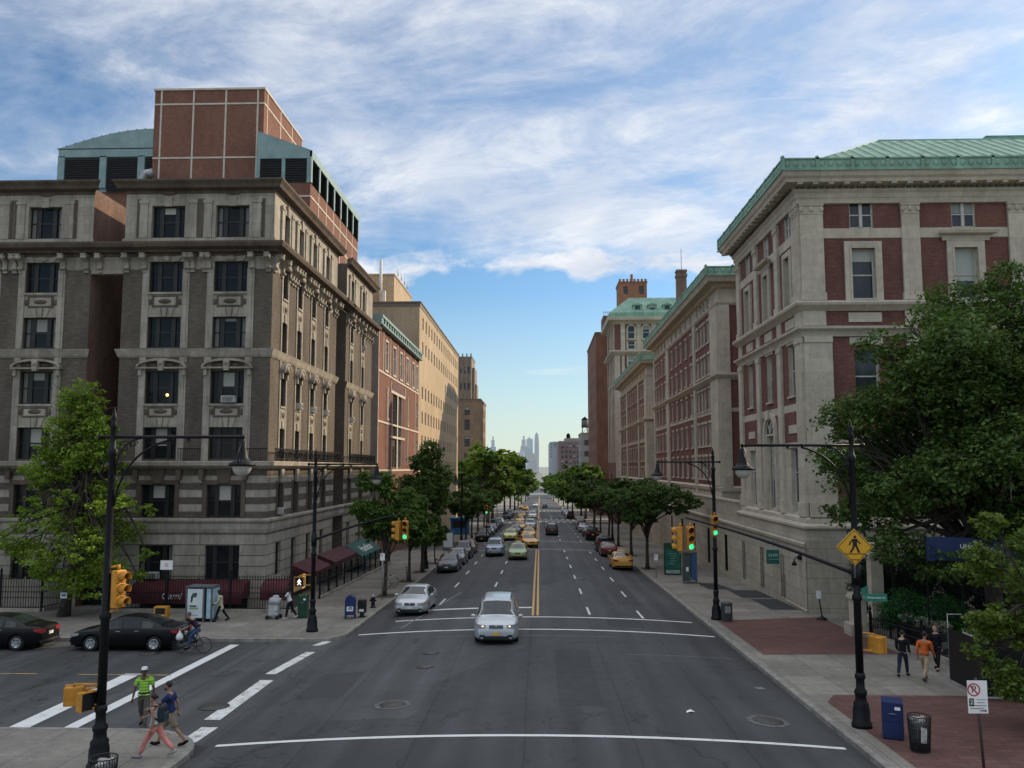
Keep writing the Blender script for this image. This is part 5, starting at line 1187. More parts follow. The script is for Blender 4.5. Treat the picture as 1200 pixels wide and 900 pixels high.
# hazy skyline past the end of the avenue
SKB = [simple('skyline_haze_blue', (.52, .57, .62), 1., var=.04, scale=.02), simple('skyline_haze_grey', (.55, .57, .58), 1., var=.04, scale=.02), simple('skyline_haze_tan', (.54, .53, .50), 1., var=.05, scale=.02), simple('skyline_window', (.42, .47, .54), .8)]  # distance haze painted into the tower and window colours
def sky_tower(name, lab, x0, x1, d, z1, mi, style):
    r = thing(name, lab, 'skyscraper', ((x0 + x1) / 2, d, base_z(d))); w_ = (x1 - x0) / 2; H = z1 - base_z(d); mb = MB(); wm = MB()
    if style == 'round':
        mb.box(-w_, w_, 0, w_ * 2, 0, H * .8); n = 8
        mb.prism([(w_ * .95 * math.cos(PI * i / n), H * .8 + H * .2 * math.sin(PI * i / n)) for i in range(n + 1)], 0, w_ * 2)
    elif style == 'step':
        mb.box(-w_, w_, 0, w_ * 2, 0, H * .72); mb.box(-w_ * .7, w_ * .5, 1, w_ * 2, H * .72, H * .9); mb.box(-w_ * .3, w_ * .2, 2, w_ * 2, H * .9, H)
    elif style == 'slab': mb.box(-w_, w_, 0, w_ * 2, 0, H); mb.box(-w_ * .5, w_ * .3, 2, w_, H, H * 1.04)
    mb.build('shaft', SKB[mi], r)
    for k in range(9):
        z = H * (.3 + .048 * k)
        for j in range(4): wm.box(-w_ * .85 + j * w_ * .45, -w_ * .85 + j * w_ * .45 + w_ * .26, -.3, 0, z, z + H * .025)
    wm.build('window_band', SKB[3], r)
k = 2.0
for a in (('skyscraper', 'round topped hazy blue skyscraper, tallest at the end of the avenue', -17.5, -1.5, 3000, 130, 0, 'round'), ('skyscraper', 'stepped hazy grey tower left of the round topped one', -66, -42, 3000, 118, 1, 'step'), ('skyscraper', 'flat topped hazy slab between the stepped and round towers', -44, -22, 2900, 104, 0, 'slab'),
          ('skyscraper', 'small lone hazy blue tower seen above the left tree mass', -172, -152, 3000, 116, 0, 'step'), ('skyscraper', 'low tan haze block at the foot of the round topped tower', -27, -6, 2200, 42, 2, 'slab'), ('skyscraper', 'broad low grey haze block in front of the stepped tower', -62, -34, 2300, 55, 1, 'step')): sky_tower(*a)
# ---------------------------------------------------------------- vehicles
def paint(name, rgb, metal=.0, rough=.32):
    return simple(name, rgb, rough, metal, .03, 2., spec=.5 if max(rgb) > .02 else .2, coat=.35 if max(rgb) > .02 else .12)
PT = {k: paint('paint_' + k, c, m) for k, c, m in (('silver', (.46, .48, .49), .35), ('warm_silver', (.40, .41, .42), .5), ('black', (.005, .005, .006), 0), ('yellow', (.62, .31, .03), 0), ('green', (.27, .36, .13), 0), ('lime', (.50, .50, .10), 0),
      ('lightblue', (.27, .33, .40), .5), ('white', (.66, .67, .67), 0), ('darkgrey', (.035, .037, .042), .4), ('maroon', (.12, .018, .022), .2), ('navy', (.02, .03, .055), .3), ('gold', (.30, .27, .21), .5), ('grey', (.16, .17, .18), .5))}
CGL = simple('tinted_car_glass', (.018, .026, .027), .05, spec=.42, var=.2, scale=1.5); TYR = simple('tyre_rubber', (.014, .014, .015), .85); RIM = simple('alloy_rim', (.38, .38, .39), .35, .7); 
HLM = simple('headlight_glass', (.30, .30, .29), .12, spec=.8); HLO = simple('lit_headlight', (1, .85, .6), .2, emit=((1., .74, .42), .9)); TLM = simple('tail_lamp', (.32, .012, .014), .2, spec=.7); PLY = simple('yellow_plate', (.62, .38, .05), .5); PLW = simple('white_plate', (.6, .6, .55), .5)
TRIM = simple('black_plastic', (.014, .014, .015), .5); CHR = simple('chrome', (.5, .5, .5), .18, .9)
def lerp_table(tb, y):
    if y <= tb[0][0]: return tb[0][1]
    for (a, p), (b, q) in zip(tb, tb[1:]):
        if y <= b: return p + (q - p) * (y - a) / (b - a)
    return tb[-1][1]
KINDS_CAR = {
 'sedan': dict(L=4.85, W=1.83, wb=1.40, wr=.33, top=[(-2.42, .72), (-2.39, .93), (-2.25, 1.03), (-1.72, 1.08), (-1.05, 1.36), (-.55, 1.45), (.0, 1.47), (.38, 1.43), (1.22, 1.03), (1.35, 1.0), (2.0, .88), (2.3, .74), (2.42, .55)], belt=[(-2.42, .95), (-1.5, .97), (1.0, .90), (2.42, .8)], cab=(-1.62, 1.18), roof=(-.85, .36), bot=.20),
 'minivan': dict(L=5.1, W=1.96, wb=1.5, wr=.34, top=[(-2.55, 1.0), (-2.53, 1.25), (-2.36, 1.62), (-2.1, 1.73), (-1.0, 1.77), (.2, 1.76), (.62, 1.70), (1.62, 1.12), (1.75, 1.08), (2.2, .98), (2.45, .84), (2.55, .58)], belt=[(-2.55, 1.05), (-1.5, 1.06), (1.4, .98), (2.55, .85)], cab=(-2.48, 1.55), roof=(-2.2, .6), bot=.2),
 'suv': dict(L=4.7, W=1.88, wb=1.36, wr=.37, top=[(-2.35, .95), (-2.33, 1.15), (-2.18, 1.55), (-1.95, 1.70), (-.8, 1.75), (.1, 1.74), (.4, 1.68), (1.1, 1.16), (1.22, 1.12), (2.0, 1.04), (2.25, .92), (2.35, .65)], belt=[(-2.35, 1.08), (-1.5, 1.08), (1.0, 1.02), (2.35, .9)], cab=(-2.28, 1.08), roof=(-2.0, .38), bot=.25),
}
def car_proto(kind, name, label, cat, mat, rear_plate=PLY, front_plate=PLY, lit=False, roofsign=False, grille=TRIM, rails=False, loc=(0, 0, 0)):
    K = KINDS_CAR[kind]; L, W = K['L'], K['W']; hl, hw = L / 2, W / 2; wr = K['wr']; ar = wr + .055
    r = thing(name, label, cat)
    ends = [-hl, -hl + .04, -hl + .14, hl - .30, hl - .14, hl - .05, hl]
    ys = set(ends) | {a for a, _ in K['top']} | {K['cab'][0], K['cab'][1]}
    for wy in (-K['wb'], K['wb']):
        for i in range(9): ys.add(wy + ar * math.cos(PI * i / 8) * (1.0 if 0 < i < 8 else 1.012))
        ys.add(wy + ar + .014); ys.add(wy - ar - .014)
    for i in range(12): ys.add(-hl + L * (i + .5) / 12)
    yl = []
    for y in sorted(ys):
        if not yl or y - yl[-1] > .008: yl.append(y)
    def sec(y):
        zt = lerp_table(K['top'], y); w = hw * (1 - .25 * max(0, (abs(y) - hl + .75) / .75) ** 2.2)
        zb = min(lerp_table(K['belt'], y), zt - .06); c = min(1, max(0, (zt - zb - .06) / .32)); z0 = K['bot'] + .08 * max(0, (abs(y) - hl + .35) / .35)
        for wy in (-K['wb'], K['wb']):
            q = ar * ar - (y - wy) ** 2
            if q > 0: z0 = max(z0, wr + math.sqrt(q) * .98)
        z2 = max(z0, min(z0 + .1, zb - .1)) if z0 < .45 else z0
        zm = max(z2 + .02, (K['bot'] + zb) / 2 + .06)
        if zm > zb - .02: zm = zb - .02
        wrf = w * (.88 * (1 - c) + .735 * c)
        return [(0, z0), (w * .88, z0), (w * (.985 if z0 > .45 else .975), z2), (w, zm), (w * .99, zb - .05 if zb - .05 > zm else zm + .005), (w * .955, zb), (wrf, zt - .055 * c - .012), (wrf * .74, zt - .006), (0, zt + .012)]
    S = [sec(y) for y in yl]; n = 9; mb = MB(); vs = []
    for y, s_ in zip(yl, S):
        vs += [(x, y, z) for x, z in s_] + [(-x, y, z) for x, z in s_[1:-1]][::-1]
    m = 2 * n - 2; fs = []
    for i in range(len(yl) - 1):
        for j in range(m): fs.append((i * m + j, i * m + (j + 1) % m, (i + 1) * m + (j + 1) % m, (i + 1) * m + j))
    fs.append(tuple(range(m))[::-1]); fs.append(tuple(range((len(yl) - 1) * m, len(yl) * m)))
    mb.add(vs, fs, 0, None, True)
    body = mb.build('body', mat, r)
    md = body.modifiers.new('w', 'WEIGHTED_NORMAL'); md.keep_sharp = True
    # glazing a few millimetres proud of the sheet metal
    P5 = lambda y: (sec(y)[5], sec(y)[6], sec(y)[7], sec(y)[8])
    def patch(y0, y1, k0, k1, nm, front):
        mb = MB(); N = 8; rows = []
        for i in range(N + 1):
            y = y0 + (y1 - y0) * i / N; s_ = sec(y); o = .008
            rows.append([(-s_[6][0] * k0, y + front * o, s_[6][1] + o), (-s_[7][0], y + front * o, s_[7][1] + o), (0, y + front * o, s_[8][1] + o), (s_[7][0], y + front * o, s_[7][1] + o), (s_[6][0] * k0, y + front * o, s_[6][1] + o)])
        mb.add([p for q in rows for p in q], [(i * 5 + j, i * 5 + j + 1, i * 5 + j + 6, i * 5 + j + 5) for i in range(N) for j in range(4)], 0, None, True)
        return mb.build(nm, CGL, r)
    patch(K['roof'][1] + .10, K['cab'][1] - .02, .93, 1, 'windscreen', 1)
    patch(K['cab'][0] + (.06 if kind == 'sedan' else .10), K['roof'][0] - .06, .9, 1, 'rear_window', -1)
    def side(y0, y1, sgn, lo=.10, hi=.12):
        mb = MB(); N = 8; rows = []
        for i in range(N + 1):
            y = y0 + (y1 - y0) * i / N; s_ = sec(y); a, b = s_[5], s_[6]
            f = lambda t: (sgn * (a[0] + (b[0] - a[0]) * t + .009), y, a[1] + (b[1] - a[1]) * t + .004)
            rows += [f(lo), f(1 - hi)]
        mb.add(rows, [(i * 2, i * 2 + 1, i * 2 + 3, i * 2 + 2) for i in range(N)], 0, None, True)
        return mb.build('side_window', CGL, r)
    if kind == 'sedan': cuts = [(-1.35, -.58), (-.50, .02 + .0), (.08, .92)]; cuts = [(-1.3, -.78), (-.73, .0), (.07, .93)]
    elif kind == 'minivan': cuts = [(-2.15, -1.25), (-1.17, -.1), (-.02, 1.2)]
    else: cuts = [(-1.95, -1.2), (-1.13, -.25), (-.17, .85)]
    for sg in (-1, 1):
        for a, b in cuts: side(a, b, sg)
    # seams, handles, sills
    mb = MB()
    for sg in (-1, 1):
        for y in (cuts[0][1] + .035, cuts[1][1] + .035, cuts[2][1] - .05):
            s_ = sec(y); mb.tube([(sg * (s_[k][0] + .001), y, s_[k][1]) for k in (2, 3, 4, 5)], .007, 4)
    s0 = sec(K['cab'][1] + .1); mb.tube([(-s0[6][0], K['cab'][1] + .1, s0[6][1] + .002), (0, K['cab'][1] + .12, s0[8][1] + .002), (s0[6][0], K['cab'][1] + .1, s0[6][1] + .002)], .008, 4)
    if kind == 'sedan': y = -1.78; s0 = sec(y); mb.tube([(-s0[6][0], y, s0[6][1]), (0, y, s0[8][1]), (s0[6][0], y, s0[6][1])], .008, 4)
    mb.build('panel_seam', TRIM, r)
    for sg in (-1, 1):
        for y in (cuts[1][0] + .1, cuts[2][0] + .12):
            s_ = sec(y); hm = MB(); hm.cbox((sg * (s_[4][0] + .012), y, s_[4][1] - .02), (.03, .2, .03), 0, None, .008); hm.build('door_handle', mat if kind != 'sedan' else CHR, r)
        y = K['cab'][1] - .28; s_ = sec(y); mm = MB(); mm.ball((sg * (s_[5][0] + .13), y, s_[5][1] + .09), (.11, .07, .075), 0, None, 10, 6); mm.tube([(sg * s_[5][0], y, s_[5][1] + .03), (sg * (s_[5][0] + .08), y, s_[5][1] + .06)], .03, 6); mm.build('mirror', mat, r)
    # lamps shaped to the corners
    zf = lerp_table(K['top'], hl - .25) - .13; zr = lerp_table(K['top'], -hl + .05) - .12
    def corner_lamp(nm, y0, y1, z, h, mt, sg, fr):
        mb = MB(); N = 6; rows = []
        for i in range(N + 1):
            t = i / N; y = y0 + (y1 - y0) * t; s_ = sec(y); hh = h * (1 - .45 * t); w = s_[3][0] + .007
            zz = z + .06 * t; rows += [(sg * w, y, zz - hh / 2), (sg * w * .992, y, zz + hh / 2)]
        # wrap on to the nose
        s_ = sec(y0); rows2 = [(sg * s_[3][0] * .60, y0 + fr * .012, z - h * .35), (sg * s_[3][0] * .60, y0 + fr * .012 - fr * .03, z + h * .4)]
        mb.add(rows2 + rows, [(i * 2, i * 2 + 1, i * 2 + 3, i * 2 + 2) for i in range(N + 1)], 0, None, False)
        return mb.build(nm, mt, r)
    for sg in (-1, 1):
        corner_lamp('headlight', hl - .02, hl - .48, zf, .17, HLM, sg, 1)
        corner_lamp('tail_lamp', -hl + .005, -hl + (.30 if kind == 'sedan' else .16), zr - (.0 if kind == 'sedan' else .05), .19 if kind == 'sedan' else .34, TLM, sg, -1)
        hb = MB(); hb.ball((sg * hw * .60, hl - .06, zf), (.085, .06, .06), 0, None, 8, 6); hb.build('headlight_bulb', HLO if lit else HLM, r)
        fg = MB(); fg.cbox((sg * hw * .62, hl - .02, .40), (.22, .1, .09), 0, None, .02); fg.build('fog_lamp', TRIM, r)
    mb = MB(); mb.cbox((0, hl - .045, zf - .01), (hw * .62, .12, .13), 0, None, .02); mb.build('grille', grille, r)
    mb = MB()
    for k in range(3): mb.box(-hw * .3, hw * .3, hl + .012, hl + .022, zf - .055 + k * .04, zf - .045 + k * .04)
    mb.ball((0, hl + .02, zf), (.05, .015, .04)); mb.build('grille_bar', CHR, r)
    mb = MB(); mb.cbox((0, hl - .045, .33), (hw * 1.15, .12, .13), 0, None, .02); mb.cbox((0, hl - .09, .235), (hw * 1.5, .14, .06), 0, None, .02); mb.build('air_intake', TRIM, r)
    mb = MB(); mb.box(-.16, .16, hl - .0, hl + .025, .42, .55); mb.build('number_plate', front_plate, r)
    mb = MB(); mb.box(-.16, .16, -hl - .02, -hl + .01, .62 if kind == 'sedan' else .78, .75 if kind == 'sedan' else .91); mb.build('number_plate', rear_plate, r)
    mb = MB(); mb.cbox((0, -hl + .02, .36), (W * .8, .1, .12), 0, None, .02); mb.build('rear_bumper', TRIM, r)
    # wheels
    pf = [(wr * .62, -.095), (wr * .90, -.105), (wr * .985, -.085), (wr, -.05), (wr, .05), (wr * .985, .085), (wr * .9, .105), (wr * .62, .095)]
    w0 = None
    for sg in (-1, 1):
        for wy in (-K['wb'], K['wb']):
            if w0 is None:
                mb = MB(); mb.lathe(pf, 28); w0 = mb.build('wheel', TYR, r); o = w0
                rm = MB(); rm.lathe([(wr * .66, .097), (wr * .64, .112), (wr * .57, .112), (wr * .55, .098)], 24); 
                for k in range(5 if kind != 'minivan' else 7):
                    a_ = 2 * PI * k / (5 if kind != 'minivan' else 7); rm.cbox((wr * .32, 0, .104), (wr * .52, .055, .03), 0, RZ(a_), .008)
                rm.lathe([(.01, .097), (.06, .097), (.055, .118), (.01, .12)], 10); ro = rm.build('rim', RIM); ro.parent = w0
                dk = MB(); dk.lathe([(.01, .0955), (wr * .58, .0955), (wr * .58, .0965), (.01, .0965)], 20); do = dk.build('brake_disc', TRIM); do.parent = w0
            else:
                o = w0.copy(); COL.objects.link(o)
                for q in (ro, do): c = q.copy(); COL.objects.link(c); c.parent = o
            o.matrix_basis = T(sg * (hw - .125), wy, wr) @ RY(sg * PI / 2)
    ub = MB(); ub.box(-hw * .8, hw * .8, -hl + .25, hl - .25, .16, .5); ub.build('underbody', BLKM, r)
    if rails:
        for sg in (-1, 1): mb = MB(); mb.tube([(sg * hw * .66, y, lerp_table(K['top'], y) + .045) for y in (-2.1, -1.2, -.2, .45)], .022, 6); mb.build('roof_rail', TRIM, r)
    if roofsign:
        mb = MB(); mb.prism([(-.33, 0), (.33, 0), (.27, .19), (-.27, .19)], -.12, .12, 0, T(0, -.15, lerp_table(K['top'], -.15) + .01)); mb.build('roof_light', simple('roof_light_' + name, (.70, .66, .5), .5), r)
    return r
def put_car(o, x, d, face, z=None, yaw=0.):
    """face 'in' = towards the camera, 'out' = away, 'left' = heading left along the side street"""
    z = (road_z(x, d) if x > -9.2 else base_z(d) - .03) if z is None else z
    o.location = (x, d, z - .004); s = .025
    if face == 'in': o.rotation_euler = (s, 0, PI + yaw)
    elif face == 'out': o.rotation_euler = (-s, 0, yaw)
    else: o.rotation_euler = (0, s, PI / 2 + yaw)
def recolour(root, mat):
    for c in [q for q in COL.objects if q.parent == root]:
        if c.name.split('.')[0] in ('body', 'mirror'):
            c.material_slots[0].link = 'OBJECT'; c.material_slots[0].material = mat
VAN = car_proto('minivan', 'minivan', 'silver minivan with lit headlights and yellow plate driving toward the crossing', 'car', PT['silver'], lit=True, grille=simple('mesh_grille', (.12, .12, .12), .4), rails=True); put_car(VAN, -1.95, 40.3, 'in', yaw=.02)
SED = car_proto('sedan', 'parked_car', 'silver sedan standing alone at the left kerb near the crossing', 'car', PT['silver'], front_plate=PLW); put_car(SED, -7.05, 49.6, 'in', yaw=-.02)
BLS = car_proto('sedan', 'parked_car', 'black sedan with red tail lamp parked on the side street, left of the kiosk', 'car', PT['black'], rear_plate=PLW); put_car(BLS, -18.2, 38.4, 'left')
c = copy_tree(BLS, label='black sedan with dark wheels parked at the left edge, behind the tree trunk line'); put_car(c, -24.3, 38.4, 'left')
c['label'] = 'black sedan cut off by the left edge, parked behind the other black sedan'; c['label'] = 'black sedan parked farthest left, in front of the big tree trunk'
for k in (c, BLS): k['group'] = 'black sedans parked on the side street'
TAX = car_proto('sedan', 'taxi', 'yellow taxi parked first along the right kerb, seen from behind', 'taxi', PT['yellow'], roofsign=True); put_car(TAX, 7.2, 77.2, 'out'); TAX['group'] = 'yellow taxis'
SUV = car_proto('suv', 'suv', 'dark suv driving away alone in the right lanes beyond the centre line end', 'car', PT['darkgrey']); put_car(SUV, 1.8, 128, 'out')
def more(src, name, label, x, d, face, pt, group, yaw=0.):
    c = copy_tree(src, label=label, group=group); c.name = name; put_car(c, x, d, face, yaw=yaw); recolour(c, PT[pt]); return c
G1, G2, G3, G4 = 'cars parked along the left kerb', 'traffic coming up the avenue', 'yellow taxis', 'cars parked along the right kerb'
more(SED, 'parked_car', 'dark grey sedan, first in the parked row behind the lone silver sedan', -7.75, 74.2, 'in', 'darkgrey', G1)
more(SED, 'parked_car', 'grey green sedan second in the parked row at the left kerb', -7.75, 81.0, 'in', 'grey', G1)
more(SUV, 'parked_car', 'dark suv third in the parked row at the left kerb', -7.75, 87.5, 'in', 'darkgrey', G1)
more(SED, 'parked_car', 'maroon sedan ending the first parked row at the left kerb', -7.75, 94.0, 'in', 'maroon', G1)
more(SUV, 'parked_car', 'black suv parked just past the first side crossing on the left', -7.6, 115.5, 'in', 'black', G1)
more(SED, 'parked_car', 'navy sedan parked behind the black suv past the first crossing', -7.7, 122.5, 'in', 'navy', G1)
more(SED, 'parked_car', 'silver grey sedan third past the first crossing at the left kerb', -7.7, 131, 'in', 'grey', G1)
for i, (d, pt) in enumerate(((140, 'darkgrey'), (148, 'navy'), (157, 'black'), (166, 'white'), (200, 'navy'), (208, 'lightblue'), (217, 'darkgrey'), (226, 'gold'))):
    more(SUV if i % 3 == 1 else SED, 'parked_car', ['dark car parked under the left street trees, nearest of the small far ones', 'dark blue boxy car under the left street trees, second of the small far ones', 'black car under the left street trees, third of the small far ones', 'white car in the far left parked row before the second crossing', 'blue car parked at the left kerb right after the second crossing', 'pale blue boxy car parked second after the second crossing', 'dark grey car parked third after the second crossing', 'gold car parked fourth after the second crossing on the left'][i], -7.7, d, 'in', pt, G1)
more(SUV, 'suv', 'light blue suv coming up the lane next to the parked row', -4.6, 89.5, 'in', 'lightblue', G2)
t = more(TAX, 'taxi', 'pale green taxi with roof light, nearest in the oncoming lanes', -2.1, 84.6, 'in', 'green', G2)
t = more(TAX, 'taxi', 'yellow green taxi with bright headlights behind the light blue suv', -3.9, 115.5, 'in', 'lime', G2)
more(TAX, 'taxi', 'yellow taxi beside the centre line, turning, behind the pale green one', -1.5, 101.5, 'in', 'yellow', G3, yaw=.28)
more(TAX, 'taxi', 'second yellow taxi in the centre line queue', -1.45, 118.5, 'in', 'yellow', G3)
more(SED, 'car', 'dark sedan in the middle oncoming lane beside the taxi queue', -3.7, 130, 'in', 'darkgrey', G2)
more(TAX, 'taxi', 'yellow taxi behind the dark sedan in the middle oncoming lane', -3.2, 142, 'in', 'yellow', G3)
more(SUV, 'suv', 'silver suv next to the centre line behind the taxi queue', -.95 - .6, 146, 'in', 'silver', G2)
more(TAX, 'taxi', 'yellow taxi one block away in the middle lane before the second crossing', -3.9, 172, 'in', 'yellow', G3)
more(VAN, 'minivan', 'white van next to the centre line just past the second crossing', -1.6, 199, 'in', 'white', G2)
more(TAX, 'taxi', 'small yellow taxi left of the white van past the second crossing', -4.2, 206, 'in', 'yellow', G3)
more(SED, 'car', 'dark car behind the white van, next to the centre line', -1.6, 232, 'in', 'navy', G2)
more(TAX, 'taxi', 'tiny yellow taxi beyond the third crossing in the left lane', -4.5, 279, 'in', 'yellow', G3)
more(TAX, 'taxi', 'tiny yellow taxi farthest away, beside the left tree mass', -6.4, 300, 'in', 'yellow', G3)
more(SUV, 'suv', 'grey boxy van heading away far beyond the third crossing', 1.9, 310, 'out', 'grey', G2)
more(SED, 'car', 'white car far beyond the third crossing next to the centre line', -1.6, 330, 'in', 'white', G2)
more(SED, 'parked_car', 'maroon sedan parked right behind the first taxi at the right kerb', 7.2, 91.5, 'out', 'maroon', G4)
more(SUV, 'parked_car', 'dark suv parked third along the right kerb after the maroon sedan', 7.2, 98, 'out', 'black', G4)
more(SUV, 'parked_car', 'black suv parked under the right trees past the first crossing', 7.2, 119.5, 'out', 'black', G4)
more(SED, 'parked_car', 'dark grey sedan parked just beyond the black suv on the right', 7.2, 128, 'out', 'darkgrey', G4)
more(SED, 'parked_car', 'silver sedan parked at the right kerb in the middle of the block', 7.2, 141.5, 'out', 'silver', G4)
more(SUV, 'parked_car', 'dark suv parked after the mid block silver sedan on the right', 7.2, 150, 'out', 'darkgrey', G4)
for i, (d, pt) in enumerate(((204, 'black'), (214, 'white'), (224, 'grey'), (234, 'silver'), (244, 'darkgrey'), (254, 'white'))):
    more(SUV if i == 0 else SED, 'parked_car', ['black suv parked at the right kerb after the second crossing', 'white car parked second after the second crossing on the right', 'grey car parked third after the second crossing on the right', 'silver car parked fourth after the second crossing on the right', 'dark car parked fifth after the second crossing on the right', 'white car parked last before the third crossing on the right'][i], 7.3, d, 'out', pt, G4)
# ---------------------------------------------------------------- trees
BARK = simple('bark', (.055, .045, .036), .95, scale=5., var=.35, bump=.8)
LF_BRIGHT = leaf_mat('spring_sunlit_leaves', (.10, .17, .02), (.27, .385, .055), .45); LF_DARK = leaf_mat('elm_leaves', (.030, .066, .016), (.105, .175, .038), .35)
LF_MID = leaf_mat('street_leaves', (.045, .098, .022), (.14, .23, .05), .42); LF_LOC = leaf_mat('locust_leaves', (.036, .082, .026), (.115, .19, .05), .4); LF_YEL = leaf_mat('yellow_green_leaves', (.06, .11, .016), (.17, .24, .04), .4)  # LF_YEL is the lighter leaf of the small tree
def leaf_cloud(name, clumps, count, size, mat, parent, seed, flat=.55, elong=1.7):
    """clumps: (centre, radii); leaves are small bent diamonds scattered through clump shells, gathered on sub-twigs"""
    g = np.random.default_rng(seed)
    vol = np.array([r[0] * r[1] * r[2] for _, r in clumps]) ** .72; prob = vol / vol.sum()
    per = 26; ntw = max(1, count // per)
    idx = g.choice(len(clumps), ntw, p=prob)
    C = np.array([c for c, _ in clumps])[idx]; Rr = np.array([r for _, r in clumps])[idx]
    d = g.normal(size=(ntw, 3)); d /= np.linalg.norm(d, axis=1)[:, None]
    rad = g.random(ntw) ** .42
    tw = C + d * Rr * rad[:, None]
    tsize = np.minimum(Rr.min(axis=1) * .34, size * 5.5)[:, None]
    off = g.normal(size=(ntw, per, 3)) * np.array([1, 1, .5]) * tsize[:, None, :] * .62
    P = (tw[:, None, :] + off).reshape(-1, 3); N = len(P)
    nrm = g.normal(size=(N, 3)); nrm[:, 2] = np.abs(nrm[:, 2]) + flat; nrm += (P - np.repeat(C, per, 0)) / np.repeat(Rr, per, 0) * .5
    nrm /= np.linalg.norm(nrm, axis=1)[:, None]
    t = g.normal(size=(N, 3)); t -= nrm * (t * nrm).sum(1)[:, None]; t /= np.linalg.norm(t, axis=1)[:, None]
    b = np.cross(nrm, t); s = size * (.45 + 1.1 * g.random(N) ** 1.4)[:, None]
    V = np.empty((N, 4, 3)); V[:, 0] = P - t * s * elong * .5; V[:, 1] = P + b * s * .5 - nrm * s * .1; V[:, 2] = P + t * s * elong * .5; V[:, 3] = P - b * s * .5 - nrm * s * .1
    me = bpy.data.meshes.new(name); me.vertices.add(N * 4); me.vertices.foreach_set('co', V.reshape(-1).astype(np.float32))
    me.loops.add(N * 4); me.loops.foreach_set('vertex_index', np.arange(N * 4, dtype=np.int32)); me.polygons.add(N)
    me.polygons.foreach_set('loop_start', np.arange(0, N * 4, 4, dtype=np.int32)); me.materials.append(mat); me.update(calc_edges=True); me.validate()
    return link(me, name, parent)
def bez(a, b, sag, n=6):
    a, b = Vector(a), Vector(b); m = (a + b) / 2 + Vector(sag)
    return [a * (1 - t) ** 2 + m * 2 * t * (1 - t) + b * t * t for t in [i / n for i in range(n + 1)]]
def tree(name, label, base, trunk_top, tr, clumps, count, size, mat, seed, cat='tree', group=None, fork=None, limb_r=.45, zoff=None, twigs=3):
    """base (x, d); trunk_top relative (dx, dy, h); clumps relative to the base point"""
    x, d = base; z = walk_z(d) if zoff is None else zoff
    r = thing(name, label, cat, (x, d, z), group=group); rr = random.Random(seed)
    mb = MB(); t = Vector(trunk_top); pts = bez((0, 0, -.1), t, (rr.uniform(-.2, .2), rr.uniform(-.2, .2), .0), 8)
    mb.tube(pts, [tr * (1.45 if i == 0 else 1.0 - .45 * i / 8) for i in range(9)], 10)
    for c, ra in clumps:
        c = Vector(c); k = rr.uniform(.55, .95); p0 = pts[min(8, max(3, int(8 * k)))]
        e = c + Vector((rr.uniform(-.3, .3) * ra[0], rr.uniform(-.3, .3) * ra[1], rr.uniform(-.1, .4) * ra[2])); L = (e - p0).length
        lp = bez(p0, e, (rr.uniform(-.1, .1) * L, rr.uniform(-.1, .1) * L, .12 * L), 6); r0 = tr * limb_r
        mb.tube(lp, [r0 * (1 - .82 * i / 6) for i in range(7)], 6)
        for _ in range(twigs):
            i = rr.randint(2, 5); q = c + Vector((rr.gauss(0, .55) * ra[0], rr.gauss(0, .55) * ra[1], rr.gauss(0, .5) * ra[2]))
            mb.tube(bez(lp[i], q, (0, 0, .1 * L), 4), [r0 * .35 * (1 - .8 * j / 4) + .006 for j in range(5)], 5)
    mb.build('trunk', BARK, r)
    leaf_cloud('crown', clumps, count, size, mat, r, seed)
    return r
def rnd_clumps(seed, centre, radii, n, cr, flat=.8, shape=None):
    """n clumps spread over an ellipsoid (or within shape(t) radius at height t) so the outline stays ragged"""
    g = random.Random(seed); out = []; tries = 0
    while len(out) < n and tries < 4000:
        tries += 1
        u = Vector((g.gauss(0, 1), g.gauss(0, 1), g.gauss(0, 1))).normalized() * (g.random() ** .45)
        if shape:
            t = g.random(); k = shape(t); a = g.random() * 2 * PI; q = math.sqrt(g.random()) * k
            p = (centre[0] + radii[0] * q * math.cos(a), centre[1] + radii[1] * q * math.sin(a), centre[2] + radii[2] * (2 * t - 1))
        else: p = (centre[0] + radii[0] * u.x, centre[1] + radii[1] * u.y, centre[2] + radii[2] * u.z)
        c = cr * g.uniform(.65, 1.35)
        if any((Vector(p) - Vector(o)).length < .55 * cr for o, _ in out): continue
        out.append((p, (c, c, c * flat)))
    return out
# bright conical tree in front of the left house
cl = rnd_clumps(3, (.5, 0, 6.9), (4.9, 3.6, 5.5), 84, .85, .72, lambda t: max(.12, .62 + 1.3 * t) if t < .3 else max(.09, 1.12 * (1 - t) ** 1.05 + .07))
tree('street_tree', 'bright green conical young tree leaning in front of the left apartment house', (-25.9, 46.6), (1.1, 0, 9.5), .26, cl, 47000, .095, LF_BRIGHT, 5, limb_r=.3)
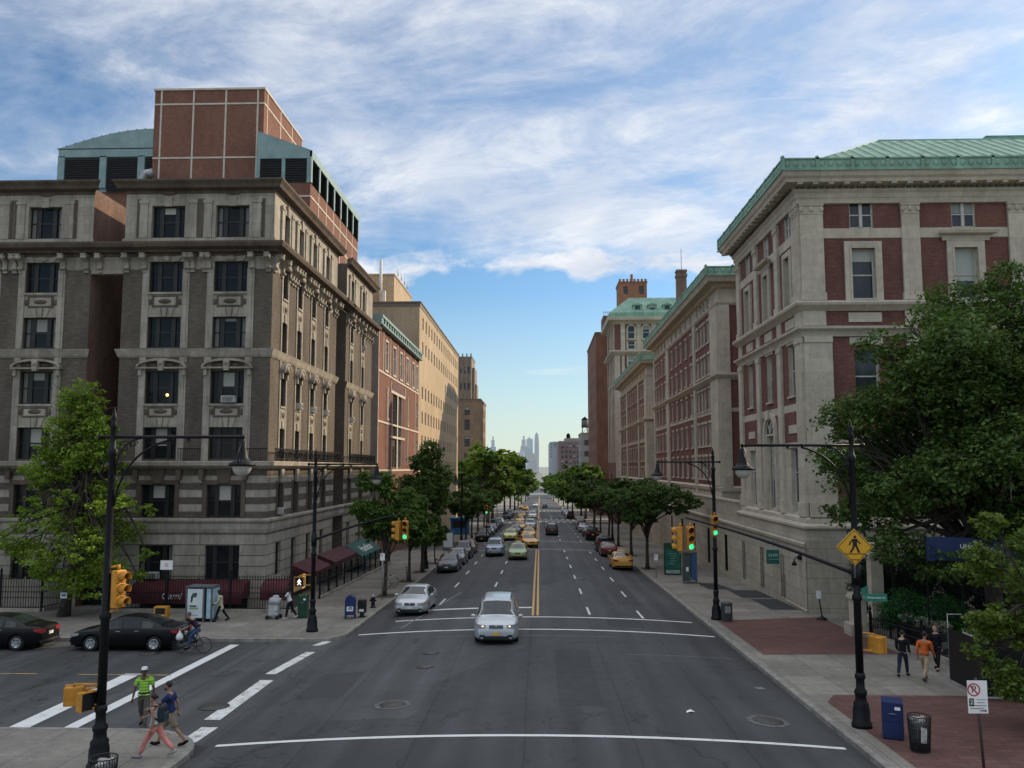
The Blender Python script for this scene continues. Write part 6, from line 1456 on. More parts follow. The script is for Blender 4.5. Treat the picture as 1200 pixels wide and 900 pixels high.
# big dark elm at the campus gate
cl = rnd_clumps(8, (.4, 0, 10.0), (7.2, 5.4, 6.2), 90, 1.5, .72) + [((-6.2, -1.0, 6.0), (1.6, 1.5, .9)), ((-5.2, -1.6, 4.7), (1.7, 1.5, .9)), ((-3.6, -2.2, 3.9), (1.6, 1.5, .8)), ((-1.6, -3, 4.1), (1.7, 1.6, .9)), ((.6, -3.2, 5.4), (1.7, 1.6, 1.0)), ((2.6, -3.0, 5.6), (1.7, 1.6, 1.0)), ((4.6, -2.6, 5.8), (1.8, 1.8, 1.1)), ((-4.8, -2, 7), (1.8, 1.7, 1.1)), ((-6.9, -.5, 8.0), (1.2, 1.2, .8)), ((7, 0, 8), (2, 2, 1.6)), ((6.4, -1.5, 6.2), (2, 2, 1.3)), ((8.6, -1, 5.4), (2, 2, 1.3)), ((3.4, -1.2, 7.0), (2, 2, 1.3)), ((1.2, -1.5, 7.2), (1.8, 1.8, 1.2)), ((-6.4, 0, 10.0), (1.4, 1.4, 1.0)), ((-4.6, 0, 13.2), (1.3, 1.3, .9)), ((8.4, -1, 11), (2, 2, 1.6))]
tree('elm_tree', 'large dark green spreading tree at the campus gate hiding the corner hall', (20.3, 39.2), (-.6, 0, 6.6), .42, cl, 190000, .118, LF_DARK, 9, limb_r=.42, twigs=4)
cl = rnd_clumps(14, (.4, .2, 3.9), (2.1, 2.0, 3.2), 36, .62, .8) + [((-1.7, -.2, 3.2), (.5, .5, .35)), ((-1.5, 0, 5.9), (.5, .5, .4)), ((-2.0, 0, 2.2), (.45, .4, .3)), ((-1.0, -.3, 1.3), (.7, .6, .5)), ((-.2, -.4, 1.0), (.8, .6, .5)), ((.8, -.3, 1.2), (.8, .7, .6)), ((-1.5, -.2, 1.7), (.5, .5, .4))]
tree('small_tree', 'lighter green small tree at the right edge beside the black barrier', (14.75, 25.9), (.3, .1, 4.3), .11, cl, 40000, .075, LF_YEL, 15, limb_r=.4)
# street trees, left pavement
cl = rnd_clumps(21, (-.1, 0, 5.3), (1.9, 1.8, 2.5), 26, .75, .8)
tree('street_tree', 'mid green round street tree nearest the hydrant on the left pavement', (-10.1, 56.2), (.05, 0, 4.6), .13, cl, 24000, .115, LF_MID, 22)
cl = rnd_clumps(24, (.1, 0, 4.9), (1.5, 1.6, 2.1), 16, .7, .8)
tree('street_tree', 'smaller street tree second from the hydrant with bicycles at its foot', (-9.8, 65.0), (.0, 0, 4.2), .12, cl, 13000, .12, LF_MID, 25)
cl = rnd_clumps(27, (.5, 0, 6.8), (1.8, 1.7, 4.0), 26, .85, .9, lambda t: .55 + .6 * math.sin(PI * min(1, t * 1.1)) if t < .9 else .3)
tree('street_tree', 'tall narrow dark street tree beside the dark grey parked sedan', (-9.8, 72.3), (.2, 0, 8.5), .15, cl, 22000, .13, LF_DARK, 28)
cl = rnd_clumps(30, (0, 0, 2.9), (1.0, 1.0, 1.3), 8, .5, .8)
tree('street_tree', 'little low street tree behind the tall narrow one', (-9.7, 80.5), (0, 0, 2.6), .07, cl, 4000, .16, LF_DARK, 31)
gl = 'honey locusts along the left pavement'
for i, (x, d, s_, lab) in enumerate(((-9.6, 112, 1.0, 'flat crowned street tree right after the first crossing on the left'), (-9.6, 122, .95, 'second flat crowned street tree past the first crossing on the left'), (-9.7, 134, 1.1, 'third flat crowned street tree past the first crossing on the left'), (-9.7, 150, 1.05, 'fourth flat crowned street tree, before the tall tree mass on the left'))):
    cl = rnd_clumps(40 + i, (-.3, 0, 5.0 * s_), (2.7 * s_, 2.8 * s_, 1.8 * s_), 22, .95, .65)
    tree('street_tree', lab, (x, d), (.1, 0, 4.6 * s_), .15, cl, 8500, .2, LF_LOC, 50 + i, group=gl)
gl = 'tall trees closing the left side of the avenue'
for i, (x, d, h, w_, lab) in enumerate(((-10.5, 176, 14.5, 5.4, 'tall leafy tree first in the far left tree mass'), (-11.0, 200, 19.0, 7.0, 'highest tree in the far left tree mass, sunlight put into its leaf colour'), (-9.0, 222, 17.0, 6.2, 'rounded tree on the road side of the far left mass'), (-16.5, 212, 16, 6, 'tree at the back of the far left mass by the banner'), (-8.6, 250, 16, 6.0, 'far left tree just past the tan block'), (-8.4, 290, 16, 6.4, 'small distant tree on the left past the third crossing'), (-8.4, 340, 16, 6.8, 'last tree on the left before the vanishing point'), (-8.6, 410, 17, 7.5, 'hazy tree on the left at the vanishing point'), (-8.2, 500, 18, 8, 'second hazy tree on the left at the vanishing point'), (-8.2, 620, 19, 8.2, 'farthest hazy tree on the left at the vanishing point'))):
    cl = rnd_clumps(60 + i, (0, 0, h * .62), (w_, w_, h * .36), 26, w_ * .3, .8)
    tree('avenue_tree', lab, (x, d), (.1, 0, h * .55), .28, cl, 8000 if d < 260 else 4000, .36 + d * .0006, LF_BRIGHT if i == 1 else LF_MID, 70 + i, group=gl)  # tallest tree takes a brighter leaf colour as painted sunlight
# right pavement
gr_ = 'honey locusts along the right pavement'
for i, (x, d, s_, lab) in enumerate(((9.4, 76, 1.0, 'flat spreading street tree beside the kiosk on the right'), (9.6, 91, 1.0, 'flat spreading street tree behind the parked maroon car'), (9.6, 106, 1.05, 'third flat spreading tree on the right pavement'), (9.6, 121, 1.0, 'fourth flat spreading tree on the right pavement'), (9.6, 137, 1.1, 'fifth flat spreading tree on the right pavement'), (9.7, 154, 1.1, 'sixth flat spreading tree on the right pavement'))):
    cl = rnd_clumps(80 + i, (.2, 0, 5.9 * s_), (3.9 * s_, 3.6 * s_, 1.75 * s_), 40, .95, .5)
    tree('street_tree', lab, (x, d), (.1, 0, 5.0 * s_), .16, cl, 20000 if i < 2 else 11000, .14 if i < 2 else .21, LF_LOC, 90 + i, group=gr_)
gr_ = 'tall trees closing the right side of the avenue'
for i, (x, d, h, w_, lab) in enumerate(((11, 175, 10.5, 4.8, 'dark tree after the last right locust, before the second crossing'), (10.8, 202, 12.5, 5.8, 'rounded tree on the right just past the second crossing'), (11, 228, 13.5, 5.8, 'sunlit tree in front of the dark brown tower'), (10, 262, 13.5, 5.8, 'tree at the far edge of the dark brown tower'), (9.8, 300, 13.5, 6, 'distant tree below the water tank'), (9.6, 350, 13.5, 6.2, 'distant tree left of the water tank'), (9.4, 430, 14, 7, 'hazy tree on the right at the vanishing point'), (8.4, 520, 18, 8, 'second hazy tree on the right at the vanishing point'), (8.4, 640, 19, 8.2, 'farthest hazy tree on the right at the vanishing point'))):
    cl = rnd_clumps(100 + i, (0, 0, h * .62), (w_, w_, h * .36), 26, w_ * .3, .8)
    tree('avenue_tree', lab, (x, d), (.1, 0, h * .55), .26, cl, 8000 if d < 260 else 4000, .36 + d * .0006, (LF_DARK, LF_MID)[i % 2] if d < 215 else LF_MID, 110 + i, group=gr_)

PIT = simple('tree_pit_soil', (.055, .045, .034), .95, scale=4., var=.4, bump=.6)
for x, d in ((-9.95, 56.2), (-9.95, 65.0), (-9.95, 72.3), (-9.95, 80.5), (9.5, 76), (9.6, 91), (9.6, 106)):
    sheet('tree_pit', [(x - .6, d - 1.0), (x + .6, d - 1.0), (x + .6, d + 1.0), (x - .6, d + 1.0)], .127, PIT)
# ---------------------------------------------------------------- street furniture
YEL = simple('signal_yellow', (.50, .22, .022), .5, var=.14, scale=4, objspace=True); DRK = simple('signal_face', (.010, .010, .010), .5)
RLENS = simple('dark_red_lens', (.055, .008, .008), .2); ALENS = simple('dark_amber_lens', (.07, .03, .006), .2)
GLENS = simple('green_lens', (.05, .6, .3), .3, emit=((.04, 1., .42), 1.0)); WALK = simple('walk_lens', (.8, .8, .8), .4, emit=((1., 1., .95), 1.5)); RLIT = simple('lit_red_lens', (.8, .1, .05), .3, emit=((1., .12, .04), 2.))
GLOBE = simple('lamp_globe', (.42, .40, .36), .12, spec=.7); SGREEN = simple('street_sign_green', (.015, .16, .11), .4); MBLUE = simple('mailbox_blue', (.012, .026, .115), .35, var=.1, coat=.2)
DGREEN = simple('dark_green_paint', (.012, .055, .030), .4); GALV = simple('galvanised', (.28, .28, .27), .45, .5); RED = simple('sign_red', (.45, .03, .03), .5); SBLK = simple('sign_black', (.01, .01, .01), .5); DIAY = simple('warning_yellow', (.62, .33, .02), .5, var=.05)
def bz3(p0, p1, p2, n=10): return [tuple((1 - t) ** 2 * a + 2 * t * (1 - t) * b + t * t * c for a, b, c in zip(p0, p1, p2)) for t in [i / n for i in range(n + 1)]]
def lamp_post(label, x, d, ang, L, h, signal_arm=None, group='cast iron arm lamps'):
    """old style iron lamp: fluted base, tapering shaft, long arm (towards local +x) with scrolls and a bell lantern"""
    r = thing('street_lamp', label, 'street lamp', (x, d, walk_z(d)), ang, group)
    mb = MB(); mb.lathe([(.30, 0), (.30, .12), (.26, .16), (.25, .5), (.22, .58), (.23, .66), (.17, .74), (.16, .9), (.19, .96), (.19, 1.02), (.13, 1.1), (.125, 1.35), (.155, 1.4), (.155, 1.48), (.118, 1.55)], 16, flute=.06); mb.build('base', BLK, r)
    mb = MB(); mb.lathe([(.112, 1.5), (.105, 3.6), (.14, 3.65), (.14, 3.75), (.10, 3.82), (.085, h - .5), (.12, h - .45), (.12, h - .32), (.075, h - .28), (.07, h + .22), (.11, h + .26), (.05, h + .36), (.085, h + .46), (.055, h + .56), (.02, h + .72), (.005, h + .78)], 14); mb.build('pole', BLK, r)
    mb = MB(); mb.tube([(-.32, 0, h), (L, 0, h + .0)], .042, 8); mb.ball((-.34, 0, h), .075); mb.ball((L, 0, h), .06); mb.ball((L * .45, 0, h), .06)
    mb.tube(bz3((.09, 0, h - 1.75), (.25, 0, h - .35), (L * .46, 0, h - .06), 14), .03, 7); mb.tube(bz3((.09, 0, h - .95), (.1, 0, h - .1), (.75, 0, h - .03), 8), .02, 6)
    for cx, cz, q in ((.30, h - .25, .17), (.55, h - .16, .1), (.2, h - .62, .12), (L * .58, h - .09, .05)): mb.tube([(cx + q * (1 - k / 30) * math.cos(k * .42), 0, cz + q * (1 - k / 30) * math.sin(k * .42)) for k in range(20)], .014, 5)
    mb.build('arm', BLK, r)
    mb = MB(T(L, 0, h)); mb.lathe([(.03, .02), (.035, -.08), (.09, -.12), (.1, -.3), (.12, -.36), (.15, -.52), (.21, -.62), (.33, -.68), (.34, -.73), (.25, -.75)], 18); mb.tube([(0.0, -.28, -.68), (.0, -.36, -.45), (.0, -.1, -.16)], .012, 5); mb.tube([(0.0, .28, -.68), (.0, .36, -.45), (.0, .1, -.16)], .012, 5); la = mb.build('lantern', BLK, r)
    mb = MB(T(L, 0, h)); mb.ball((0, 0, -.75), (.245, .245, .25), 0, None, 16, 10); g = mb.build('globe', GLOBE); g.parent = la
    if signal_arm:
        p0, p1 = signal_arm; a = T(-x, -d, -walk_z(d)); m = RZ(-ang)
        q0, q1 = [m @ Vector((p[0] - x, p[1] - d, p[2] - walk_z(d))) for p in (p0, p1)]; mid = (q0 + q1) / 2 + Vector((0, 0, .22))
        mb = MB(); mb.tube(bz3(q0, mid, q1, 12), [.065 - .03 * i / 12 for i in range(13)], 8); mb.tube([q0 + Vector((0, 0, -.3)), q0 + Vector((0, 0, .3))], .14, 10); mb.build('signal_arm', BLK, r)
    return r
def signal(label, loc, face, lit=2, group='three lens traffic signals', sc=1., to=None):
    """face: direction the lenses look, in radians (0 = towards the camera)"""
    r = thing('traffic_signal', label, 'traffic light', loc, face, group)
    mb = MB(); mb.cbox((0, .06, -.54), (.34, .20, 1.08), 0, None, .02)
    for k in range(3): mb.cbox((0, -.055, -.18 - .36 * k), (.34, .05, .345), 0, None, .015)
    mb.build('housing', YEL, r)
    for k in range(3):
        z = -.18 - .36 * k; mb = MB(); n = 12
        mb.lathe([(.02, 0), (.13, 0), (.105, .03), (.02, .045)], 16, 0, T(0, -.082, z) @ RX(PI / 2)); mb.build('lens', ((RLIT if lit == 0 else RLENS), ALENS, (GLENS if lit == 2 else RLENS if lit < 0 else simple('dark_green_lens', (.008, .04, .025), .2)))[k], r)
        mb = MB(); vs = []
        for i in range(n + 1):
            a = PI * (-.18 + 1.36 * i / n); 
            for y, q in ((-.08, .150), (-.34 + .06 * abs(i - n / 2) / n, .146), (-.34 + .06 * abs(i - n / 2) / n, .138), (-.08, .140)): vs.append((q * math.cos(a), y, z + q * math.sin(a)))
        mb.add(vs, [(i * 4 + j, i * 4 + (j + 1) % 4, (i + 1) * 4 + (j + 1) % 4, (i + 1) * 4 + j) for i in range(n) for j in range(4)], 0, None, True); mb.build('visor', YEL, r)
    mb = MB(); mb.tube([(0, .06, 0), (0, .06, .16)], .045, 8); mb.tube([(0, .06, -1.08), (0, .06, -1.2)], .04, 8)
    if to:
        e_ = RZ(-face) @ Vector((to[0] - loc[0], to[1] - loc[1], 0)) / sc
        for z in (.12, -1.17): mb.tube([(0, .06, z), (e_.x, e_.y, z - .06)], .035, 7)
    mb.build('bracket', YEL, r)
    r.scale = (sc,) * 3
    return r
def ped_signal(label, loc, face, walk=False, to=(0, 0)):
    r = thing('pedestrian_signal', label, 'walk signal', loc, face)
    mb = MB(); mb.cbox((0, .0, 0), (.44, .2, .46), 0, None, .02); mb.box(-.24, .24, -.20, -.1, .23, .25); mb.box(-.24, -.22, -.18, -.1, -.23, .23); mb.box(.22, .24, -.18, -.1, -.23, .23); mb.build('housing', YEL, r)
    mb = MB(); mb.box(-.19, .19, -.125, -.1, -.2, .2); mb.build('screen', DRK, r)
    if walk:
        mb = MB(); figure(mb, .30, -.13, -.15); mb.build('walking_figure', WALK, r)
    mb = MB(); 
    for z in (-.19, .3): e_ = RZ(-face) @ Vector((to[0] - loc[0], to[1] - loc[1], 0)); mb.tube([(0, .02, z - .08 if z > 0 else z), (0, .02, z), (e_.x, e_.y, z + .03)], .028, 6)
    mb.build('bracket', YEL, r)
    return r
def figure(mb, h, y, z0, m=0):
    """flat striding pictogram, h high, standing at z0"""
    s = h; P = lambda pts: mb.prism([(a * s, z0 + b * s) for a, b in pts], y - .003, y, m)
    n = 10; mb.prism([(.02 * s + .085 * s * math.cos(2 * PI * i / n), z0 + .9 * s + .085 * s * math.sin(2 * PI * i / n)) for i in range(n)], y - .003, y, m)
    P([(-.12, .78), (.12, .80), (.13, .45), (-.10, .45)]); P([(-.10, .46), (.04, .46), (-.02, .28), (-.2, .0), (-.31, .03), (-.16, .26)]); P([(.0, .46), (.13, .46), (.2, .26), (.30, .02), (.18, .0), (.09, .22)])
    P([(-.12, .78), (-.04, .74), (-.2, .58), (-.28, .42), (-.34, .45), (-.27, .62)]); P([(.12, .8), (.06, .7), (.2, .58), (.32, .5), (.35, .56), (.24, .64)])
def post(r, h, rad=.03, mat=GALV, lean=(0, 0)):
    mb = MB(); mb.tube([(0, 0, 0), (lean[0], lean[1], h)], rad, 8); return mb.build('post', mat, r)
lamp_post('tall iron lamp on the near left corner carrying a yellow signal and walk signals', -10.93, 21.6, 0, 3.36, 8.2)
lamp_post('black iron lamp on the far left corner carrying the left signal arm', -11.08, 42.15, 0, 3.05, 8.1, ((-11.08, 42.15, 3.45), (-7.0, 44.0, 4.65)))
lamp_post('black iron lamp in the right foreground with yellow diamond sign and street name sign', 9.38, 26.06, PI, 3.25, 8.2, ((9.38, 26.06, 3.85), (5.55, 33.0, 5.1)))
lamp_post('black iron lamp on the right pavement with a litter bin at its foot', 9.4, 46.75, PI, 3.0, 8.35)
lamp_post('distant iron lamp on the left pavement after the first crossing', -9.7, 107, 0, 2.6, 8.2); lamp_post('iron lamp on the left pavement beside the tall narrow tree', -9.95, 75.3, 0, 2.6, 8.2)
lamp_post('distant iron lamp on the right pavement among the flat spreading trees', 9.4, 112, PI, 2.6, 8.2)
signal('green lit signal at the end of the left arm, facing the camera', (-6.88, 44.0, 4.30), 0, sc=.9); signal('left arm signal turned sideways with its visors to the left', (-7.28, 44.05, 4.28), -PI / 2 - .25, 1, sc=.9)
signal('green lit signal at the end of the right arm, facing the camera', (5.72, 33.0, 4.78), .05, sc=.84); signal('right arm signal turned sideways with its visors to the left', (5.30, 33.05, 4.76), -PI / 2 - .2, 1, sc=.84)
signal('signal on the near left lamp seen from the side, visors to the right', (-10.60, 21.6, 4.42), PI / 2 - .35, 1, sc=.86, to=(-10.93, 21.6))
signal('green lit signal mounted on the right pavement lamp above the litter bin', (9.36, 46.45, 4.45), 0)
for x, d, z, lab in ((-6.9, 112, 2.1, 'small distant green signal over the left lanes past the first crossing'), (9.3, 180, .8, 'tiny signal under the right tree line at the second crossing'), (-8.9, 180, .9, 'tiny signal under the left tree line at the second crossing')):
    s_ = signal(lab, (x, d, z), 0, 2 if d < 150 else 0); mb = MB(); mb.tube([(0, .16, -z + 0.2 + walk_z(d) - 1.5 if False else -(z - walk_z(d))), (0, .16, .2)], .06, 8); mb.build('post', BLK, s_)
ped_signal('rear yellow walk signal on the near left lamp, its back to the camera', (-11.72, 21.75, 1.28), PI + .25, to=(-10.93, 21.6)); ped_signal('yellow walk signal with dark screen close to the near left lamp pole', (-11.28, 21.55, 1.22), PI / 2 - .55, to=(-10.93, 21.6))
ped_signal('yellow walk signal on the right foreground lamp below the street name sign', (9.83, 25.95, 1.84), PI / 2 + .5, to=(9.38, 26.06)); ped_signal('lit white walking figure signal on the far left corner lamp', (-11.72, 42.1, 1.45), 0, True, (-11.08, 42.15))
# warning diamond
r = thing('crossing_sign', 'yellow diamond sign with black walking figure on the right foreground lamp', 'road sign', (9.31, 25.9, 4.66))
mb = MB(); mb.prism([(0, -.54), (.54, 0), (0, .54), (-.54, 0)], -.012, .012); mb.build('plate', DIAY, r)
mb = MB(); figure(mb, .52, -.016, -.17); 
for z in (-.20, -.37): mb.box(-.5 + abs(z), .5 - abs(z), -.016, -.013, z - .012, z + .012)
for a, b in (((0, -.52), (.52, 0)), ((.52, 0), (0, .52)), ((0, .52), (-.52, 0)), ((-.52, 0), (0, -.52))): mb.tube([(a[0] * .95, -.014, a[1] * .95), (b[0] * .95, -.014, b[1] * .95)], .008, 4)
mb.build('symbol', SBLK, r); mb = MB(); mb.tube([(0, .05, -.9), (0, .05, .4)], .03, 6); mb.build('bracket', GALV, r)
r = thing('street_name_sign', 'green street name sign on the right foreground lamp below the diamond sign', 'street sign', (9.45, 25.92, 3.22))
mb = MB(T(.0, 0, 0) @ RZ(-.1)); mb.cbox((.42, 0, -.02), (.62, .02, .22), 0, None, .004); mb.build('blade', SGREEN, r); mb = MB(RZ(PI / 2 - .62)); mb.cbox((.38, 0, .12), (.7, .02, .22), 0, None, .004); mb.build('blade', SGREEN, r)
text_mesh('Amsterdam Av', .085, WHITE, 'lettering', RZ(-.1) @ T(.42, -.014, -.02) @ UPR, r, .001)
mb = MB(); mb.cbox((0, 0, 1.55), (.9, .05, .05), 0, None, .01); mb.build('cross_bar', GALV, r); 
mb = MB(); mb.lathe([(.125, -1.75), (.128, -1.5), (.124, -1.2)], 14); mb.build('sticker', simple('torn_sticker', (.4, .4, .4), .7, var=.45, scale=9), r) if False else None
# no parking signs
def sign_post(label, x, d, zc, w_, h_, what, lean=(0, 0), mat=GALV, name='parking_sign'):
    z0 = walk_z(d); r = thing(name, label, 'parking sign', (x, d, z0)); post(r, zc - z0 + h_ / 2 + .05, .035, mat, lean)
    M_ = T(lean[0] * .95, lean[1] * .95 - .045, zc - z0); mb = MB(M_); mb.cbox((0, 0, 0), (w_, .012, h_), 0, None, .003); mb.build('plate', WHITE, r)
    mb = MB(M_); k = min(w_, h_ * .5) * .40; cz = h_ * .22 if h_ > w_ else 0; cx = -w_ * .18 if h_ > w_ else 0
    for i in range(20):
        a, b = 2 * PI * i / 20, 2 * PI * (i + 1) / 20; mb.prism([(cx + q * math.cos(t), cz + q * math.sin(t)) for q, t in ((k, a), (k, b), (k * .8, b), (k * .8, a))], -.010, -.007)
    mb.prism([(cx - k * .65, cz + k * .55), (cx - k * .5, cz + k * .7), (cx + k * .65, cz - k * .55), (cx + k * .5, cz - k * .7)], -.011, -.008)
    mb.build('prohibition_ring', RED, r)
    if what:
        text_mesh('P', k * 1.5, SBLK, 'lettering', M_ @ T(cx, -.008, cz) @ UPR, r, .001)
        mb = MB(M_); mb.box(-w_ * .44, -w_ * .2, -.010, -.007, -h_ * .28, -h_ * .04); mb.build('hour_box', DGREEN, r); text_mesh('2', h_ * .2, WHITE, 'lettering', M_ @ T(-w_ * .32, -.011, -h_ * .16) @ UPR, r, .001)
        mb = MB(M_)
        for i, (a, b) in enumerate(((-.05, .42), (-.05, .34), (-.4, .42), (-.4, .30))): mb.box(a * w_, b * w_, -.009, -.007, -h_ * (.08 + .09 * i) - .006, -h_ * (.08 + .09 * i) + .006)
        mb.prism([(w_ * .1, -h_ * .43), (w_ * .35, -h_ * .43), (w_ * .35, -h_ * .46), (w_ * .43, -h_ * .415), (w_ * .35, -h_ * .37), (w_ * .35, -h_ * .40), (w_ * .1, -h_ * .40)], -.009, -.007); mb.build('small_print', SBLK, r)
    return r
sign_post('white no parking sign on a leaning post at the lower right', 10.78, 21.9, 1.42, .48, .78, 1, (-.10, .0), simple('rusty_post', (.06, .045, .04), .7))
sign_post('white no standing sign on a thin post left of the kiosk', -20.3, 46.6, 1.72, .68, .5, 0, mat=BLK); sign_post('small white parking plate on a thin post by the hydrant tree', -9.9, 54.3, 1.4, .3, .45, 0)
sign_post('thin post with small white plate at the right kerb by the green poster panel', 9.1, 68.2, .0, .3, .45, 0)
r = thing('tree_tag', 'small blue and white plate fixed to the big tree trunk', 'tag', (-25.72, 46.22, .12)); mb = MB(); mb.cbox((0, 0, 0), (.36, .02, .3), 0, None, .004); mb.build('plate', WHITE, r); mb = MB(); mb.box(-.12, .12, -.014, -.011, -.06, .1); mb.build('mark', simple('tag_blue', (.08, .2, .35), .5), r)
# mail boxes, hydrant, bins
def mailbox(label, x, d, rz, mat, old=True, lab=None):
    r = thing('mailbox', label, 'mailbox', (x, d, walk_z(d)), rz); n = 12
    mb = MB(); pr = [(-.27, .22), (.27, .22)] + [(.27 * math.cos(PI * i / n), .95 + .27 * math.sin(PI * i / n)) for i in range(n + 1)]; mb.prism(pr, -.26, .26); mb.build('body', mat, r, .012)
    mb = MB()
    for sx in (-1, 1):
        for sy in (-1, 1): mb.box(sx * .24 - .03, sx * .24 + .03, sy * .23 - .03, sy * .23 + .03, 0, .24)
    mb.build('leg', mat, r)
    mb = MB(); mb.box(-.2, .2, -.275, -.255, .86, 1.05); mb.tube([(-.12, -.29, .97), (.12, -.29, .97)], .012, 5); mb.build('pull_door', mat, r)
    mb = MB(); mb.box(-.17, .17, -.268, -.262, .42, .66); mb.box(-.15, .15, -.275, -.268, .5, .52, 1); mb.prism([(-.12, .56), (.1, .56), (.13, .62), (-.02, .64)], -.275, -.269, 1); mb.build('label', [WHITE, MBLUE], r)
    return r
mailbox('dark blue round topped mailbox with white label on the far left corner', -10.15, 46.4, .1, MBLUE)
def parcel_box(label, x, d, rz, mat, w_=.55, h_=1.15, slope=.12):
    r = thing('mailbox', label, 'mailbox', (x, d, walk_z(d)), rz); mb = MB(); mb.prism([(-.3, .06), (.3, .06), (.3, h_ - slope), (.22, h_), (-.3, h_)], -w_ / 2, w_ / 2, 0, None, 'x') if False else mb.cbox((0, 0, h_ * .48), (w_, .58, h_ * .9), 0, None, .03)
    mb.prism([(-.29, h_ * .9), (.29, h_ * .9), (.2, h_ + .03), (-.29, h_ - .02)], -w_ / 2, w_ / 2, 0, None, 'x'); mb.box(-w_ / 2 + .03, w_ / 2 - .03, -.26, .26, 0, .06); mb.build('body', mat, r)
    mb = MB(); mb.box(-w_ * .42, w_ * .42, -.30, -.288, h_ * .5, h_ * .78); mb.box(-w_ * .42, w_ * .42, -.30, -.288, .12, h_ * .46); mb.build('door', mat, r); mb = MB(); mb.box(w_ * .1, w_ * .36, -.306, -.29, h_ * .80, h_ * .88); mb.build('label', WHITE, r)
    mb = MB(); mb.tube([(-.1, -.32, h_ * .7), (.1, -.32, h_ * .7)], .012, 5); mb.build('handle', GALV, r); return r
parcel_box('blue square drop box beside the right foreground lamp base', 9.85, 25.0, -.35, simple('drop_box_blue', (.010, .022, .085), .45, var=.15), .55, 1.03); parcel_box('dark green relay box behind the far left corner lamp', -12.75, 46.6, .05, DGREEN, .5, 1.2)
r = thing('fire_hydrant', 'black fire hydrant with pale cap near the left kerb', 'hydrant', (-9.75, 50.6, walk_z(50.6))); mb = MB(); mb.lathe([(.17, 0), (.17, .05), (.11, .07), (.105, .5), (.14, .52), (.14, .57), (.11, .6)], 14)
mb.tube([(-.2, 0, .42), (.2, 0, .42)], .06, 10); mb.tube([(0, -.2, .36), (0, 0, .36)], .075, 10); mb.build('barrel', BLK, r); mb = MB(); mb.lathe([(.12, .6), (.11, .68), (.06, .74), (.03, .75), (.03, .8), (.01, .8)], 12); mb.build('cap', GALV, r)
def wire_bin(label, x, d, fill=True, r0=.29, h=.92, mat=None):
    r = thing('litter_bin', label, 'litter bin', (x, d, walk_z(d))); mb = MB(); n = 28
    for i in range(n):
        a = 2 * PI * i / n; mb.tube([(r0 * .82 * math.cos(a), r0 * .82 * math.sin(a), .02), (r0 * math.cos(a), r0 * math.sin(a), h)], .009, 4, smooth=False)
    for z in (.03, .3, .6, h): q = r0 * (.82 + .18 * z / h); mb.tube([(q * math.cos(2 * PI * k / 24), q * math.sin(2 * PI * k / 24), z) for k in range(25)], .014, 5)
    mb.build('wire_basket', mat or simple('dark_wire', (.03, .03, .03), .5, .5), r)
    if fill:
        mb = MB(); mb.lathe([(.05, .05), (r0 * .8, .06), (r0 * .9, .5), (r0 * .93, .74), (.06, .8)], 14); mb.build('bin_liner', simple('bin_liner', (.045, .045, .048), .45, var=.5, scale=7), r)
        mb = MB(); g = random.Random(4)
        for k in range(12): mb.cbox((g.uniform(-.17, .17), g.uniform(-.17, .17), g.uniform(.74, .84)), (g.uniform(.07, .2), g.uniform(.06, .16), g.uniform(.03, .09)), 0, RZ(g.uniform(0, .2)), .01)
        mb.prism([(-.09, .3), (.06, .28), (.08, .66), (-.07, .7)], -r0 * .97, -r0 * .955); mb.build('rubbish', simple('paper_rubbish', (.34, .33, .30), .8, var=.4, scale=8), r)
    return r
wire_bin('wire litter basket full of rubbish beside the blue drop box', 10.05, 23.75); wire_bin('wire litter basket at the bottom edge by the near left lamp', -9.75, 19.5)
r = thing('litter_bin', 'solid grey litter bin at the foot of the right pavement lamp', 'litter bin', (9.85, 46.3, walk_z(46.3))); mb = MB(); mb.lathe([(.27, 0), (.3, .05), (.3, .88), (.32, .92), (.26, .98), (.15, 1.0)], 18, flute=.03); mb.build('drum', simple('bin_grey', (.06, .06, .062), .5), r); mb = MB(); mb.cbox((.0, -.30, .62), (.3, .02, .36), 0, None, .01); mb.build('poster', simple('bin_poster', (.2, .21, .2), .6), r)
def news_box(label, x, d, mat, w_=.42, h_=.95, rz=0):
    r = thing('newspaper_box', label, 'newspaper box', (x, d, walk_z(d)), rz); mb = MB(); mb.cbox((0, 0, h_ * .62), (w_, .4, h_ * .72), 0, None, .02); mb.box(-.1, .1, -.1, .1, .02, h_ * .3); mb.box(-.2, .2, -.18, .18, 0, .03); mb.build('body', mat, r)
    mb = MB(); mb.box(-w_ * .36, w_ * .36, -.215, -.2, h_ * .55, h_ * .9); mb.build('window', DRK, r); mb = MB(); mb.box(-w_ * .3, w_ * .3, -.215, -.2, h_ * .34, h_ * .48); mb.build('label', WHITE, r); return r
news_box('dark newspaper box close beside the blue mailbox', -9.62, 46.9, simple('news_black', (.02, .02, .022), .4)); news_box('yellow newspaper box behind the black sedan near the kiosk', -19.6, 44.6, YEL, .7, .85)
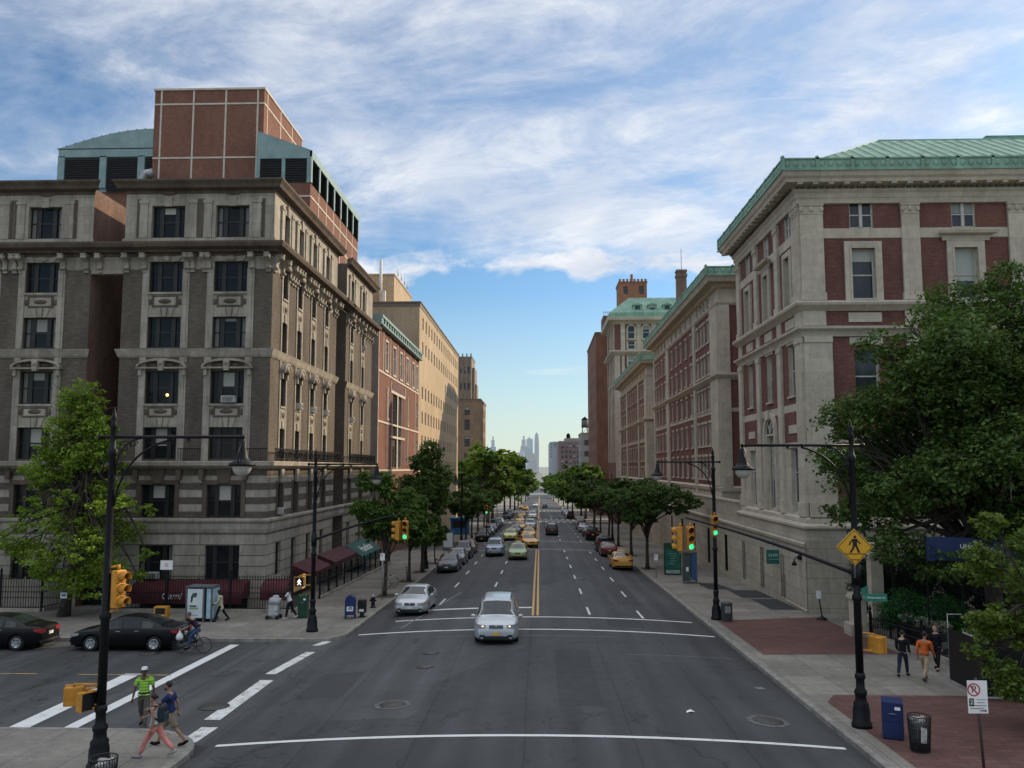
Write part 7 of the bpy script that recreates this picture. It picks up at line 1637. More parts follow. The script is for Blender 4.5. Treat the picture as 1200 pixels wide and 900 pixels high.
# advertising kiosk, left corner
AD_W = simple('poster_pale', (.58, .63, .64), .35, var=.08, scale=1.2); AD_B = simple('kiosk_grey', (.10, .115, .125), .4)
r = thing('phone_kiosk', 'pale blue phone kiosk with white poster panels behind the cyclist', 'kiosk', (-17.75, 45.3, walk_z(45.3)), -.06)
mb = MB(); mb.box(-.72, -.64, -.45, .45, 0, 1.78); mb.box(.22, .30, -.45, .45, 0, 1.78); mb.box(-.74, .72, -.47, .47, 1.78, 1.83); mb.box(.64, .72, -.45, .45, 0, 1.78); mb.box(-.64, .64, .3, .36, 0, 1.78); mb.build('frame', AD_B, r)
mb = MB(); mb.box(-.62, .2, -.44, -.40, .22, 1.70); mb.build('poster', AD_W, r); mb = MB(); mb.box(.725, .74, -.4, .4, .2, 1.7); mb.box(.42, .64, -.46, -.43, .2, 1.72); mb.build('side_poster', simple('poster_blue', (.36, .50, .56), .35, var=.2, scale=2), r)
mb = MB(); mb.prism([(-.46, 1.0), (-.36, 1.02), (-.30, 1.28), (-.10, 1.36), (-.12, 1.50), (-.34, 1.48), (-.44, 1.3)], -.446, -.441); mb.ball((-.2, -.445, 1.3), (.05, .004, .05)); mb.box(-.5, -.12, -.446, -.441, .78, .86); mb.box(-.5, -.05, -.446, -.441, .34, .36); mb.build('poster_print', simple('print_dark', (.05, .07, .06), .5), r)
mb = MB(); mb.box(-.5, -.02, -.446, -.441, .66, .75); mb.build('poster_green', simple('print_green', (.22, .34, .12), .5), r); mb = MB(); mb.cbox((.42, .0, 1.1), (.2, .2, .5), 0, None, .02); mb.build('telephone', BLKM, r)
# right pavement poster panel + phone box
r = thing('poster_panel', 'dark green standing poster panel with pale foot strip on the right pavement', 'poster panel', (10.75, 70.6, walk_z(70.6)), .05)
mb = MB(); mb.box(-.68, .68, -.14, .14, .05, 2.55); mb.box(-.6, .6, -.1, .1, 0, .06); mb.build('casing', DGREEN, r); mb = MB(); mb.box(-.6, .6, -.155, -.14, .5, 2.05); mb.build('poster', simple('poster_teal', (.02, .115, .085), .35, var=.2), r); mb = MB(); mb.box(-.58, .58, -.155, -.141, .14, .42); mb.build('foot_strip', simple('strip_pale', (.28, .38, .34), .4), r)
mb = MB()
for i, (a, b) in enumerate(((-.3, .3), (-.22, .25), (-.26, .2), (-.2, .24), (-.28, .1))): mb.box(a, b, -.16, -.156, 1.7 - .2 * i, 1.74 - .2 * i)
mb.build('poster_print', simple('print_pale', (.25, .38, .32), .5), r)
r = thing('phone_box', 'glass and steel phone box with blue side right of the green poster panel', 'phone box', (11.1, 64.6, walk_z(64.6)), -.1)
mb = MB(); 
for a in (-.48, .48):
    for b in (-.45, .45): mb.box(a - .03, a + .03, b - .03, b + .03, 0, 2.2)
mb.box(-.52, .52, -.49, .49, 2.2, 2.34); mb.box(-.5, .5, -.46, .46, 0, .05); mb.build('frame', simple('steel_frame', (.12, .13, .13), .4, .5), r); mb = MB(); mb.box(-.45, .05, -.44, -.42, .2, 2.15); mb.box(-.46, .46, .42, .44, .3, 2.15); mb.build('glass', simple('dim_glass', (.05, .07, .07), .1, spec=.6), r)
mb = MB(); mb.box(.1, .45, -.45, -.41, .25, 2.15); mb.box(.46, .49, -.4, .4, .25, 2.1); mb.build('blue_panel', simple('blue_panel', (.035, .08, .20), .4), r); mb = MB(); mb.box(-.3, -.12, -.455, -.44, .9, 1.2); mb.build('notice', WHITE, r)
r = thing('poster_panel', 'pale grey poster panel on the left pavement beyond the parked row', 'poster panel', (-10.3, 97, walk_z(97)), .1); mb = MB(); mb.box(-.6, .6, -.2, .2, 0, 2.2); mb.build('casing', AD_B, r); mb = MB(); mb.box(-.5, .5, -.22, -.2, .4, 2.0); mb.build('poster', AD_W, r)
r = thing('newsstand', 'bright blue newsstand under the left street trees', 'newsstand', (-12.2, 132, walk_z(132))); mb = MB(); mb.box(-1.4, 1.4, -.8, .8, 0, 2.4); mb.box(-1.6, 1.6, -1.1, .9, 2.4, 2.55); mb.build('cabin', simple('newsstand_blue', (.02, .12, .30), .5), r); mb = MB(); mb.box(-1.1, 1.1, -.83, -.8, 1.0, 2.1); mb.build('counter', DRK, r)
# small things along the right hall
r = thing('hall_sign', 'green blade sign hung from the basement wall of the corner hall', 'sign', (14.75, 54.6, 1.45)); mb = MB(); mb.cbox((-.12, 0, 0), (.95, .05, .86), 0, None, .01); mb.build('board', simple('sign_teal', (.02, .12, .095), .45), r)
mb = MB(); mb.tube([(.28, 0, .7), (-.6, 0, .7)], .025, 6); mb.tube([(-.4, 0, .7), (-.4, 0, .4)], .015, 5); mb.tube([(.2, 0, .7), (.2, 0, .4)], .015, 5); mb.prism([(-.7, .78), (.3, .78), (-.2, 1.0)], -.03, .03); mb.build('bracket', GALV, r)
mb = MB()
for i in range(5): mb.box(-.45 + .12 * i, -.37 + .12 * i, -.035, -.026, .02, .2)
mb.box(-.45, .2, -.035, -.026, -.16, -.12); mb.build('sign_print', simple('print_mint', (.25, .42, .36), .5), r)
r = thing('portable_sign', 'white notice on a black stand at the corner of the right hall', 'sign', (15.0, 46.9, walk_z(46.9) + .01)); mb = MB(); mb.lathe([(.3, 0), (.28, .05), (.1, .14), (.035, .22)], 12); mb.tube([(0, 0, .2), (-.12, 0, 1.1)], .035, 6); mb.build('stand', BLK, r); mb = MB(); mb.cbox((-.15, -.05, 1.3), (.26, .02, .42), 0, None, .004); mb.build('notice', WHITE, r)
# campus gate: piers, gate, added shade hedge, planters, banner
def pier(label, x, d, w_, h_):
    r = thing('gate_pier', label, 'pier', (x, d, walk_z(d))); mb = MB(); mb.box(-w_ / 2 - .2, w_ / 2 + .2, -w_ / 2 - .2, w_ / 2 + .2, 0, .55); mb.build('plinth', INDC, r); mb = MB(); mb.box(-w_ / 2, w_ / 2, -w_ / 2, w_ / 2, .55, h_ - .25); mb.build('shaft', IND, r)
    mb = MB(); mb.box(-w_ / 2 - .1, w_ / 2 + .1, -w_ / 2 - .1, w_ / 2 + .1, h_ - .25, h_ - .1); mb.box(-w_ / 2 - .04, w_ / 2 + .04, -w_ / 2 - .04, w_ / 2 + .04, h_ - .1, h_); mb.build('cap', IND, r); return r
pier('low stone gate pier just right of the right foreground lamp', 15.2, 42.2, .62, 1.95); pier('tall pale stone gate pier half hidden by the big tree', 17.0, 44.6, .6, 3.7)
picket_fence('campus_gate', 'tall black iron campus gate in deep shade under the big tree', [(17.5, 43.6), (30, 43.6)], 3.9, posts=[(17.5, 43.6), (20.8, 43.6), (24, 43.6), (27.2, 43.6), (30, 43.6)], gap=.13)
picket_fence('iron_fence', 'low black fence running beside the planters at the campus entrance', [(15.55, 41.6), (16.2, 37.6), (16.4, 34.5)], 1.0, gap=.14, posts=[(15.55, 41.6), (16.2, 37.6), (16.4, 34.5)])
def hedge(name, label, base, clumps, n, size, mat, seed, cat='hedge'):
    r = thing(name, label, cat, (base[0], base[1], walk_z(base[1]))); leaf_cloud('foliage', clumps, n, size, mat, r, seed)
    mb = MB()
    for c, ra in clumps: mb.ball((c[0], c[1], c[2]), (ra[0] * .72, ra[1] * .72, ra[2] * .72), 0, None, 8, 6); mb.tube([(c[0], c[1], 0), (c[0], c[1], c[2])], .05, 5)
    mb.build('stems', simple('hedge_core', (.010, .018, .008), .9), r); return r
LF_SHADE = leaf_mat('shade_leaves', (.008, .018, .007), (.022, .042, .014), .15); LF_BOX = leaf_mat('box_leaves', (.022, .095, .022), (.05, .18, .04), .3)  # first leaf colour is near black to imitate deep shadow
hedge('shade_hedge', 'made-up dark hedge standing in for the deep shadow behind the iron gate', (24, 46.2), [((-6.3 + i * 2.1, (i % 2) * .3, 2.0 + (i % 3) * .25), (1.35, 1.0, 2.1)) for i in range(8)], 26000, .12, LF_SHADE, 201)  # hedge added to imitate the deep shadow behind the gate
hedge('box_bush', 'left rounded green bush at the campus entrance', (16.95, 40.7), [((0, 0, 1.35), (.95, .9, .95)), ((-.7, .3, 1.1), (.6, .6, .7))], 9000, .055, LF_BOX, 202, 'bush'); hedge('box_bush', 'right larger rounded green bush at the campus entrance', (17.9, 39.7), [((0, 0, 1.3), (1.05, .95, .95)), ((.6, .2, 1.1), (.8, .7, .8))], 10000, .055, LF_BOX, 203, 'bush')
PLB = simple('planter_black', (.012, .012, .013), .5)
for i, (x, d) in enumerate(((16.75, 40.2), (16.9, 38.9), (17.05, 37.6))):
    r = thing('planter', ['black planter with pale flowers nearest the stone pier', 'black planter with pale flowers in the middle of the entrance row', 'black planter with pale flowers nearest the walking couple'][i], 'planter', (x, d, walk_z(d)), .1)
    mb = MB(); mb.prism([(-.32, 0), (.32, 0), (.42, .85), (-.42, .85)], -.4, .4); mb.box(-.46, .46, -.46, .46, .82, .9); mb.build('box', PLB, r); leaf_cloud('flowers', [((0, -.05, 1.12), (.42, .42, .24))], 1200, .06, leaf_mat('flower_mix_%d' % i, (.05, .09, .03), (.45, .42, .36), .3), r, 210 + i)
r = thing('banner', 'curved blue banner with white lettering hung under the big tree', 'banner', (17.7, 36.0, 3.25)); r.scale = (.76, .76, .76)
BAN = simple('banner_blue', (.014, .027, .09), .7, var=.12, scale=.8); mb = MB(); n = 16; vs = []
bcurve = lambda u: (u, -.35 * math.sin(u * .6), -.16 * (u + 1.5) ** 1.0 * .5 - .03 * u * u)
for i in range(n + 1):
    u = -2.3 + 4.6 * i / n; x, y, z = bcurve(u); vs += [(x, y, z + .0), (x, y + .03, z + 1.25)]
mb.add(vs, [(i * 2, i * 2 + 2, i * 2 + 3, i * 2 + 1) for i in range(n)], 0, None, True); mb.build('cloth', BAN, r)
for txt, u, zz, sz in (('UNIVERSITY', .2, .78, .30), ('THE CLASS OF 20', .75, .34, .30)):
    o = text_mesh(txt, sz, WHITE, 'lettering', T(u, 0, 0) @ UPR, r, .001)
    for v in o.data.vertices: x, y, z = bcurve(v.co.x); v.co = (v.co.x, y - .02 + v.co.y, v.co.z + z + zz)
mb = MB(); a, b = bcurve(-2.3), bcurve(2.3); mb.tube([(a[0], a[1] + .05, a[2] - 3.4), (a[0], a[1] + .05, a[2] + 1.4)], .04, 6); mb.tube([(b[0], b[1] + .05, b[2] - 3.0), (b[0], b[1] + .05, b[2] + 1.35)], .04, 6); mb.build('pole', BLK, r)
# black sheeted barrier at the lower right
r = thing('barrier', 'black sheeted barrier with white rails at the lower right edge', 'barrier', (14.6, 29.35, walk_z(29.35)))
mb = MB(); mb.box(0, 6, -.01, .01, .1, 1.7); mb.box(-.01, .01, 0, 2.4, .12, 1.9); mb.build('sheet', simple('black_sheeting', (.006, .006, .007), .5), r)
mb = MB(); mb.tube([(0, -.03, .1), (6, -.03, .1)], .035, 6); mb.tube([(0, 0, 1.93), (0, 1.3, 1.95)], .03, 6); mb.tube([(0, 2.4, 0), (0, 2.4, 2.4)], .014, 6); mb.tube([(0, 2.4, 2.38), (.5, 2.4, 2.38)], .014, 6)
for i in range(1, 5): mb.tube([(i * 1.5, .03, 0), (i * 1.5, .03, 1.7)], .02, 6)
mb.build('rail', simple('white_rail', (.36, .36, .35), .5), r)
# bicycles
def bicycle(label, x, d, rz, z=None, colour=BLK, lean=0., bag=False):
    r = thing('bicycle', label, 'bicycle', (x, d, walk_z(d) if z is None else z)); r.rotation_euler = (lean, 0, rz)      # rides towards local +x
    for wx in (-.52, .52):
        mb = MB(); mb.tube([(wx + .33 * math.cos(2 * PI * k / 28), 0, .345 + .33 * math.sin(2 * PI * k / 28)) for k in range(29)], .017, 6)
        wh = mb.build('wheel', TYR, r); sp_ = MB()
        for k in range(14): a = 2 * PI * k / 14; sp_.tube([(wx, 0, .345), (wx + .32 * math.cos(a), 0, .345 + .32 * math.sin(a))], .003, 3, smooth=False)
        sp_.tube([(wx, -.05, .345), (wx, .05, .345)], .022, 6); s2 = sp_.build('spokes', GALV); s2.parent = wh
    mb = MB(); A = (-.52, 0, .345); B = (-.08, 0, .30); C = (-.22, 0, .82); D = (.34, 0, .86); E_ = (.52, 0, .345); H = (.37, 0, .72)
    for p, q in ((A, B), (A, C), (B, C), (C, D), (B, H), (D, H), (H, E_)): mb.tube([p, q], .018, 6)
    mb.build('frame', colour, r); mb = MB(); mb.tube([(D[0], 0, D[2]), (.32, 0, .98), (.40, 0, 1.0)], .015, 6); mb.tube([(.34, -.26, 1.0), (.40, -.12, 1.0), (.40, .12, 1.0), (.34, .26, 1.0)], .015, 6); mb.build('handlebar', GALV, r)
    mb = MB(); mb.tube([C, (-.25, 0, .93)], .014, 6); mb.ball((-.26, 0, .95), (.14, .07, .035)); mb.build('saddle', BLKM, r); mb = MB(); mb.lathe([(.01, -.02), (.1, -.02), (.1, .0), (.01, .0)], 16, 0, T(-.08, -.03, .30) @ RX(PI / 2)); mb.tube([(-.08, .06, .30), (.02, .08, .16)], .012, 5); mb.tube([(-.08, -.06, .30), (-.18, -.08, .44)], .012, 5); mb.box(-.02, .08, .08, .17, .145, .17); mb.box(-.23, -.13, -.17, -.08, .43, .455); mb.build('crank', GALV, r)
    return r
bicycle('pale bicycle locked between the first two left street trees', -10.35, 60.3, 1.2, lean=.08, colour=simple('bike_pale', (.4, .4, .38), .4)); bicycle('dark bicycle leaning at the second left street tree', -10.15, 66.4, 1.7, lean=-.1)

r = thing('paper_scrap', 'scrap of white paper lying on the right lanes of the near road', 'paper', (4.6, 27.2, road_z(4.6, 27.2) + .006)); mb = MB(); mb.add([(-.12, -.06, 0), (.02, -.1, .05), (.16, .02, .0), (.03, .09, .06), (-.1, .06, .02)], [(0, 1, 3, 4), (1, 2, 3)]); mb.build('paper', WHITE, r)
# ---------------------------------------------------------------- people
SKIN = {k: simple('skin_' + k, c, .55, var=.06, scale=8, objspace=True) for k, c in (('dark', (.085, .042, .026)), ('tan', (.30, .165, .105)), ('light', (.42, .26, .19)))}
EYE = simple('eye_dark', (.015, .012, .01), .2); LIP = simple('lip', (.22, .075, .06), .5)
def cloth(name, rgb, stripe=None):
    m, nt, b = new_mat(name); o = nt.node('ShaderNodeTexCoord').outputs['Object']; n = nt.noise(o, 9., 5, .6); c = nt.ramp(n, [(.3, tuple(x * .72 for x in rgb)), (.7, tuple(min(1, x * 1.15) for x in rgb))])
    if stripe:
        z = nt.node('ShaderNodeSeparateXYZ', inp={0: o}).outputs[2]; f = nt.math('GREATER_THAN', nt.math('FRACT', nt.math('MULTIPLY', z, 12.)), .72); c = nt.mix(f, c, stripe)
    nt.l.new(c, b.inputs['Base Color']); b.inputs['Roughness'].default_value = .85; b.inputs['Specular IOR Level'].default_value = .15
    bp = nt.node('ShaderNodeBump', inp={'Strength': .35, 'Distance': .02, 'Height': nt.noise(o, 14., 4, .6)}); nt.l.new(bp.outputs[0], b.inputs['Normal']); return m
def skin_grow(vs, es, rad, root=0, sub=2):
    """one continuous surface grown round a skeleton"""
    me = bpy.data.meshes.new('sk'); me.from_pydata([tuple(v) for v in vs], es, []); me.update()
    o = bpy.data.objects.new('sk', me); COL.objects.link(o)
    o.modifiers.new('s', 'SKIN'); md = o.modifiers.new('d', 'SUBSURF'); md.levels = sub; md.render_levels = sub
    sv = me.skin_vertices[0].data
    for i, r in enumerate(rad): sv[i].radius = r if isinstance(r, tuple) else (r, r); sv[i].use_root = (i == root)
    dg = bpy.context.evaluated_depsgraph_get(); ev = o.evaluated_get(dg); m2 = ev.to_mesh()
    V = [v.co[:] for v in m2.vertices]; Fs = [tuple(p.vertices) for p in m2.polygons]; ev.to_mesh_clear()
    bpy.data.objects.remove(o); bpy.data.meshes.remove(me)
    return V, Fs
def person(label, x, d, heading, H=1.75, z=None, skin='tan', legs=((22, 8), (-24, 20)), arms=((-20, 15, 6), (20, 20, 6)), lean=4, shirt=None, sleeve=.45, trousers=None, hem=1., shoe=None, hair=(.015, .012, .010), hair_kind='short', cap=None, coat=False, seat=None, head_turn=0., female=False, belt=None, hip_h=None, hands_to=None, feet_to=None):
    """local +y is forward; legs = (hip swing, knee bend) left, right in degrees; arms = (swing, elbow bend, spread)"""
    s = H / 1.75; r = thing('person', label, 'person', (x, d, walk_z(d) if z is None else z), heading)
    hipw, shw = (.092, .175) if female else (.088, .20)
    ca, sa = math.cos(R(lean)), math.sin(R(lean))
    def leg(sx, sw, kn):
        h = Vector((sx * hipw, 0, 0)); k = h + Vector((sx * .012, math.sin(R(sw)) * .43, -math.cos(R(sw)) * .43)); a = k + Vector((0, math.sin(R(sw - kn)) * .42, -math.cos(R(sw - kn)) * .42))
        f = R(sw - kn) * .35; t = a + Vector((sx * .02, .15 * math.cos(f), -.035 + .15 * math.sin(f))); he = a + Vector((0, -.045, -.03)); return h, k, a, t, he
    LL, RL = leg(-1, *legs[0]), leg(1, *legs[1])
    low = min(LL[2].z, RL[2].z) - .085; pz = -low if seat is None else seat / s
    up = lambda v: Vector((v.x, v.y * ca + v.z * sa, -v.y * sa + v.z * ca))
    P = Vector((0, 0, pz)); tor = {k: P + up(Vector(v)) for k, v in dict(pel=(0, 0, .02), waist=(0, .01, .17), chest=(0, .0, .36), ub=(0, -.01, .47), neck=(0, .005, .555), hb=(0, .02, .62)).items()}
    hd = tor['neck'] + Vector((0, .03 + .1 * sa, .155))
    def arm(sx, sw, el, sp):
        sh = P + up(Vector((sx * shw, -.01, .475))); q = Vector((sx * math.sin(R(sp)), math.sin(R(sw)) * math.cos(R(sp)), -math.cos(R(sw)) * math.cos(R(sp)))); e = sh + q * .29
        q2 = Vector((sx * math.sin(R(sp * .4)), math.sin(R(sw + el)), -math.cos(R(sw + el)))).normalized(); w = e + q2 * .25; return sh, e, w, q2
    LA, RA = arm(-1, *arms[0]), arm(1, *arms[1])
    if feet_to:      # simple reach: move ankles to given local points, knees bent forwards
        def fix(L_, t_):
            h = L_[0] + P; t_ = Vector(t_) / s; m = (h + t_) / 2; dist = (t_ - h).length; b = math.sqrt(max(0, .43 ** 2 - (dist / 2) ** 2)); dr = (t_ - h).normalized(); f = Vector((0, 1, 0)); f = (f - dr * f.dot(dr)).normalized(); k = m + f * b; return L_[0], k - P, t_ - P, t_ - P + Vector((0, .15, -.05)), t_ - P + Vector((0, -.045, -.03))
        LL, RL = fix(LL, feet_to[0]), fix(RL, feet_to[1])
    if hands_to:
        def fixa(A_, t_):
            h = A_[0]; t_ = Vector(t_) / s; dist = min((t_ - h).length, .535); dr = (t_ - h).normalized(); t_ = h + dr * dist; m = (h + t_) / 2; b = math.sqrt(max(0, .27 ** 2 - (dist / 2) ** 2)); dn = Vector((0, -.4, -1)); dn = (dn - dr * dn.dot(dr)).normalized(); e = m + dn * b; return h, e, t_, (t_ - e).normalized()
        LA, RA = fixa(LA, hands_to[0]), fixa(RA, hands_to[1])
    V = [tor['pel'], tor['waist'], tor['chest'], tor['ub'], tor['neck'], tor['hb'], hd]
    rad = [(.13, .11), (.115, .09), (.145, .10), (.12, .085), .05, .05, .05]; E_ = [(0, 1), (1, 2), (2, 3), (3, 4), (4, 5), (5, 6)]
    for L_ in (LL, RL):
        b = len(V); V += [P + L_[0] + Vector((0, 0, -.04)), P + L_[0] * .35 + L_[1] * .65, P + L_[1], P + L_[1] * .6 + L_[2] * .4, P + L_[2], P + L_[3]]; rad += [.088, .07, .054, .055, .036, (.038, .028)]; E_ += [(0, b)] + [(b + i, b + i + 1) for i in range(5)]
    for A_ in (LA, RA):
        b = len(V); V += [A_[0], A_[0] * .5 + A_[1] * .5, A_[1], A_[1] * .55 + A_[2] * .45, A_[2]]; rad += [.058, .048, .038, .036, .025]; E_ += [(3, b)] + [(b + i, b + i + 1) for i in range(4)]
    vv, ff = skin_grow([v * s for v in V], E_, [tuple(q * s for q in t) if isinstance(t, tuple) else t * s for t in rad])
    mb = MB(); mb.add(vv, ff, 0, None, True)
    hm = T(*(hd * s)) @ RZ(head_turn) @ Matrix.Scale(s, 4)
    mb.ball((0, .0, .03), (.076, .094, .105), 0, hm, 14, 10); mb.ball((0, .022, -.045), (.055, .066, .062), 0, hm, 12, 8)
    mb.add([(-.014, .085, -.005), (.014, .085, -.005), (0, .116, -.012), (0, .086, .035)], [(0, 1, 2), (1, 3, 2), (3, 0, 2), (0, 3, 1)], 0, hm)
    for sx in (-1, 1): mb.ball((sx * .031, .083, .022), (.013, .010, .008), 1, hm, 8, 5); mb.ball((sx * .078, -.005, .0), (.014, .022, .032), 0, hm, 8, 6)
    mb.ball((0, .082, -.052), (.024, .010, .008), 2, hm, 8, 5)
    for A_, sx in ((LA, -1), (RA, 1)):      # palm, four fingers of different length and a thumb, gently curled
        w, q = A_[2], A_[3]; side = Vector((0, 1, 0)) - q * q.y
        if side.length < .1: side = Vector((1, 0, 0))
        side.normalize(); nrm = q.cross(side) * (-sx); M_ = Matrix.Scale(s, 4)
        mb.tube([w, w + q * .04, w + q * .09], [.024, .032, .030], 8, 0, M_)
        for k, (o_, ln) in enumerate(((.026, .075), (.009, .085), (-.009, .078), (-.025, .06))):
            p0 = w + q * .075 + side * o_; p1 = p0 + q * ln * .5; p2 = p1 + (q * .8 + nrm * .6).normalized() * ln * .5; mb.tube([p0, p1, p2], [.0095, .009, .007], 6, 0, M_)
        p0 = w + q * .03 + side * .025; p1 = p0 + (q * .6 + side * .8).normalized() * .035; mb.tube([p0, p1, p1 + (q * .9 + side * .2 + nrm * .3).normalized() * .03], [.012, .011, .008], 6, 0, M_)
    mb.build('body', [SKIN[skin], EYE, LIP], r)
    g = lambda v, k: v * s
    if trousers:
        V = [tor['pel'] + Vector((0, 0, .07)), tor['pel']]; rad = [(.135, .115), (.155, .13)]; E_ = [(0, 1)]
        for L_ in (LL, RL):
            b = len(V); k0 = L_[1]; a0 = k0 + (L_[2] - k0) * (max(0, hem - .5) * 2 * .95) if hem > .5 else L_[0] + (k0 - L_[0]) * hem * 2
            if hem > .55: V += [P + L_[0] + Vector((0, 0, -.05)), P + L_[0] * .4 + k0 * .6, P + k0, P + (k0 + a0) / 2, P + a0]; rad += [.108, .09, .074, .068, .058]; E_ += [(1, b)] + [(b + i, b + i + 1) for i in range(4)]
            else: V += [P + L_[0] + Vector((0, 0, -.05)), P + L_[0] * .5 + a0 * .5, P + a0]; rad += [.112, .102, .098]; E_ += [(1, b), (b, b + 1), (b + 1, b + 2)]
        vv, ff = skin_grow([v * s for v in V], E_, [tuple(q * s for q in t) if isinstance(t, tuple) else t * s for t in rad], 1); mb = MB(); mb.add(vv, ff, 0, None, True); mb.build('trousers', trousers, r)
    if shirt:
        k = 1.12 if not coat else 1.25; V = [P + up(Vector((0, 0, -.32))) if coat else tor['pel'] + Vector((0, 0, .05)), tor['waist'], tor['chest'], tor['ub'], tor['neck'] - Vector((0, 0, .025))]
        rad = [(.185, .16) if coat else (.15 * k, .125 * k), (.13 * k, .105 * k), (.155 * k, .112 * k), (.135 * k, .096 * k), (.07, .06)]; E_ = [(0, 1), (1, 2), (2, 3), (3, 4)]
        if sleeve > .05:
            for A_ in (LA, RA):
                b = len(V); e = A_[1]; V += [A_[0] + (e - A_[0]) * .02]; rad += [.074]; E_ += [(3, b)]
                if sleeve <= .6: V += [A_[0] + (e - A_[0]) * sleeve, A_[0] + (e - A_[0]) * min(1, sleeve * 1.7)]; rad += [.072, .064]; E_ += [(b, b + 1), (b + 1, b + 2)]
                else: V += [A_[0] * .5 + e * .5, e, e * .4 + A_[2] * .6, A_[2] * .93 + e * .07]; rad += [.064, .056, .05, .042]; E_ += [(b + i, b + i + 1) for i in range(4)]
        vv, ff = skin_grow([v * s for v in V], E_, [tuple(q * s for q in t) if isinstance(t, tuple) else t * s for t in rad], 1); mb = MB(); mb.add(vv, ff, 0, None, True); mb.build('coat' if coat else 'shirt', shirt, r)
    if belt: mb = MB(T(*((tor['pel'] + Vector((0, 0, .075))) * s)) @ Matrix.Diagonal((s, .82 * s, s, 1))); mb.lathe([(.150, -.02), (.165, -.02), (.165, .02), (.150, .02)], 18); mb.build('belt', belt, r)
    for L_ in (LL, RL):
        a, t = (P + L_[2]) * s, (P + L_[3]) * s; mb = MB(); dr = (t - a).normalized(); mb.tube([a - dr * .07 * s + Vector((0, 0, -.035 * s)), a + Vector((0, 0, -.02 * s)), a + dr * .07 * s + Vector((0, 0, -.035 * s)), t + dr * .0 + Vector((0, 0, -.012 * s)), t + dr * .06 * s + Vector((0, 0, -.02 * s))], [.030 * s, .05 * s, .048 * s, .045 * s, .022 * s], 10); mb.build('shoe', shoe or BLKM, r)
    HM = simple('hair_%d' % len(bpy.data.materials), hair, .6, var=.3, scale=20, objspace=True)
    if hair_kind:
        mb = MB(); mb.ball((0, -.016, .052), (.084, .094, .098), 0, hm, 14, 10)
        if hair_kind == 'long': mb.ball((0, -.06, -.05), (.078, .055, .13), 0, hm, 12, 8)
        if hair_kind == 'bun': mb.ball((0, -.11, .05), (.045, .045, .045), 0, hm, 10, 7)
        if hair_kind == 'beard': mb.ball((0, .045, -.06), (.056, .058, .05), 0, hm, 10, 8)
        if hair_kind == 'scarf': mb.ball((0, -.01, .03), (.095, .105, .13), 0, hm, 12, 9); mb.ball((0, -.04, -.1), (.085, .075, .08), 0, hm, 12, 8)
        mb.build('headscarf' if hair_kind == 'scarf' else 'hair', HM, r)
    if cap: mb = MB(); mb.ball((0, -.008, .075), (.092, .103, .07), 0, hm, 14, 8); mb.ball((0, .085, .065), (.07, .06, .014), 0, hm, 12, 6); mb.build('cap', cap, r)
    r['hd'] = 0; del r['hd']
    return r, dict(P=P * s, LA=[v * s for v in LA[:3]], RA=[v * s for v in RA[:3]], back=(tor['chest'] + Vector((0, -.1, 0))) * s)
W_ = lambda x, d: (base_z(d) - .03 + .004)
LIMEC_ = cloth('lime_polo', (.20, .46, .02), (.42, .60, .20)); GREYT = cloth('grey_trousers', (.105, .095, .085)); NAVY = cloth('navy_cloth', (.025, .035, .11)); KHAKI = cloth('khaki_cloth', (.21, .17, .12)); PINK = cloth('coral_trousers', (.62, .24, .20)); WHC = cloth('white_cloth', (.62, .62, .61)); CREAM = cloth('cream_coat', (.50, .44, .33)); BLKC = cloth('black_cloth', (.012, .012, .014)); MARO = cloth('plum_jersey', (.03, .016, .035)); JEAN = cloth('blue_jeans', (.045, .085, .16)); ORAN = cloth('orange_shirt', (.58, .125, .03)); TANT = cloth('tan_chinos', (.36, .27, .17))
person('man in striped lime polo and white cap walking across the side street', -11.75, 25.75, PI + .15, 1.78, W_(0, 25.75), 'dark', ((14, 4), (-12, 26)), ((-8, 14, 10), (10, 16, 10)), 2, LIMEC_, .42, GREYT, 1., BLKM, hair_kind='short', cap=WHC, belt=BLKC)
person('bearded man in navy shirt and khaki shorts walking behind the woman in coral trousers', -10.0, 23.55, PI / 2 + .1, 1.74, None, 'tan', ((-26, 14), (27, 6)), ((48, 20, 5), (-30, 24, 6)), 5, NAVY, .42, KHAKI, .48, BLKM, hair_kind='beard')
_, bp_ = person('woman in white tank top and coral trousers striding with a dark backpack', -9.95, 22.55, PI / 2 - .06, 1.66, None, 'tan', ((29, 5), (-28, 18)), ((-14, 24, 7), (34, 34, 7)), 6, WHC, .0, PINK, .97, simple('grey_shoe', (.3, .3, .3), .7), hair_kind='bun', female=True)
r = thing('backpack', 'dark backpack on the back of the woman in coral trousers', 'backpack', (-9.95, 22.55, walk_z(22.55)), PI / 2 - .06); b = bp_['back']
mb = MB(); mb.cbox((b.x, b.y - .11, b.z - .03), (.29, .17, .44), 0, RX(0), .06); mb.build('pack', simple('pack_dark', (.015, .022, .028), .7), r); mb = MB(); mb.cbox((b.x, b.y - .21, b.z - .1), (.22, .06, .22), 0, None, .025); mb.build('pocket', simple('pack_teal', (.018, .04, .05), .7), r)
mb = MB()
for sx in (-1, 1): mb.tube([(b.x + sx * .1, b.y - .03, b.z - .18), (b.x + sx * .135, b.y + .10, b.z - .08), (b.x + sx * .125, b.y + .19, b.z + .05), (b.x + sx * .11, b.y + .13, b.z + .16), (b.x + sx * .1, b.y - .02, b.z + .17)], .02, 6)
mb.build('strap', BLKM, r)
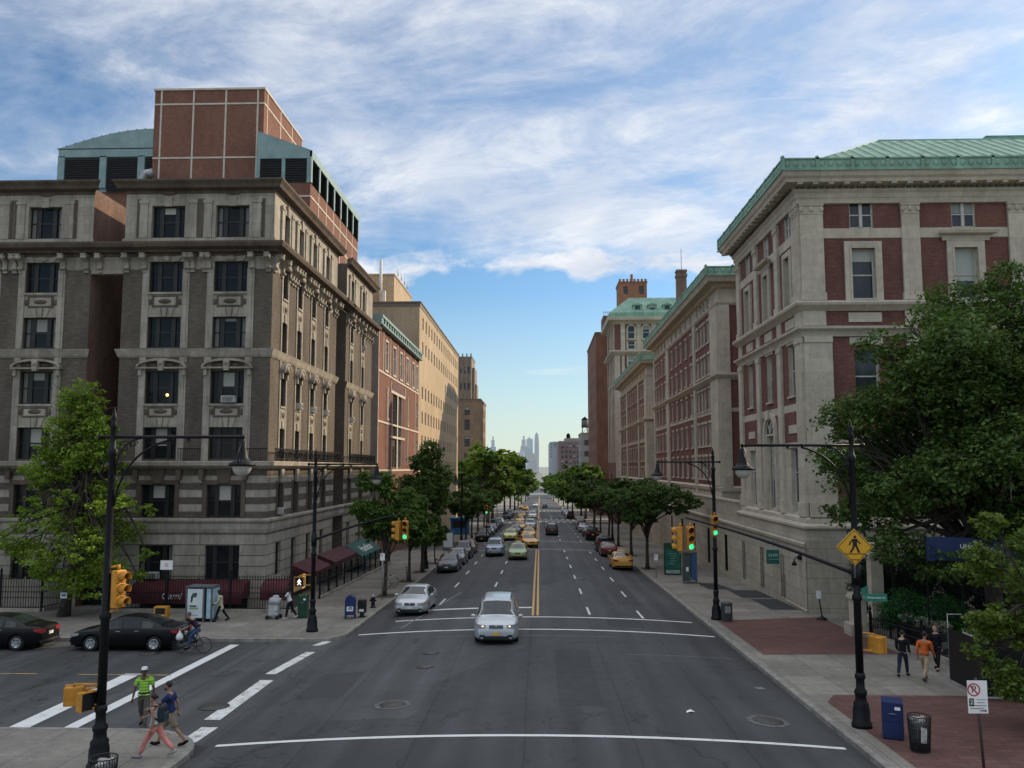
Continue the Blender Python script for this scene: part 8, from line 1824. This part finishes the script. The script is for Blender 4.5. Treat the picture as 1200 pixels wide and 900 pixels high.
# cyclist
cx, cd = -15.0, 37.25; cz = base_z(cd) - .03
bicycle('black bicycle ridden along the side street behind the black sedan', cx, cd, PI, cz)
person('bald man in plum jersey and jeans riding the bicycle', cx + .26, cd, PI / 2, 1.76, cz, 'tan', ((60, 70), (40, 50)), ((40, 10, 8), (40, 10, 8)), 38, MARO, .9 if False else .45, JEAN, 1., BLKM, hair=(.10, .075, .06), hair_kind='short', seat=1.02, hands_to=((-.20, .63, 1.05), (.20, .63, 1.05)), feet_to=((-.12, .36, .28), (.12, .14, .52)))
r = thing('plastic_bag', 'white plastic bag hanging from the bicycle handlebar', 'bag', (cx - .46, cd - .2, cz + .58)); mb = MB(); mb.lathe([(.02, 0), (.12, .02), (.16, .12), (.13, .24), (.05, .34), (.02, .42)], 10); mb.build('sack', simple('white_plastic', (.62, .62, .62), .4, bump=.4), r); mb = MB(); mb.tube([(-.03, 0, .38), (-.02, .0, .5), (.03, 0, .38)], .01, 5); mb.build('handle', WHC, r)
person('woman in cream coat and dark trousers walking past the maroon awning', -16.7, 45.1, PI / 2 + .2, 1.66, None, 'dark', ((22, 6), (-22, 16)), ((20, 40, 6), (-15, 25, 6)), 6, CREAM, .9, BLKC, 1., BLKM, hair_kind='long', coat=True, female=True)
_, q_ = person('person in white shirt and black headscarf pushing a laundry cart', -13.35, 46.1, PI / 2, 1.68, None, 'dark', ((14, 6), (-20, 14)), ((45, 15, 5), (45, 15, 5)), 10, WHC, .45, BLKC, 1., simple('white_shoe', (.5, .5, .5), .7), hair_kind='scarf', female=True, hands_to=((-.15, .48, .98), (.15, .48, .98)))
r = thing('laundry_cart', 'wire cart stuffed with white bags pushed along the fence', 'cart', (-14.2, 46.1, walk_z(46.1)))
mb = MB()
for sx in (-.3, .3):
    for sy in (-.26, .26): mb.tube([(sx, sy, .12), (sx, sy, .82)], .012, 5)
for z in (.15, .45, .8): mb.tube([(-.3, -.26, z), (.3, -.26, z), (.3, .26, z), (-.3, .26, z), (-.3, -.26, z)], .01, 4)
mb.tube([(.3, -.24, .8), (.40, -.24, 1.0), (.40, .24, 1.0), (.3, .24, .8)], .012, 5); mb.build('frame', GALV, r); mb = MB(); mb.cbox((0, 0, .46), (.54, .46, .62), 0, RZ(.05), .09); mb.build('lower_bag', simple('bag_white', (.44, .44, .44), .6, var=.25, bump=.6), r); mb = MB(); mb.cbox((-.04, .0, .94), (.66, .5, .34), 0, RY(.12), .13); mb.cbox((.1, .05, 1.12), (.34, .3, .2), 0, RZ(.5), .08); mb.build('upper_bag', simple('bag_grey', (.36, .37, .38), .6, var=.3, bump=.6), r)
w0 = None
for sx in (-.27, .27):
    for sy in (-.28, .28):
        if w0 is None: mb = MB(); mb.lathe([(.04, -.015), (.11, -.015), (.11, .015), (.04, .015)], 14); w0 = mb.build('wheel', TYR, r); o = w0
        else: o = w0.copy(); COL.objects.link(o)
        o.matrix_basis = T(sx, sy, .112) @ RX(PI / 2)
person('man in orange shirt and tan chinos walking away on the right pavement', 13.95, 32.25, -.75, 1.78, None, 'tan', ((26, 10), (-24, 18)), ((-14, 24, 6), (18, 22, 6)), 4, ORAN, .9, TANT, 1., simple('brown_shoe', (.05, .03, .02), .6), hair_kind='short')
person('person in black jacket and dark jeans walking beside the man in orange', 13.45, 32.95, -.6, 1.68, None, 'light', ((-18, 14), (20, 8)), ((14, 40, 6), (-10, 50, 6)), 3, BLKC, .9, cloth('dark_jeans', (.02, .028, .045)), 1., BLKM, hair_kind='short')
person('woman in dark top with long brown hair coming out of the campus gate', 15.25, 34.2, 2.4, 1.68, None, 'light', ((16, 6), (-16, 14)), ((-12, 20, 6), (14, 40, 6)), 3, BLKC, .9, BLKC, 1., BLKM, hair=(.09, .05, .03), hair_kind='long', female=True)
r = thing('shoulder_bag', 'grey shoulder bag of the dark dressed woman by the gate', 'bag', (15.5, 34.02, walk_z(34) + .82)); mb = MB(); mb.cbox((0, 0, .12), (.3, .1, .24), 0, RZ(.6), .03); mb.build('pouch', simple('bag_slate', (.05, .055, .06), .6), r); mb = MB(); mb.tube([(.1, .05, .2), (-.05, .1, .55), (-.22, .16, .64)], .012, 5); mb.build('strap', BLKM, r)
